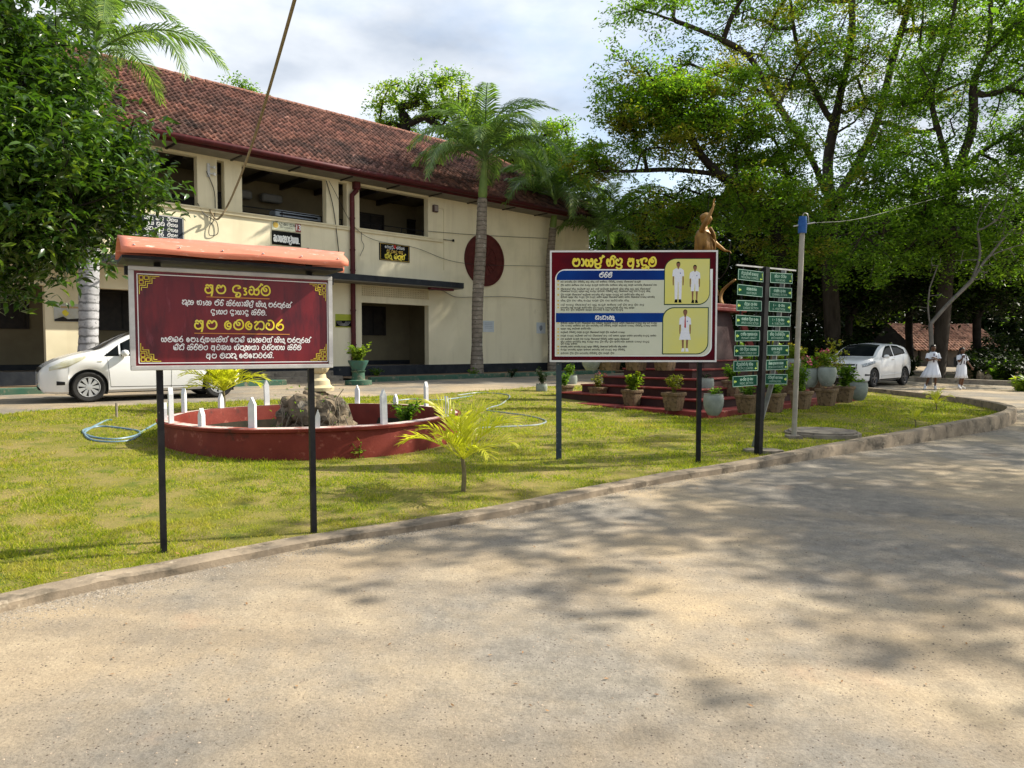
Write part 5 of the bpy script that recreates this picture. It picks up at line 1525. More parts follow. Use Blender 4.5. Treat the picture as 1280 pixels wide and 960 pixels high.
for i in range(6):
    for k in range(nn): j = (k + 1) % nn; mb.f.append((i * nn + k, i * nn + j, (i + 1) * nn + j, (i + 1) * nn + k))
mb.build('lotus_bud', M['cream_stone'], fin, smooth=True)

# ---- hoses on the lawn
def hose(label, pts, m, r=.016, h=.045):
    P3 = [G(x, y, h) for x, y in pts]; p = smoothpath(P3, 6); o = p[0].copy()
    q = MB().tube([a - o for a in p], r, 6).build('garden_hose', m, None, smooth=True); q.location = o; tag(q, label, 'hose')
M['hose'] = mat('blue_grey_hose', (.10, .19, .26), (.20, .30, .36), 6, .4)
M['hose2'] = mat('grey_hose', (.22, .27, .30), (.30, .34, .36), 6, .4)
hose('blue hose lying in loops on the lawn left of the pond', [(196, 529), (180, 538), (168, 545), (140, 549), (112, 545), (104, 538), (125, 533), (150, 535), (175, 540), (160, 551), (120, 551), (106, 543), (112, 536), (132, 526), (140, 525)], M['hose'])
hose('grey garden hose curving over the lawn right of the pond', [(572, 494), (600, 491), (636, 494), (627, 505), (614, 509), (609, 513), (632, 516), (662, 520), (682, 526), (672, 531), (640, 533), (600, 535)], M['hose2'])
hose('blue hose crossing behind the far pond wall', [(494, 501), (515, 499), (540, 500), (560, 499), (590, 495)], M['hose'])
st_ = thing('stake', 'short weathered stake in the grass beside the drive', 'stake', G(146, 523, .02))
MB().tube([(0, 0, -.05), (.0, 0, .26)], .022, 6).build('shaft', M['concrete'], st_)

# ================================================================== STEPPED MONUMENT
ZP = gz(PLAT_C0.x, PLAT_C0.y) + .03
po = Vector((PLAT_C0.x, PLAT_C0.y, ZP))
plat = thing('stepped_plinth', 'dark red painted stepped platform carrying the golden statue and rows of plant pots', 'platform', po, ANG)
zend = gz(*(po + EU * PB).xy) - ZP
LEV = []
SLABH = .13
MB().span((0, 0, -.3), (PA, PB, SLABH), .01).build('base_slab', M['stepred'], plat)
LEV.append(SLABH)
RIS, GO = .20, .40
for i in range(5):
    ins = .55 + GO * i; z0 = LEV[-1]
    st = MB().span((ins, ins * .85, z0 - .01), (PA - ins, PB - ins * .85, z0 + RIS - .035)).build('step', M['riser'], plat)
    link('tread', MB().span((ins - .03, ins * .85 - .03, z0 + RIS - .035), (PA - ins + .03, PB - ins * .85 + .03, z0 + RIS), .006).mesh('tread', M['stepred']), st)
    LEV.append(z0 + RIS)
# pedestal
pc = Vector((PA / 2, PB / 2, 0)); zt = LEV[-1]
PTOP = 2.81 - ZP
mb = MB()
def frus(mb, c, a0, b0, z0, a1, b1, z1):
    vs = [(c.x + sx * a, c.y + sy * b, z) for a, b, z in ((a0, b0, z0), (a1, b1, z1)) for sx, sy in ((-1, -1), (1, -1), (1, 1), (-1, 1))]
    mb.add(vs, [(3, 2, 1, 0), (4, 5, 6, 7), (0, 1, 5, 4), (1, 2, 6, 5), (2, 3, 7, 6), (3, 0, 4, 7)])
frus(mb, pc, .70, .55, zt - .01, .50, .38, PTOP - .2); ped = mb.build('pedestal', M['riser'], plat)
link('cap', MB().box((pc.x, pc.y, PTOP - .14), (1.75, 1.3, .10), 0, .02).mesh('cap', M['stepred']), ped)
link('cap', MB().box((pc.x, pc.y, PTOP - .045), (1.6, 1.2, .088), 0, .02).mesh('cap', M['stepred']), ped)
for sx in (-1, 1):
    for sy in (-1, 1):
        link('buttress', MB().bar((pc.x + sx * 1.05, pc.y + sy * .8, zt), (pc.x + sx * .68, pc.y + sy * .52, PTOP - .2), .14, .14).mesh('buttress', M['stepred']), ped)

# ---- skinned figures
def skin_mesh(verts, edges, radii, m, sub=2, root=0, name='body'):
    me = bpy.data.meshes.new(name); me.from_pydata([tuple(v) for v in verts], edges, []); me.update()
    o = bpy.data.objects.new(name, me); COL.objects.link(o)
    md = o.modifiers.new('s', 'SKIN'); md.use_smooth_shade = True; md.branch_smoothing = .6
    for i, r in enumerate(radii):
        r = r if hasattr(r, '__len__') else (r, r); me.skin_vertices[0].data[i].radius = r
    for i in range(len(verts)): me.skin_vertices[0].data[i].use_root = (i == root)
    sb = o.modifiers.new('d', 'SUBSURF'); sb.levels = sub; sb.render_levels = sub
    dg = bpy.context.evaluated_depsgraph_get(); dg.update()
    r = bpy.data.meshes.new_from_object(o.evaluated_get(dg)); r.name = name
    bpy.data.objects.remove(o); bpy.data.meshes.remove(me)
    r.materials.clear(); r.materials.append(m)
    r.polygons.foreach_set('use_smooth', [True] * len(r.polygons))
    return r
class Skel:
    def __init__(s): s.v = []; s.e = []; s.r = []; s.n = {}
    def p(s, name, co, r, parent=None):
        s.v.append(Vector(co)); s.r.append(r); s.n[name] = len(s.v) - 1
        if parent is not None: s.e.append((s.n[parent], len(s.v) - 1))
        return s.v[-1]
    def hand(s, wrist, d, palm, size=.17, curl=.3, side=1):
        """palm plus five unequal bent fingers; d is the pointing direction, palm the way the palm faces"""
        d = Vector(d).normalized(); pn = Vector(palm).normalized(); ac = d.cross(pn).normalized() * side
        w_ = s.v[s.n[wrist]]
        s.p(wrist + 'p', w_ + d * size * .30, (.022, .034), wrist)
        k = .5
        for i, (off, ln) in enumerate(((-.17, .38), (-.06, .46), (.06, .43), (.17, .33))):
            b = w_ + d * size * .52 + ac * size * off
            s.p(f'{wrist}k{i}', b, .0095, wrist + 'p')
            b2 = b + (d + pn * curl).normalized() * size * ln * .55; s.p(f'{wrist}m{i}', b2, .0085, f'{wrist}k{i}')
            b3 = b2 + (d + pn * curl * 2.6).normalized() * size * ln * .5; s.p(f'{wrist}t{i}', b3, .007, f'{wrist}m{i}')
        b = w_ + d * size * .28 - ac * size * .24; s.p(wrist + 'u', b, .011, wrist + 'p')
        s.p(wrist + 'v', b + (d * .8 - ac * .6 + pn * .4).normalized() * size * .28, .009, wrist + 'u')
def head_mesh(m, h=.22, name='head'):
    """a head with brow, nose, mouth, chin and ears; faces -Y, chin near z=0"""
    bm = bmesh.new(); bmesh.ops.create_uvsphere(bm, u_segments=28, v_segments=20, radius=1)
    for v in bm.verts:
        x, y, z = v.co
        sx = .68 * (1 - .22 * max(0, -z)); sy = .83; X = x * sx; Y_ = y * sy; Z = z
        if y < 0:
            Y_ *= 1 - .10 * max(0, -z)
            nose = math.exp(-((x / .16) ** 2) - ((z + .12) / .22) ** 2) * .17
            brow = math.exp(-((z - .16) / .08) ** 2) * .03; eye = -math.exp(-((abs(x) - .33) / .14) ** 2 - ((z - .03) / .09) ** 2) * .07
            mouth = math.exp(-((x / .24) ** 2) - ((z + .45) / .06) ** 2) * .035; chin = math.exp(-((x / .25) ** 2) - ((z + .78) / .15) ** 2) * .05
            Y_ -= nose + brow + eye + mouth + chin
        ear = math.exp(-(((y - .02) / .14) ** 2) - ((z + .02) / .2) ** 2) * .10 * (abs(x) > .75); X += math.copysign(ear, x)
        v.co = Vector((X, Y_, Z + 1)) * h / 2
    for f in bm.faces: f.smooth = True
    me = bpy.data.meshes.new(name); bm.to_mesh(me); bm.free(); me.materials.append(m); return me
def join_meshes(name, parts):
    bm = bmesh.new(); mats = []
    for me, mtx in parts:
        for mm in me.materials:
            if mm not in mats: mats.append(mm)
        tmp = bmesh.new(); tmp.from_mesh(me); tmp.transform(mtx)
        idx = mats.index(me.materials[0])
        for f in tmp.faces: f.material_index = idx
        q = bpy.data.meshes.new('q'); tmp.to_mesh(q); tmp.free(); bm.from_mesh(q); bpy.data.meshes.remove(q)
    me = bpy.data.meshes.new(name); bm.to_mesh(me); bm.free()
    for mm in mats: me.materials.append(mm)
    return me
M['goldpaint'] = mat('golden_statue_paint', (.33, .18, .045), (.18, .095, .03), 3, .5, .2, 20, metal=.3, spots=[((.12, .07, .03), 5, .55, .72)])
def body_skel(P, k=1.0):
    s = Skel()
    s.p('pelvis', P['pelvis'], (.135 * k, .10 * k)); s.p('waist', P['waist'], (.115 * k, .085 * k), 'pelvis'); s.p('chest', P['chest'], (.15 * k, .10 * k), 'waist')
    s.p('neckb', P['neckb'], (.07 * k, .06 * k), 'chest'); s.p('neck', P['neck'], .048 * k, 'neckb'); s.p('skull', P['skull'], .055 * k, 'neck')
    for sd in ('l', 'r'):
        s.p('sh' + sd, P['sh' + sd], .055 * k, 'neckb'); s.p('el' + sd, P['el' + sd], .037 * k, 'sh' + sd)
        m_ = (Vector(P['el' + sd]) * .65 + Vector(P['wr' + sd]) * .35); s.p('fa' + sd, m_, .036 * k, 'el' + sd); s.p('wr' + sd, P['wr' + sd], .023 * k, 'fa' + sd)
        s.p('hip' + sd, P['hip' + sd], .085 * k, 'pelvis'); s.p('th' + sd, Vector(P['hip' + sd]).lerp(Vector(P['kn' + sd]), .5), .07 * k, 'hip' + sd); s.p('kn' + sd, P['kn' + sd], .05 * k, 'th' + sd)
        s.p('ca' + sd, Vector(P['kn' + sd]).lerp(Vector(P['an' + sd]), .3), .052 * k, 'kn' + sd); s.p('an' + sd, P['an' + sd], .031 * k, 'ca' + sd)
        s.p('ft' + sd, P['ft' + sd], (.036 * k, .025 * k), 'an' + sd)
    return s
# golden statue: one arm thrown up, the other stretched out with a bow; facing the right of the picture (local +X)
so_ = po + EV * (PA / 2 - .2) + EU * (PB / 2); so_.z = ZP + PTOP - .06
stat = thing('golden_statue', 'golden statue of a robed man, one arm raised and a bow in hand', 'statue', so_, math.radians(60))
K = 1.33
P = dict(pelvis=(0, 0, .95), waist=(0, .0, 1.12), chest=(0, 0, 1.34), neckb=(0, 0, 1.48), neck=(0, -.01, 1.56), skull=(0, -.02, 1.66),
         shr=(-.21, 0, 1.44), elr=(-.30, -.12, 1.60), wrr=(-.22, -.22, 1.84), shl=(.21, 0, 1.43), ell=(.32, -.16, 1.24), wrl=(.32, -.33, 1.10),
         hipl=(.09, 0, .90), knl=(.14, -.14, .50), anl=(.16, -.02, .09), ftl=(.19, -.17, .03), hipr=(-.09, 0, .90), knr=(-.12, -.02, .48), anr=(-.14, .12, .08), ftr=(-.17, -.03, .03))
P = {a: Vector(b) * K for a, b in P.items()}
s = body_skel(P, K * 1.12); s.hand('wrr', (.05, -.1, 1), (0, -1, 0), .26, .1, -1); s.hand('wrl', (.1, -1, -.1), (0, 0, -1), .2, .8, 1)
bm_ = skin_mesh(s.v, s.e, s.r, M['goldpaint'], 2)
hd = head_mesh(M['goldpaint'], .34)
body = link('body', join_meshes('body', [(bm_, Matrix()), (hd, Matrix.Translation(P['skull'] + Vector((0, -.02, -.13))))]), stat)
for p_ in body.data.polygons: p_.use_smooth = True
def shell(rings, m, name, parent, n=36, fold=0.0, nf=9, seed=0, cap=False, thick=.006):
    """cloth from elliptical rings: (centre, rx, ry, fold)"""
    mb = MB()
    for i, (c, rx, ry, fo) in enumerate(rings):
        for k in range(n):
            t = 2 * PI * k / n; q = 1 + fo * math.sin(nf * t + seed + i * .15) + fo * .5 * math.sin(nf * 1.7 * t + 2 + seed)
            mb.v.append((c[0] + rx * q * math.cos(t), c[1] + ry * q * math.sin(t), c[2]))
    for i in range(len(rings) - 1):
        for k in range(n): j = (k + 1) % n; mb.f.append((i * n + k, i * n + j, (i + 1) * n + j, (i + 1) * n + k))
    if cap: mb.f.append(tuple(range((len(rings) - 1) * n, len(rings) * n)))
    o = mb.build(name, m, parent, smooth='all')
    md = o.modifiers.new('thickness', 'SOLIDIFY'); md.thickness = thick; md.offset = 1
    return o
shell([((0, -.02, .30), .40, .34, .08), ((0, -.02, .62), .33, .27, .07), ((0, 0, 1.0), .26, .20, .05), ((0, 0, 1.30), .215, .16, .03), ((0, 0, 1.48), .19, .145, .02)], M['goldpaint'], 'robe', stat, 60, nf=11)
shell([((0, 0, 1.36), .25, .21, .09), ((0, 0, 1.6), .27, .205, .08), ((0, 0, 1.8), .30, .20, .05), ((0, 0, 1.94), .25, .16, .02), ((0, 0, 2.0), .12, .11, .0)], M['goldpaint'], 'tunic', stat, 60, nf=7)
mb = MB(); mb.tube(smoothpath([(-.2, -.2, 1.98), (0, -.25, 1.8), (.22, -.2, 1.5), (.26, -.05, 1.35), (.22, .15, 1.4)]), .05, 8); mb.tube(smoothpath([(-.24, .05, 1.96), (.0, -.24, 1.68), (.2, -.2, 1.42)]), .035, 8); mb.build('sash', M['goldpaint'], stat, smooth='all')
hc = P['skull'] + Vector((0, -.0, .02))
mb = MB(); mb.lathe([(.115, 0), (.135, .04), (.14, .09), (.12, .13), (.07, .165), (.01, .18)], 20, tuple(hc)); mb.build('turban', M['goldpaint'], stat, smooth='all')
mb = MB(); c_ = P['wrl'] + Vector((.03, -.1, 0)); mb.tube(smoothpath([c_ + Vector((.0, .10, .35)), c_ + Vector((0, -.03, .18)), c_, c_ + Vector((0, 0, -.3)), c_ + Vector((0, .12, -.58)), c_ + Vector((0, .30, -.78))]), [.012] * 31, 6); mb.build('bow', M['bark_dark'], stat, smooth=True)
mb = MB()
for i in range(9):
    f = i / 8; z = .05 + .62 * f; y = -.58 - .30 * f + .18 * math.sin(PI * f)
    for dx, dy in ((-.10, 0), (-.03, -.05), (.05, .01), (.11, -.03)): mb.v.append((.12 + dx * (1.2 - .7 * f), y + dy + .12, z))
for i in range(8):
    for j in range(3): mb.f.append((i * 4 + j, i * 4 + j + 1, i * 4 + j + 5, i * 4 + j + 4))
o = mb.build('cloak_tail', M['goldpaint'], stat, smooth='all'); md = o.modifiers.new('thickness', 'SOLIDIFY'); md.thickness = .03

# ================================================================== PLANT POTS
M['vase'] = mat('grey_green_cement_pot', (.29, .32, .28), (.20, .225, .20), 4, .7, .25, 25, spots=[((.16, .17, .14), 5, .60, .78), ((.50, .52, .49), 8, .62, .8)])
M['brownpot'] = mat('brown_stone_pot', (.23, .155, .085), (.14, .095, .055), 6, .85, .6, 26, spots=[((.07, .05, .03), 12, .5, .66), ((.33, .27, .18), 9, .62, .75)], dist=.02)
M['greenpot'] = mat('green_painted_pot', (.04, .13, .10), (.06, .10, .08), 5, .6, .2, 20)
def vase_mesh():
    mb = MB(); mb.lathe([(.14, 0), (.17, .03), (.24, .14), (.285, .30), (.30, .45), (.285, .58), (.27, .61), (.285, .63), (.255, .635), (.245, .58), (.10, .555)], 24, caps=False)
    return mb.mesh('vase', M['vase'], smooth=50)
def tub_mesh():
    mb = MB(); mb.lathe([(.20, 0), (.212, .02), (.27, .45), (.295, .46), (.305, .48), (.305, .55), (.29, .56), (.27, .56), (.262, .51), (.05, .50)], 32, sq=10, caps=False)
    return mb.mesh('tub', M['brownpot'], smooth=40)
VM, TM = vase_mesh(), tub_mesh()
soilm = MB().lathe([(.26, 0), (.1, .02), (.01, .02)], 16, caps=False).mesh('soil', M['soil'])
def plant_mesh(seed, h, sp, n, lsz, lm, flower=None, stems=9, aspect=.5, bare=0.0):
    rnd = np.random.default_rng(seed); V = []; mb = MB(); C = []
    for i in range(stems):
        a = rnd.random() * 2 * PI; r_ = sp * (.3 + .7 * rnd.random()); hh = h * (.5 + .5 * rnd.random())
        pts = smoothpath([(.03 * math.cos(a), .03 * math.sin(a), 0), (r_ * .4 * math.cos(a), r_ * .4 * math.sin(a), hh * .6), (r_ * math.cos(a), r_ * math.sin(a), hh)], 4)
        mb.tube(pts, .006, 4)
        for k in range(n // stems):
            f = bare + (1 - bare) * rnd.random(); p = pts[int(f * (len(pts) - 1))]; C.append(np.array(p) + rnd.normal(size=3) * .035)
    return mb, np.array(C), rnd
def make_plant(parent, seed, h, sp, n, lsz, lm, flower=None, stems=9, bare=.2, z=.0, aspect=.5):
    lsz *= 1.25; n = int(n * 1.3)
    mb, C, rnd = plant_mesh(seed, h, sp, n, lsz, lm, stems=stems, bare=bare)
    pl = mb.build('stems', M['bark'] if bare > .4 else lm, parent, loc=(0, 0, z), kind='stuff')
    leaves(C, lsz, lm, 'foliage', parent, aspect, .1, rng=rnd, kind='stuff').location = (0, 0, z)
    if flower:
        m, nf = flower; tips = C[np.argsort(-C[:, 2])[:max(nf * 3, 6)]]; tips = tips[rnd.choice(len(tips), min(nf, len(tips)), replace=False)]
        F = np.repeat(tips, 8, axis=0) + rnd.normal(size=(len(tips) * 8, 3)) * .03
        leaves(F, .075, m, 'flowers', parent, .7, 0, rng=rnd, kind='stuff').location = (0, 0, z)
def pot(kind, label, p, scale=1.0, plant=None, tilt=0, rz=None, group='plant pots on the red steps'):
    root = thing('plant_pot', label, 'plant pot', p, random.uniform(0, 6) if rz is None and kind == 'vase' else (ANG if rz is None else rz) + random.uniform(-.1, .1), group)
    root.scale = (scale,) * 3
    b = link('pot', VM if kind == 'vase' else TM, root); top = .585 if kind == 'vase' else .52
    link('soil', soilm, root, (0, 0, top - .02))
    if tilt: root.rotation_euler[0] = tilt
    if plant:
        q_ = dict(plant); q_['h'] *= 1.7; q_['sp'] *= 1.6; q_['n'] = int(q_['n'] * 2.2); q_['lsz'] *= 1.2; q_['stems'] = int(q_['stems'] * 1.5); make_plant(root, z=top, **q_)
    return root
def on_step(px, py, lev):                         # foot of a pot seen at px,py standing on step lev
    z = ZP + LEV[lev]; d = ray(px, py); t = (z - CAM.z) / d.z
    if d.z > -.005 or t > 40: t = 18 / d.y
    p = CAM + d * t; p.z = z
    return p
def at_uv(px, b, lev):                            # on step lev, at depth b along the platform's left side, under px
    z = ZP + LEV[lev]; lo, hi = -2.0, 12.0
    for _ in range(40):
        a = (lo + hi) / 2; p = po + EV * a + EU * b; q = 640 + 900 * p.x / p.y
        if q < px: lo = a
        else: hi = a
    p.z = z; return p
g1, g2, g3, dk, ol = M['leaf_mid'], M['leaf_lime'], M['leaf_rain'], M['leaf_dark'], M['leaf_olive']
def pl(seed, h=.35, sp=.22, n=160, lsz=.07, lm=g1, flower=None, stems=9, bare=.2, aspect=.5): return dict(seed=seed, h=h, sp=sp, n=n, lsz=lsz, lm=lm, flower=flower, stems=stems, bare=bare, aspect=aspect)
pot('vase', 'grey-green rounded pot at the far left end of the red base slab', on_step(677, 495, 0), 0.53, pl(1, .55, .3, 150, .08, dk, None, 8))
pot('vase', 'large pale grey rounded pot behind the left post of the uniform board', on_step(713, 487, 0), 0.73, pl(2, .3, .25, 220, .06, g3, None, 12))
pot('tub', 'brown square tub just left of the left post of the uniform board', on_step(706, 498, 0), 0.60, pl(3, .35, .25, 200, .07, g1))
pot('tub', 'brown square tub with a reddish low plant, first right of the left board post', on_step(748, 502, 0), 0.64, pl(4, .35, .24, 130, .06, ol, (M['flower_pink'], 3)))
pot('tub', 'brown square tub with a bright green bushy plant under the uniform board', on_step(790, 507, 0), 0.64, pl(5, .42, .26, 260, .09, g2, (M['flower_yellow'], 2)))
pot('tub', 'brown square tub with sparse leggy plant left of the right board post', on_step(842, 513, 0), 0.67, pl(6, .42, .3, 110, .07, ol, None, 9, .4))
pot('vase', 'grey-green rounded pot at the front corner of the red base slab', on_step(894, 520, 0) + EV * .10 + EU * .1, 0.65, pl(7, .14, .2, 60, .05, g1))
pot('vase', 'tall grey rounded pot behind the right post of the uniform board', on_step(881, 496, 1), 0.67, pl(8, .12, .15, 30, .05, dk))
pot('vase', 'grey rounded pot on the upper step behind the right board post', on_step(876, 476, 2) , 0.69, pl(9, .16, .15, 40, .06, g1))
pot('tub', 'brown square tub below the left column of green plates', on_step(934, 516, 0), 0.66, pl(10, .2, .2, 120, .06, g3))
pot('tub', 'brown square tub below the right column of green plates', on_step(966, 515, 0), 0.69, pl(11, .22, .26, 160, .07, g1))
pot('tub', 'brown square tub with a tall leafy plant left of the pale steel pole', on_step(1001, 511, 0), 0.68, pl(12, .6, .34, 240, .07, g1, (M['flower_pink'], 3)))
pot('tub', 'brown square tub supporting a grey pot, right of the pale steel pole', on_step(1033, 507, 0), 0.69, None)
pot('tub', 'brown square tub with spreading green plant near the right end of the slab', on_step(1055, 503, 0), 0.69, pl(14, .5, .32, 260, .09, g1, None, 10))
pot('vase', 'grey rounded pot at the right end of the red base slab', on_step(1068, 501, 0) + EV * .25, 0.72, pl(15, .1, .2, 40, .05, g1))
p33 = on_step(1033, 507, 0)
pot('vase', 'cut grey pot with pink flowers stacked on a brown square tub', p33 + Vector((0, 0, .44)), 0.67, pl(16, .45, .3, 180, .07, g2, (M['flower_pink'], 10)), tilt=.06)
pot('vase', 'grey rounded pot with pale pink flowers on the step right of the steel pole', on_step(1012, 484, 2), 0.69, pl(17, .3, .28, 200, .07, g1, (M['flower_pink'], 9)))
pot('vase', 'grey rounded pot half hidden behind the pale steel pole', on_step(990, 470, 3), 0.69, pl(18, .35, .25, 130, .07, g2, (M['flower_yellow'], 4)))
pot('tub', 'brown square tub with pale blossoms beside the right edge of the uniform board', on_step(905, 468, 3), 0.64, pl(19, .5, .3, 200, .06, g1, (M['flower_white'], 14)))
pot('tub', 'brown square tub with orange-pink flowers behind the green plates', on_step(932, 466, 3), 0.64, pl(20, .5, .3, 200, .06, g1, (M['flower_pink'], 14)))
pot('tub', 'brown square tub with yellow-green plant behind the black sign post', on_step(957, 468, 3), 0.64, pl(21, .5, .3, 200, .07, g2, (M['flower_yellow'], 8)))
for i, (px, kd, lab) in enumerate(((739, 'vase', 'grey pot on the upper step, left end of the row under the uniform board'), (762, 'tub', 'dark brown tub second in the row right under the uniform board'), (795, 'tub', 'brown tub third in the row right under the uniform board'), (831, 'tub', 'brown tub fourth in the row right under the uniform board'))):
    pot(kd, lab, on_step(px, 463, 4), .78, pl(30 + i, .5, .28, 160, .07, (g1, dk, ol, g1)[i]))
for i, (px, py, lv, kd, fl, lab) in enumerate(((915, 495, 1, 'tub', None, 'brown tub on the first step left of the black sign post'), (985, 492, 1, 'tub', (M['flower_pink'], 8), 'brown tub with pink flowers on the first step beside the steel pole'), (1021, 489, 1, 'tub', (M['flower_pink'], 5), 'brown tub with red-leaved plant on the first step right of the steel pole'),
        (946, 480, 2, 'tub', (M['flower_yellow'], 6), 'brown tub behind the black sign post on the second step'), (975, 476, 2, 'vase', (M['flower_white'], 7), 'grey pot on the second step behind the right green plates'), (1000, 462, 3, 'tub', None, 'leafy brown tub on the third step behind the steel pole'),
        (920, 456, 4, 'vase', (M['flower_white'], 8), 'grey pot with pale blossoms at the foot of the red pedestal'), (968, 455, 4, 'tub', (M['flower_yellow'], 8), 'brown tub with yellow flowers at the top step behind the green plates'))):
    pot(kd, lab, on_step(px, py, lv), .64, pl(130 + i, .42, .3, 200, .075, (g1, g2, ol)[i % 3], fl))
mb, C, rnd = plant_mesh(77, 1.2, .55, 240, .07, g1, stems=8)
tp_ = on_step(1046, 486, 1); tl = thing('shrub', 'tall sparse pale-leaved shrub rising from the steps left of the far white car', 'shrub', tp_)
mb, C, rnd = plant_mesh(78, 1.55, .6, 280, .1, g1, stems=9, bare=.35); mb.build('stems', M['bark'], tl, kind='stuff'); leaves(C, .10, ol, 'foliage', tl, .5, .1, rng=rnd, kind='stuff')
# shrub pot at the school entrance
eb = VU(*[VU(0, 0).x, 0]) if False else G(448, 476, .12)
ep = thing('plant_pot', 'variegated shrub in a green pot on a rounded plinth beside the maroon downpipe', 'plant pot', eb); ep.scale = (.74,) * 3
MB().lathe([(.52, -.15), (.52, .02), (.26, .05), (.24, .32), (.30, .40), (.18, .42)], 24).build('pedestal', M['greenkerb'], ep, smooth=35)
MB().lathe([(.24, .42), (.33, .62), (.39, .74), (.40, .80), (.35, .80), (.10, .76)], 24, caps=False).build('pot', M['greenpot'], ep, smooth=35)
make_plant(ep, 41, .75, .48, 700, .12, M['leaf_lime'], None, 22, .15, .76)

# small yellow palms on the lawn
fy = [frond_mesh(1.0, 1.0, 14, .48, M['frond_yellow'], .85, .052, s_, .35, .009, hang=.28, taper=1.15) for s_ in (1, 2, 3)]
def small_palm(label, base, h, n, sc, seed, fr=fy, trunk=.024):
    t = thing('small_palm', label, 'palm', base); r = random.Random(seed)
    MB().tube(smoothpath([(0, 0, -.05), (.01, 0, h * .5), (-.01, .01, h)], 4), [trunk * (1.2 - .4 * i / 8) for i in range(9)], 8).build('trunk', mat('small_palm_stem', (.20, .17, .08), (.12, .09, .05), 8, .8, .3), t, smooth=True)
    for i in range(n):
        o = link('frond', fr[i % len(fr)], t, (0, 0, h * .92)); age = i / n
        o.rotation_euler = (r.uniform(-.3, .3), -.75 + 1.05 * age + r.uniform(-.12, .12), i * 2.39996 + r.uniform(-.3, .3)); q = sc * r.uniform(.75, 1.1); o.scale = (q,) * 3
    return t
small_palm('yellow-leaved small palm on the lawn near the kerb, right of the pond', G(579, 614, .035), .36, 11, .72, 4)
small_palm('bright yellow small palm growing behind the pond beside the parked car', G(280, 513, .035) , .40, 26, .82, 9)
small_palm('tiny pale palm seedling on the lawn near the kerb tip', G(1144, 534, .035), .16, 7, .30, 12, trunk=.012)
small_palm('tiny bright palm seedling against the far kerb', G(1170, 514, .035), .20, 9, .42, 13, trunk=.014)
# little plants by the pond wall and inside it
for i, (pp_, h_, s_, n_, lm_, lab) in enumerate(((G(448, 573, .03), .20, .12, 60, g2, 'small weed growing against the front of the red pond wall'), (Y(505, 512, 11.4), .35, .3, 500, g3, 'green feathery plant inside the right part of the pond'))):
    t = thing('plant', lab, 'plant', pp_)
    make_plant(t, 60 + i, h_, s_, n_, .05, lm_, None, 12, .2, 0 if i == 0 else -.2)
for i, (x, y) in enumerate(((470, 470), (580, 462), (592, 470), (640, 470))):
    t = thing('weed', ['low weeds at the foot of the dark plinth below the doorway', 'tuft of weeds left of the tall palm trunk foot', 'weeds at the base of the tall palm trunk', 'low weeds on the verge right of the tall palm'][i], 'weed', G(x, y, .06)); make_plant(t, 70 + i, .28, .3, 120, .07, dk if i % 2 else g1, None, 10, .1, 0)

# ================================================================== CARS
M['carwhite'] = mat('white_car_paint', (.80, .80, .80), (.78, .78, .78), 2, .22, coat=.6)
M['glass'] = mat('dark_car_glass', (.006, .008, .010), (.012, .014, .015), 2, .12, spec=.04)
M['tyre'] = mat('tyre_rubber', (.018, .018, .018), (.028, .027, .026), 20, .8, .3, 40)
M['trim'] = mat('black_car_trim', (.012, .012, .013), None, 10, .4)
M['chrome'] = mat('chrome', (.65, .66, .68), None, 5, .18, metal=.9)
M['hub'] = mat('silver_wheel_cover', (.52, .53, .54), (.46, .47, .48), 6, .35, metal=.4)
M['lamp_yellow'] = mat('aged_headlight', (.52, .50, .34), (.66, .65, .55), 9, .12, coat=.8)
M['lamp_clear'] = mat('clear_headlight', (.10, .13, .16), (.50, .53, .56), 14, .08, coat=.8)
M['plate'] = mat('number_plate', (.50, .49, .42), None, 3, .5)
M['taillamp'] = mat('red_tail_lamp', (.30, .012, .012), None, 8, .2, coat=.6)
def bis(f, lo, hi):
    for _ in range(30):
        m_ = (lo + hi) / 2
        if f(m_): hi = m_
        else: lo = m_
    return hi
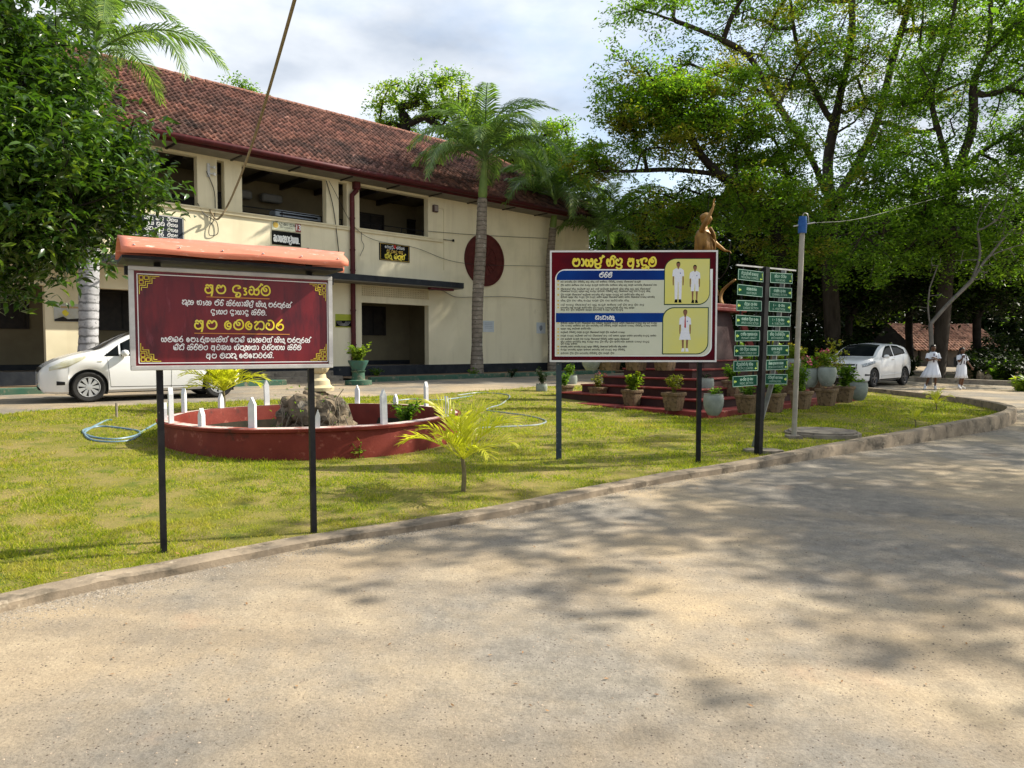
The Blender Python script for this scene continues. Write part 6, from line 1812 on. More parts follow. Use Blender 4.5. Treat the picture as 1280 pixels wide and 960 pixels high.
class Car:
    def __init__(s, name, label, loc, rz, L_, W_, top, belt, low, plan, wheels, R, tumble=.30, wheel_style='cover'):
        s.t = thing(name, label, 'car', loc, rz); s.L, s.W = L_, W_; s.top = top; s.beltt = belt; s.lowt = low; s.plan = plan; s.tumble = tumble; s.wheels = wheels; s.R = R
        xs = sorted(set([round(L_ * i / 90, 4) for i in range(91)] + [round(x + R * 1.13 * math.cos(a), 4) for x in wheels for a in [PI * k / 18 for k in range(19)]] + [.015, .03, .06, L_ - .015, L_ - .03, L_ - .06]))
        mb = MB(); np_ = None
        for x in xs:
            ring = s.sec(x); np_ = len(ring)
            full = ring + [(-y, z) for y, z in ring[-2::-1]]
            for y, z in full: mb.v.append((x, y, z))
        n = 2 * np_ - 1
        for i in range(len(xs) - 1):
            for k in range(n - 1): mb.f.append((i * n + k, i * n + k + 1, (i + 1) * n + k + 1, (i + 1) * n + k))
        mb.f.append(tuple(range(n))); mb.f.append(tuple(range((len(xs) - 1) * n + n - 1, (len(xs) - 1) * n - 1, -1)))
        mb.build('body', M['carwhite'], s.t, smooth=38, recalc=True)
        mb = MB(); mb.span((.25, -W_ / 2 + .2, .17), (L_ - .25, W_ / 2 - .2, .32)); 
        for x in wheels: mb.box((x, 0, .40), (R * 2.25, W_ - .30, .5))
        mb.build('underbody', M['trim'], s.t)
        for x in wheels:
            for sd in (-1, 1):
                mb = MB(); y0 = sd * (W_ / 2 - .03); y1 = sd * (W_ / 2 - .25); r_ = R * 1.12
                for k in range(19):
                    a = PI * k / 18 * 1.16 - .08 * PI; mb.v += [(x + r_ * math.cos(a), y0, R + r_ * math.sin(a)), (x + r_ * math.cos(a), y1, R + r_ * math.sin(a))]
                for k in range(18): mb.f.append((2 * k, 2 * k + 1, 2 * k + 3, 2 * k + 2))
                mb.build('wheel_arch', M['trim'], s.t); s.wheel(x, sd, wheel_style)
    def sec(s, x):
        w = s.W / 2 * sinterp(s.plan, x); lo = sinterp(s.lowt, x); b = sinterp(s.beltt, x); tp = max(sinterp(s.top, x), b + .012)
        for xc in s.wheels:
            r_ = s.R * 1.12
            if abs(x - xc) < r_: lo = max(lo, s.R + math.sqrt(max(0, r_ * r_ - (x - xc) ** 2)) * 1.0 - .0)
        lo = min(lo, b - .12); h = tp - b; q = b - lo; tm = s.tumble * h * .82
        y5 = w * .945; y6 = y5 - tm - .03; y7 = y6 - .05 - .05 * min(1, h); cw = min(1, h / .5)
        return [(w * .88, lo), (w * .965, lo + q * .07), (w * .993, lo + q * .3), (w, lo + q * .55), (w * .992, lo + q * .78), (w * .975, lo + q * .92), (y5, b), (y6, b + .82 * h), (y7, b + (.95 - .05 * cw) * h), (y7 * .62, tp - .012 - .02 * cw), (y7 * .3, tp - .004), (0, tp)]
    def Yside(s, x, z):
        r_ = s.sec(x)
        if z < r_[0][1] or z > r_[-1][1]: return 0
        for (a, b), (c, d) in zip(r_, r_[1:]):
            if z <= d: return a + (c - a) * (z - b) / max(d - b, 1e-6)
        return 0
    def Zt(s, x, y):
        r_ = s.sec(x); y = abs(y)
        for (a, b), (c, d) in zip(r_[::-1], r_[-2::-1]):
            if c >= y: return b + (d - b) * (y - a) / max(c - a, 1e-6)
        return r_[6][1]
    def side(s, name, x0, x1, zlo, zhi, m, off=.006, sides=(-1, 1), n=16, nz_=4, parent=None):
        for sd in sides:
            def fn(a, b):
                x = x0 + (x1 - x0) * a; l, h = interp(zlo, x), interp(zhi, x); z = l + (h - l) * b
                return (x, sd * (s.Yside(x, z) + off), z)
            mb = MB().grid(fn, n, nz_); o = link(name, mb.mesh(name, m, smooth='all', recalc=True), s.t)
            md = o.modifiers.new('t', 'SOLIDIFY'); md.thickness = .004
    def over(s, name, x0, x1, yw, m, off=.006, n=14):
        def fn(a, b):
            x = x0 + (x1 - x0) * a; yy = interp(yw, x) * (2 * b - 1); return (x, yy, s.Zt(x, yy) + off)
        link(name, MB().grid(fn, n, 14).mesh(name, m, smooth='all'), s.t)
    def Xf(s, y, z, rear=False):
        f = lambda x: s.Yside(x if not rear else s.L - x, z) >= abs(y)
        v_ = bis(f, 0, 1.2); return v_ if not rear else s.L - v_
    def front(s, name, y0, y1, z0, z1, m, off=.006, rear=False, n=10, nz_=4, curve=0, parent=None):
        def fn(a, b):
            y = y0 + (y1 - y0) * a; z = z0 + (z1 - z0) * b + curve * (1 - (2 * a - 1) ** 2)
            return (s.Xf(y, z, rear) - (off if not rear else -off), y, z)
        return link(name, MB().grid(fn, n, nz_).mesh(name, m, smooth='all'), s.t)
    def wheel(s, x, sd, style):
        R = s.R; w_ = thing.__wrapped__ if False else None
        def lat(prof, n=32):
            mb = MB(); mb.lathe(prof, n, caps=False); mb.v = [(a, c * sd, b) for a, b, c in mb.v]; return mb
        yo = s.W / 2 - .035
        tyr = lat([(R * .62, yo - .19), (R * .9, yo - .20), (R * .985, yo - .17), (R, yo - .12), (R, yo - .06), (R * .985, yo - .015), (R * .9, yo + .005), (R * .72, yo + .0), (R * .66, yo - .015)])
        wr = tyr.build('wheel', M['tyre'], s.t, smooth=True, recalc=True); wr.location = (x, 0, R)
        hm = M['hub'] if style == 'cover' else mat('dark_alloy', (.06, .06, .065), (.12, .12, .125), 9, .35, metal=.5)
        lat([(R * .67, yo - .008), (R * .64, yo + .003), (R * .60, yo - .02), (R * .58, yo - .03)]).build('rim', hm, wr, smooth=True, recalc=True)
        lat([(R * .6, yo - .032), (.001, yo - .032)], 24).build('hub_back', M['trim'], wr, recalc=True)
        ns = 9 if style == 'cover' else 6
        mb = MB()
        for k in range(ns):
            a = 2 * PI * k / ns; r0_, r1_ = R * .12, R * .61; wa, wb_ = (.026, .082) if style == 'cover' else (.05, .035)
            c, sn = math.cos(a), math.sin(a)
            pts = [(r0_, -wa / 2), (r1_, -wb_ / 2), (r1_, wb_ / 2), (r0_, wa / 2)]
            vs = []
            for dz in (yo - .028, yo - .004):
                for p, q in pts: vs.append((p * c - q * sn, dz * sd, p * sn + q * c))
            mb.add(vs, [(0, 1, 2, 3), (4, 5, 6, 7), (0, 1, 5, 4), (1, 2, 6, 5), (2, 3, 7, 6), (3, 0, 4, 7)])
        mb.lathe([(R * .2, 0), (R * .19, .012), (.001, .014)], 16, caps=False) if False else None
        mb.build('spokes', hm, wr, recalc=True)
        lat([(R * .20, yo - .03), (R * .19, yo - .001), (.001, yo + .002)], 16).build('hub_cap', hm, wr, smooth=True, recalc=True)
    def mirror(s, x, z, m=None):
        for sd in (-1, 1):
            mb = MB(); y = s.Yside(x, z)
            mb.lathe([(.01, -.07), (.07, -.055), (.10, 0), (.07, .055), (.01, .07)], 14); mb.v = [(x + a * .8, sd * (y + .11 + b * 1.05), z + c) for a, b, c in mb.v]
            mb.build('mirror', m or M['carwhite'], s.t, smooth='all', recalc=True)
            MB().bar((x - .02, sd * (y - .01), z - .03), (x, sd * (y + .06), z - .02), .05, .03).build('mirror_arm', M['trim'], s.t)
    def line(s, x0, z0, x1, z1, w_=.007, off=.0025):
        for sd in (-1, 1):
            mb = MB(); n = 10
            for i in range(n + 1):
                x = x0 + (x1 - x0) * i / n; z = z0 + (z1 - z0) * i / n; d = Vector((x1 - x0, z1 - z0)).normalized(); px_, pz_ = -d.y * w_ / 2, d.x * w_ / 2
                for q in (-1, 1): mb.v.append((x + q * px_, sd * (s.Yside(x + q * px_, z + q * pz_) + off), z + q * pz_))
            for i in range(n): mb.f.append((2 * i, 2 * i + 1, 2 * i + 3, 2 * i + 2))
            mb.build('panel_gap', M['trim'], s.t)
    def handle(s, x, z, ln=.16, m=None):
        for sd in (-1, 1):
            y = s.Yside(x, z); MB().box((x, sd * (y + .018), z), (ln, .02, .028), 0, .006).build('handle', m or M['carwhite'], s.t)
# ---- hatchback parked by the school (nose to the left)
TH1 = math.radians(37)
fw_ = Vector((-8.33, 14.17, 0)); hd1 = Vector((math.cos(TH1), math.sin(TH1), 0)); nrm1 = Vector((math.sin(TH1), -math.cos(TH1), 0))
c1 = fw_ - hd1 * .80 - nrm1 * (.845); c1.z = gz(*(fw_ + hd1 * 1.2).xy) + .004
A = Car('parked_car', 'small white hatchback with yellowed headlight parked by the school behind the maroon board', c1, TH1, 3.75, 1.69,
        [(0, .62), (.06, .70), (.2, .80), (.5, .93), (.85, 1.02), (1.0, 1.06), (1.25, 1.22), (1.55, 1.39), (1.9, 1.49), (2.3, 1.52), (2.8, 1.50), (3.2, 1.44), (3.45, 1.34), (3.6, 1.12), (3.7, .92), (3.75, .80)],
        [(0, .60), (.1, .68), (.5, .84), (1.0, .905), (1.6, .90), (3.0, .96), (3.5, .95), (3.75, .76)],
        [(0, .30), (.06, .20), (.4, .17), (1.2, .19), (2.9, .20), (3.5, .22), (3.7, .28), (3.75, .36)],
        [(0, .60), (.05, .72), (.15, .84), (.35, .93), (.8, .99), (1.5, 1.0), (2.9, 1.0), (3.4, .95), (3.62, .88), (3.75, .72)], (.80, 3.26), .302)
A.side('window', 1.38, 2.26, [(1.38, .915), (2.3, .94)], [(1.38, 1.17), (1.6, 1.29), (1.85, 1.37), (2.26, 1.40)], M['glass'])
A.side('window', 2.34, 3.02, [(2.34, .94), (3.02, .98)], [(2.34, 1.40), (2.8, 1.385), (3.02, 1.35)], M['glass'])
A.side('quarter_window', 1.08, 1.34, [(1.08, .912), (1.34, .915)], [(1.08, .925), (1.34, 1.14)], M['glass'])
A.side('quarter_window', 3.08, 3.34, [(3.08, .99), (3.34, 1.02)], [(3.08, 1.36), (3.34, 1.24)], M['glass'])
A.over('windscreen', 1.00, 1.76, [(1.0, .66), (1.76, .53)], M['glass'], .008)
A.over('rear_window', 3.30, 3.60, [(3.3, .48), (3.6, .6)], M['glass'], .008)
A.side('headlight', .15, .78, [(.15, .635), (.45, .70), (.78, .89)], [(.15, .70), (.4, .83), (.78, .925)], M['lamp_yellow'], .008)
A.front('grille', -.36, .36, .60, .695, M['trim'], .006); A.front('number_plate', -.24, .24, .44, .56, M['plate'], .02)
A.front('lower_grille', -.45, .45, .30, .40, M['trim'], .006)
for sd in (-1, 1): A.side('fog_lamp_recess', .26, .40, [(.26, .35), (.40, .355)], [(.26, .43), (.4, .415)], M['trim'], .005, (sd,))
A.mirror(1.44, .97); A.line(1.18, .30, 1.12, .98); A.line(2.30, .26, 2.31, 1.03); A.line(3.0, .62, 3.06, 1.05); A.line(1.18, .30, 2.9, .28, .01)
A.handle(2.12, .90); A.handle(2.9, .93); A.side('side_repeater', .96, 1.03, [(.96, .80), (1.03, .80)], [(.96, .815), (1.03, .82)], M['lamp_yellow'], .008)
A.side('tail_light', 3.50, 3.70, [(3.5, .80), (3.7, .80)], [(3.5, 1.02), (3.7, .96)], M['taillamp'], .006)
A.over('wiper_cowl', .955, 1.0, [(0.95, .66), (1.0, .66)], M['trim'], .007)
# ---- crossover on the far drive (nose toward the viewer's left)
TH2 = math.radians(40)
hd2 = Vector((math.cos(TH2), math.sin(TH2), 0)); nrm2 = Vector((math.sin(TH2), -math.cos(TH2), 0))
fw2 = Vector((12.99, 25.7, 0)); c2 = fw2 - hd2 * .86 - nrm2 * .886; c2.z = gz(*(fw2 + hd2 * 1.3).xy) + .004
B = Car('parked_car', 'white crossover car with dark wheels parked beyond the lawn under the trees', c2, TH2, 4.30, 1.77,
        [(0, .78), (.05, .88), (.3, .98), (.8, 1.06), (1.05, 1.10), (1.35, 1.30), (1.7, 1.49), (2.1, 1.585), (2.6, 1.605), (3.1, 1.58), (3.6, 1.48), (3.9, 1.36), (4.1, 1.10), (4.25, .98), (4.3, .86)],
        [(0, .76), (.1, .84), (.5, .95), (1.1, 1.03), (2.0, 1.07), (3.0, 1.15), (3.6, 1.20), (3.9, 1.14), (4.3, .84)],
        [(0, .34), (.06, .24), (.4, .20), (1.3, .22), (3.0, .24), (3.9, .28), (4.2, .36), (4.3, .45)],
        [(0, .66), (.05, .78), (.15, .88), (.4, .96), (.85, 1.0), (2.5, 1.0), (3.5, 1.0), (3.95, .94), (4.2, .86), (4.3, .72)], (.86, 3.47), .335, wheel_style='alloy')
B.side('window', 1.50, 2.42, [(1.5, 1.07), (2.42, 1.11)], [(1.5, 1.11), (1.75, 1.30), (2.05, 1.48), (2.42, 1.51)], M['glass'])
B.side('window', 2.50, 3.45, [(2.5, 1.115), (3.45, 1.21)], [(2.5, 1.51), (3.0, 1.49), (3.45, 1.35)], M['glass'])
B.over('windscreen', 1.08, 1.92, [(1.08, .68), (1.92, .56)], M['glass'], .008)
B.over('rear_window', 3.72, 4.02, [(3.7, .5), (4.02, .6)], M['glass'], .008)
B.side('headlight', .10, .80, [(.10, .72), (.80, .86)], [(.10, .84), (.80, .95)], M['lamp_clear'], .010)
B.front('grille', -.60, .60, .64, .84, M['trim'], .006); B.front('chrome_bar', -.60, .60, .745, .785, M['chrome'], .02, curve=-.015)
B.front('emblem', -.06, .06, .70, .78, M['chrome'], .026, n=4); B.front('number_plate', -.26, .26, .48, .585, M['plate'], .022)
B.front('lower_grille', -.5, .5, .30, .40, M['trim'], .006)
for sd in (-1, 1): B.side('fog_lamp_recess', .2, .50, [(.2, .42), (.5, .43)], [(.2, .49), (.5, .47)], M['trim'], .006, (sd,))
B.mirror(1.62, 1.10); B.line(1.36, .32, 1.36, 1.05); B.line(2.46, .30, 2.47, 1.12); B.line(3.1, .6, 3.25, 1.18); B.handle(2.28, .98, .18, M['chrome'])
B.side('door_crease', 1.3, 3.1, [(1.3, .40), (3.1, .46)], [(1.3, .425), (3.1, .49)], M['carwhite'], .02)
B.side('sill_trim', 1.3, 3.0, [(1.3, .235), (3.0, .25)], [(1.3, .29), (3.0, .30)], M['trim'], .004)
B.over('roof_rack', 2.0, 2.6, [(2.0, .02), (2.6, .02)], M['trim'], .02)

# ================================================================== PEOPLE
M['skin'] = mat('brown_skin', (.13, .065, .038), (.11, .055, .03), 5, .55)
M['hair'] = mat('black_hair', (.010, .008, .008), (.02, .016, .014), 40, .35, .4, 90)
M['uniform'] = mat('white_uniform_cotton', (.72, .74, .80), (.64, .67, .75), 3, .8, .3, 30)
M['shoe'] = mat('white_canvas_shoe', (.72, .71, .68), (.6, .58, .55), 9, .7)
M['tie'] = mat('dark_tie', (.10, .015, .03), (.03, .012, .02), 9, .6)
M['eye'] = mat('eye_dark', (.01, .008, .006), None, 5, .3)
def girl(label, loc, rz, P, hands, skirt_push=(0, 0), extra=None, flare=1.0, h=1.0):
    t = thing('person', label, 'person', loc, rz); t.scale = (h,) * 3
    P = {a: Vector(b) for a, b in P.items()}
    s = body_skel(P, .84)
    for wr_, d, pn, c, sd in hands: s.hand(wr_, d, pn, .15, c, sd)
    bm_ = skin_mesh(s.v, s.e, s.r, M['skin'], 2); hd = head_mesh(M['skin'], .205)
    hm = Matrix.Translation(P['skull'] + Vector((0, -.015, -.09))) @ Matrix.Rotation(P.get('turn', Vector((0, 0, 0))).z, 4, 'Z')
    b = link('body', join_meshes('body', [(bm_, Matrix()), (hd, hm)]), t)
    for p_ in b.data.polygons: p_.use_smooth = True
    hc = P['skull'] + Vector((0, .020, .040))
    bm = bmesh.new(); bmesh.ops.create_uvsphere(bm, u_segments=20, v_segments=14, radius=1)
    for v in bm.verts:
        x, y, z = v.co; k = 1.0
        if y < -.1 and z < .30: k = .72
        v.co = Vector((x * .094 * k, y * .112 * k, z * .112 * k))
    me = bpy.data.meshes.new('hair'); bm.to_mesh(me); bm.free(); me.materials.append(M['hair'])
    for p_ in me.polygons: p_.use_smooth = True
    link('hair', me, t, hc)
    for sd in (-1, 1):
        mb = MB(); a = hc + Vector((sd * .06, .05, -.06))
        pts = smoothpath([a, a + Vector((sd * .03, .03, -.08)), a + Vector((sd * .035, .02 if sd > 0 else -.05, -.2)), a + Vector((sd * .03, .0 if sd > 0 else -.09, -.34))], 5)
        mb.tube(pts, [.02 * (1 - .5 * i / len(pts)) * (1 + .22 * math.sin(i * 1.9)) for i in range(len(pts))], 8); mb.build('plait', M['hair'], t, smooth=True)
        MB().lathe([(.004, -.004), (.009, 0), (.004, .004)], 8, (sd * .033 + P['skull'].x, P['skull'].y - .092, P['skull'].z + .022)).build('eye', M['eye'], t)
    px_, py_ = skirt_push; c = P['chest']; w_ = P['waist']; p = P['pelvis']
    hem = p.z - .38
    shell([((p.x + px_, p.y + py_, hem), .27 * flare, .23 * flare, .07), ((p.x + px_ * .6, p.y + py_ * .6, hem + .15), .225 * flare, .185 * flare, .06), ((p.x, p.y, p.z), .165, .135, .03), ((w_.x, w_.y, w_.z), .122, .10, .012), ((c.x, c.y, c.z - .06), .145, .112, .01), ((c.x, c.y, c.z + .05), .15, .108, .0), ((c.x, c.y + .0, c.z + .13), .105, .085, 0), ((c.x, c.y, c.z + .155), .062, .056, 0)], M['uniform'], 'dress', t, 54, nf=11)
    for sd in ('l', 'r'):
        a, e = P['sh' + sd], P['el' + sd]; d = (e - a)
        mb = MB().tube([a - d * .08 + Vector((0, 0, .005)), a + d * .2, a + d * .45, a + d * .70], [.052, .064, .062, .068], 14, caps=False); o = mb.build('sleeve', M['uniform'], t, smooth='all')
        an, ft = P['an' + sd], P['ft' + sd]; f = (ft - an); f.z = 0; f.normalize()
        mb = MB().tube([an + Vector((0, 0, .10)), an + Vector((0, 0, .03)), an + Vector((0, 0, -.0))], [.036, .038, .042], 12); mb.build('sock', M['uniform'], t, smooth='all')
        hl_ = an - f * .035; hl_.z = an.z - .045; toe = ft + f * .05; toe.z = max(toe.z, .02)
        mb = MB().tube([hl_ + Vector((0, 0, .03)), hl_ + f * .06 + Vector((0, 0, .032)), hl_.lerp(toe, .7) + Vector((0, 0, .014)), toe + Vector((0, 0, .006))], [.034, .045, .042, .022], 12); mb.build('shoe', M['shoe'], t, smooth='all')
    MB().bar((c.x, c.y - .112, c.z + .10), (w_.x, w_.y - .122, w_.z - .02), .035, .006).build('tie', M['tie'], t)
    MB().box((c.x + .07, c.y - .116, c.z), (.03, .006, .035)).build('badge', M['tie'], t)
    if extra: extra(t, P)
    return t
gA = G(1165, 487); gB = G(1201, 487)
def bag(t, P):
    for sd in (-1, 1):
        MB().tube(smoothpath([P['chest'] + Vector((sd * .08, .09, .10)), P['chest'] + Vector((sd * .085, 0, .165)), P['chest'] + Vector((sd * .085, -.118, .07)), P['waist'] + Vector((sd * .11, -.09, -.02)), P['waist'] + Vector((sd * .12, .06, -.03))]), .016, 6).build('bag_strap', M['trim'], t)
    MB().box((P['chest'].x, P['chest'].y + .19, P['chest'].z - .12), (.26, .14, .36), 0, .03).build('backpack', M['trim'], t)
girl('schoolgirl in white uniform dress with arms folded, walking left by the far kerb', gA, math.radians(-15),
     dict(pelvis=(0, 0, .80), waist=(0, 0, .95), chest=(0, -.01, 1.13), neckb=(0, 0, 1.24), neck=(0, -.01, 1.30), skull=(0, -.02, 1.385),
          shr=(-.145, 0, 1.21), elr=(-.20, -.06, .99), wrr=(-.02, -.19, 1.03), shl=(.145, 0, 1.21), ell=(.20, -.05, .99), wrl=(.04, -.17, 1.08),
          hipr=(-.075, 0, .77), knr=(-.12, -.06, .43), anr=(-.20, .02, .09), ftr=(-.26, -.10, .025), hipl=(.075, 0, .77), knl=(.09, -.03, .43), anl=(.11, .06, .09), ftl=(.08, -.07, .03)),
     (('wrr', (1, .1, .1), (0, .5, -1), .4, 1), ('wrl', (-1, -.1, .2), (0, .5, -1), .4, -1)), (-.05, 0), None, 1.12, 1.03)
girl('schoolgirl in white uniform dress with dark bag straps, one arm swung out', gB, math.radians(10),
     dict(pelvis=(0, 0, .80), waist=(0, 0, .95), chest=(0, -.01, 1.13), neckb=(0, 0, 1.24), neck=(0, -.01, 1.30), skull=(0, -.02, 1.385),
          shr=(-.145, 0, 1.21), elr=(-.19, -.08, 1.0), wrr=(-.13, -.17, 1.14), shl=(.145, 0, 1.21), ell=(.25, .0, 1.0), wrl=(.38, -.04, .83),
          hipr=(-.075, 0, .77), knr=(-.08, -.08, .43), anr=(-.11, -.04, .09), ftr=(-.15, -.17, .025), hipl=(.075, 0, .77), knl=(.10, .02, .43), anl=(.15, .14, .10), ftl=(.16, .02, .03)),
     (('wrr', (.1, -.4, 1), (.5, 0, 0), .5, 1), ('wrl', (.5, -.1, -1), (-.6, -.5, 0), .3, 1)), (0, 0), bag, .78, .98)

# ================================================================== PALMS
fr_royal = [frond_mesh(3.7, 1.35, 74, .80, M['frond'], .66, .052, s_, .25, .030, hang=.7, taper=.6) for s_ in (1, 2, 3, 4)]
pb = G(596, 469, .05); d0 = pb.y
royal_palm('tall royal palm with ringed grey trunk standing before the red disc on the wall', [pb, Y(597, 380, d0), Y(601, 310, d0), Y(603, 248, d0)], .225, Y(606, 194, d0), 1.5, 22, fr_royal, M['palmtrunk'], 3)
pb2 = G(691, 464, .05); d2_ = pb2.y
royal_palm('second royal palm rising behind the left edge of the uniform board', [pb2, Y(689, 400, d2_), Y(687, 340, d2_), Y(691, 285, d2_)], .20, Y(695, 244, d2_), 1.2, 26, fr_royal, M['palmtrunk'], 8, sc=1.12)
pb4 = Y(770, 455, 33.0); pb4.z = gz(pb4.x, pb4.y)
royal_palm('smaller palm beyond the end of the school, its fronds beside the roof corner', [pb4, Y(768, 380, 33), Y(762, 320, 33)], .15, Y(760, 288, 33), 1.0, 18, fr_royal, M['palmtrunk'], 12)
d3_ = 18.7; pb3 = Y(110, 480, d3_); pb3.z = gz(pb3.x, pb3.y)
royal_palm('royal palm with lichen-white trunk behind the parked hatchback, crown over the leafy tree', [pb3, Y(111, 380, d3_), Y(112, 250, d3_), Y(112, 120, d3_)], .25, Y(118, 62, d3_), 1.6, 16, fr_royal, M['whitetrunk'], 21)

# ================================================================== TREES
# big leafy tree at the left, trunk outside the picture
dT = 11.5
tb = Y(-190, 520, dT); tb.z = gz(tb.x, tb.y)
c_ = lambda px, py, d: tuple(Y(px, py, d))
tree('leafy_tree', 'large dense glossy-leaved tree overhanging the left side of the picture', tb,
     [(None, [tb, c_(-150, 380, dT), c_(-60, 230, dT)]), (0, [c_(-60, 230, dT), c_(10, 150, dT - .2), c_(40, 80, dT)]), (0, [c_(-120, 330, dT), c_(0, 300, dT - .5), c_(90, 260, dT - .8)]), (0, [c_(-80, 260, dT), c_(40, 220, dT + .8), c_(130, 190, dT + 1)])],
     [(c_(-45, 90, dT), (1.9, 1.7, 1.9)), (c_(40, 130, dT), (1.1, 1.1, 1.0)), (c_(95, 195, dT), (1.2, 1.2, 1.2)), (c_(60, 230, dT - .5), (1.55, 1.4, 1.3)), (c_(20, 262, dT - .8), (1.1, 1.0, .8)), (c_(-40, 290, dT), (1.3, 1.3, .7)), (c_(135, 285, dT + .6), (.75, .6, .5)), (c_(10, 340, dT - .3), (.3, .3, .45)), (c_(-160, 120, dT), (2.6, 2, 2.6))],
     620, 95, .165, M['leaf_big'], M['bark_dark'], 31, .40, .5, .007, .33, .8, droop=.9, fold=True)
# wide rain tree behind, limbs against the sky
D1 = 35.0
t1 = Y(1042, 470, D1); t1.z = gz(t1.x, t1.y)
L1 = lambda *a: [c_(x, y, D1 + (z[0] if z else 0)) for x, y, *z in a]
tree('rain_tree', 'huge spreading tree with forked bare limbs against the sky at the upper right', t1,
     [(None, [tuple(t1)] + L1((1040, 400), (1036, 320), (1038, 250))),
      (0, L1((1036, 250), (1010, 190, -2), (965, 120, -3), (935, 70, -4), (880, 40, -5), (820, 18, -6))),
      (0, L1((1038, 255), (1035, 200, 1), (1050, 120, 1), (1065, 40, 0), (1060, -60, 0))),
      (0, L1((1038, 260), (1075, 200, 3), (1100, 140, 4), (1120, 60, 5), (1160, -60, 5))),
      (1, L1((1010, 190, -2), (975, 160, -3), (930, 110, -5), (905, 0, -6))),
      (2, L1((1042, 160, 1), (1000, 70, 0), (985, -20, -1))),
      (1, L1((965, 120, -3), (900, 95, -4), (850, 75, -5))),
      (3, L1((1095, 150, 4), (1150, 165, 4), (1200, 150, 3)))],
     [(c_(900, -10, D1 - 4), (5.0, 3.5, 1.8)), (c_(800, 15, D1 - 6), (1.7, 2, .8)), (c_(850, 90, D1 - 4), (1.6, 2, 1.0)), (c_(1000, 60, D1), (4.0, 4, 3.2)), (c_(1080, 130, D1 + 2), (3.4, 4, 3.6)), (c_(1080, -60, D1 + 2), (6.0, 5, 2.6)), (c_(1190, 40, D1 + 4), (4.5, 4, 4.0)), (c_(1035, 240, D1 - 2), (2.2, 3, 1.6))],
     510, 196, .165, [(M['leaf_rain'], .75), (M['leaf_olive'], .25)], M['bark'], 41, .95, .8, .020, .40, .5, expo=.47)
# rounder tree in front of it on the left
D2 = 29.0
t2 = Y(985, 470, D2); t2.z = gz(t2.x, t2.y)
L2 = lambda *a: [c_(x, y, D2 + (z[0] if z else 0)) for x, y, *z in a]
tree('spreading_tree', 'broad tree with dark arching limbs and yellow-tinged crown behind the golden statue', t2,
     [(None, [tuple(t2)] + L2((980, 400), (975, 320), (965, 265))), (0, L2((965, 265), (935, 240, -1), (900, 218, -2), (870, 185, -2), (850, 140, -2))), (1, L2((900, 218, -2), (840, 212, -2), (790, 214, -2), (750, 214, -2))), (0, L2((968, 280), (985, 220, 1), (960, 160, 1), (930, 110, 1))), (1, L2((890, 210, -2), (885, 260, -3), (880, 290, -3)))],
     [(c_(835, 150, D2 - 2), (2.5, 2, 1.9)), (c_(900, 150, D2 - 1), (2.4, 2.2, 2.0)), (c_(800, 120, D2 - 2), (1.4, 1.5, 1.5)), (c_(960, 200, D2), (1.6, 1.8, 1.7)), (c_(760, 205, D2 - 2), (1.5, 1.5, .8)), (c_(930, 250, D2 - 1), (2.0, 2, 1.1)), (c_(985, 290, D2), (1.6, 1.8, 1.6)), (c_(840, 270, D2 + 1), (2.4, 1.5, 1.3))],
     380, 210, .15, [(M['leaf_mid'], .5), (M['leaf_rain'], .3), (M['leaf_olive'], .2)], M['bark_dark'], 43, .66, .6, .016, .42, .55)
# tall tree at the right
D3 = 31.0
t3 = Y(1172, 455, D3); t3.z = gz(t3.x, t3.y)
L3 = lambda *a: [c_(x, y, D3 + (z[0] if z else 0)) for x, y, *z in a]
tree('tall_tree', 'tall green tree at the right edge with upright limbs forking into the sky', t3,
     [(None, [tuple(t3)] + L3((1180, 380), (1185, 300), (1190, 220))), (0, L3((1190, 230), (1175, 170), (1165, 120), (1185, 50), (1200, -30))), (0, L3((1190, 230), (1215, 160), (1220, 90), (1260, 40), (1300, -10))), (2, L3((1218, 100), (1235, 60), (1238, 0), (1230, -60))), (2, L3((1222, 120), (1260, 110), (1310, 70)))],
     [(c_(1150, 200, D3), (2.6, 2.5, 2.6)), (c_(1110, 250, D3 - 1), (2.2, 2, 2.0)), (c_(1210, 260, D3 - 1), (2.4, 2.5, 2.0)), (c_(1270, 180, D3), (1.8, 2, 2.6)), (c_(1180, 90, D3), (2.2, 2.5, 2.2)), (c_(1290, 40, D3), (2.2, 2.5, 2.6)), (c_(1230, -60, D3), (3.4, 3, 2.0)), (c_(1340, 200, D3), (3, 3, 5)), (c_(1075, 310, D3 - 2), (2.0, 1.8, 1.6)), (c_(1240, 310, D3 - 1), (2.4, 2, 1.5)), (c_(1150, 300, D3 - 1), (2.2, 2, 1.4))],
     480, 196, .165, [(M['leaf_mid'], .6), (M['leaf_rain'], .4)], M['bark'], 47, .85, .7, .017, .42, .55)
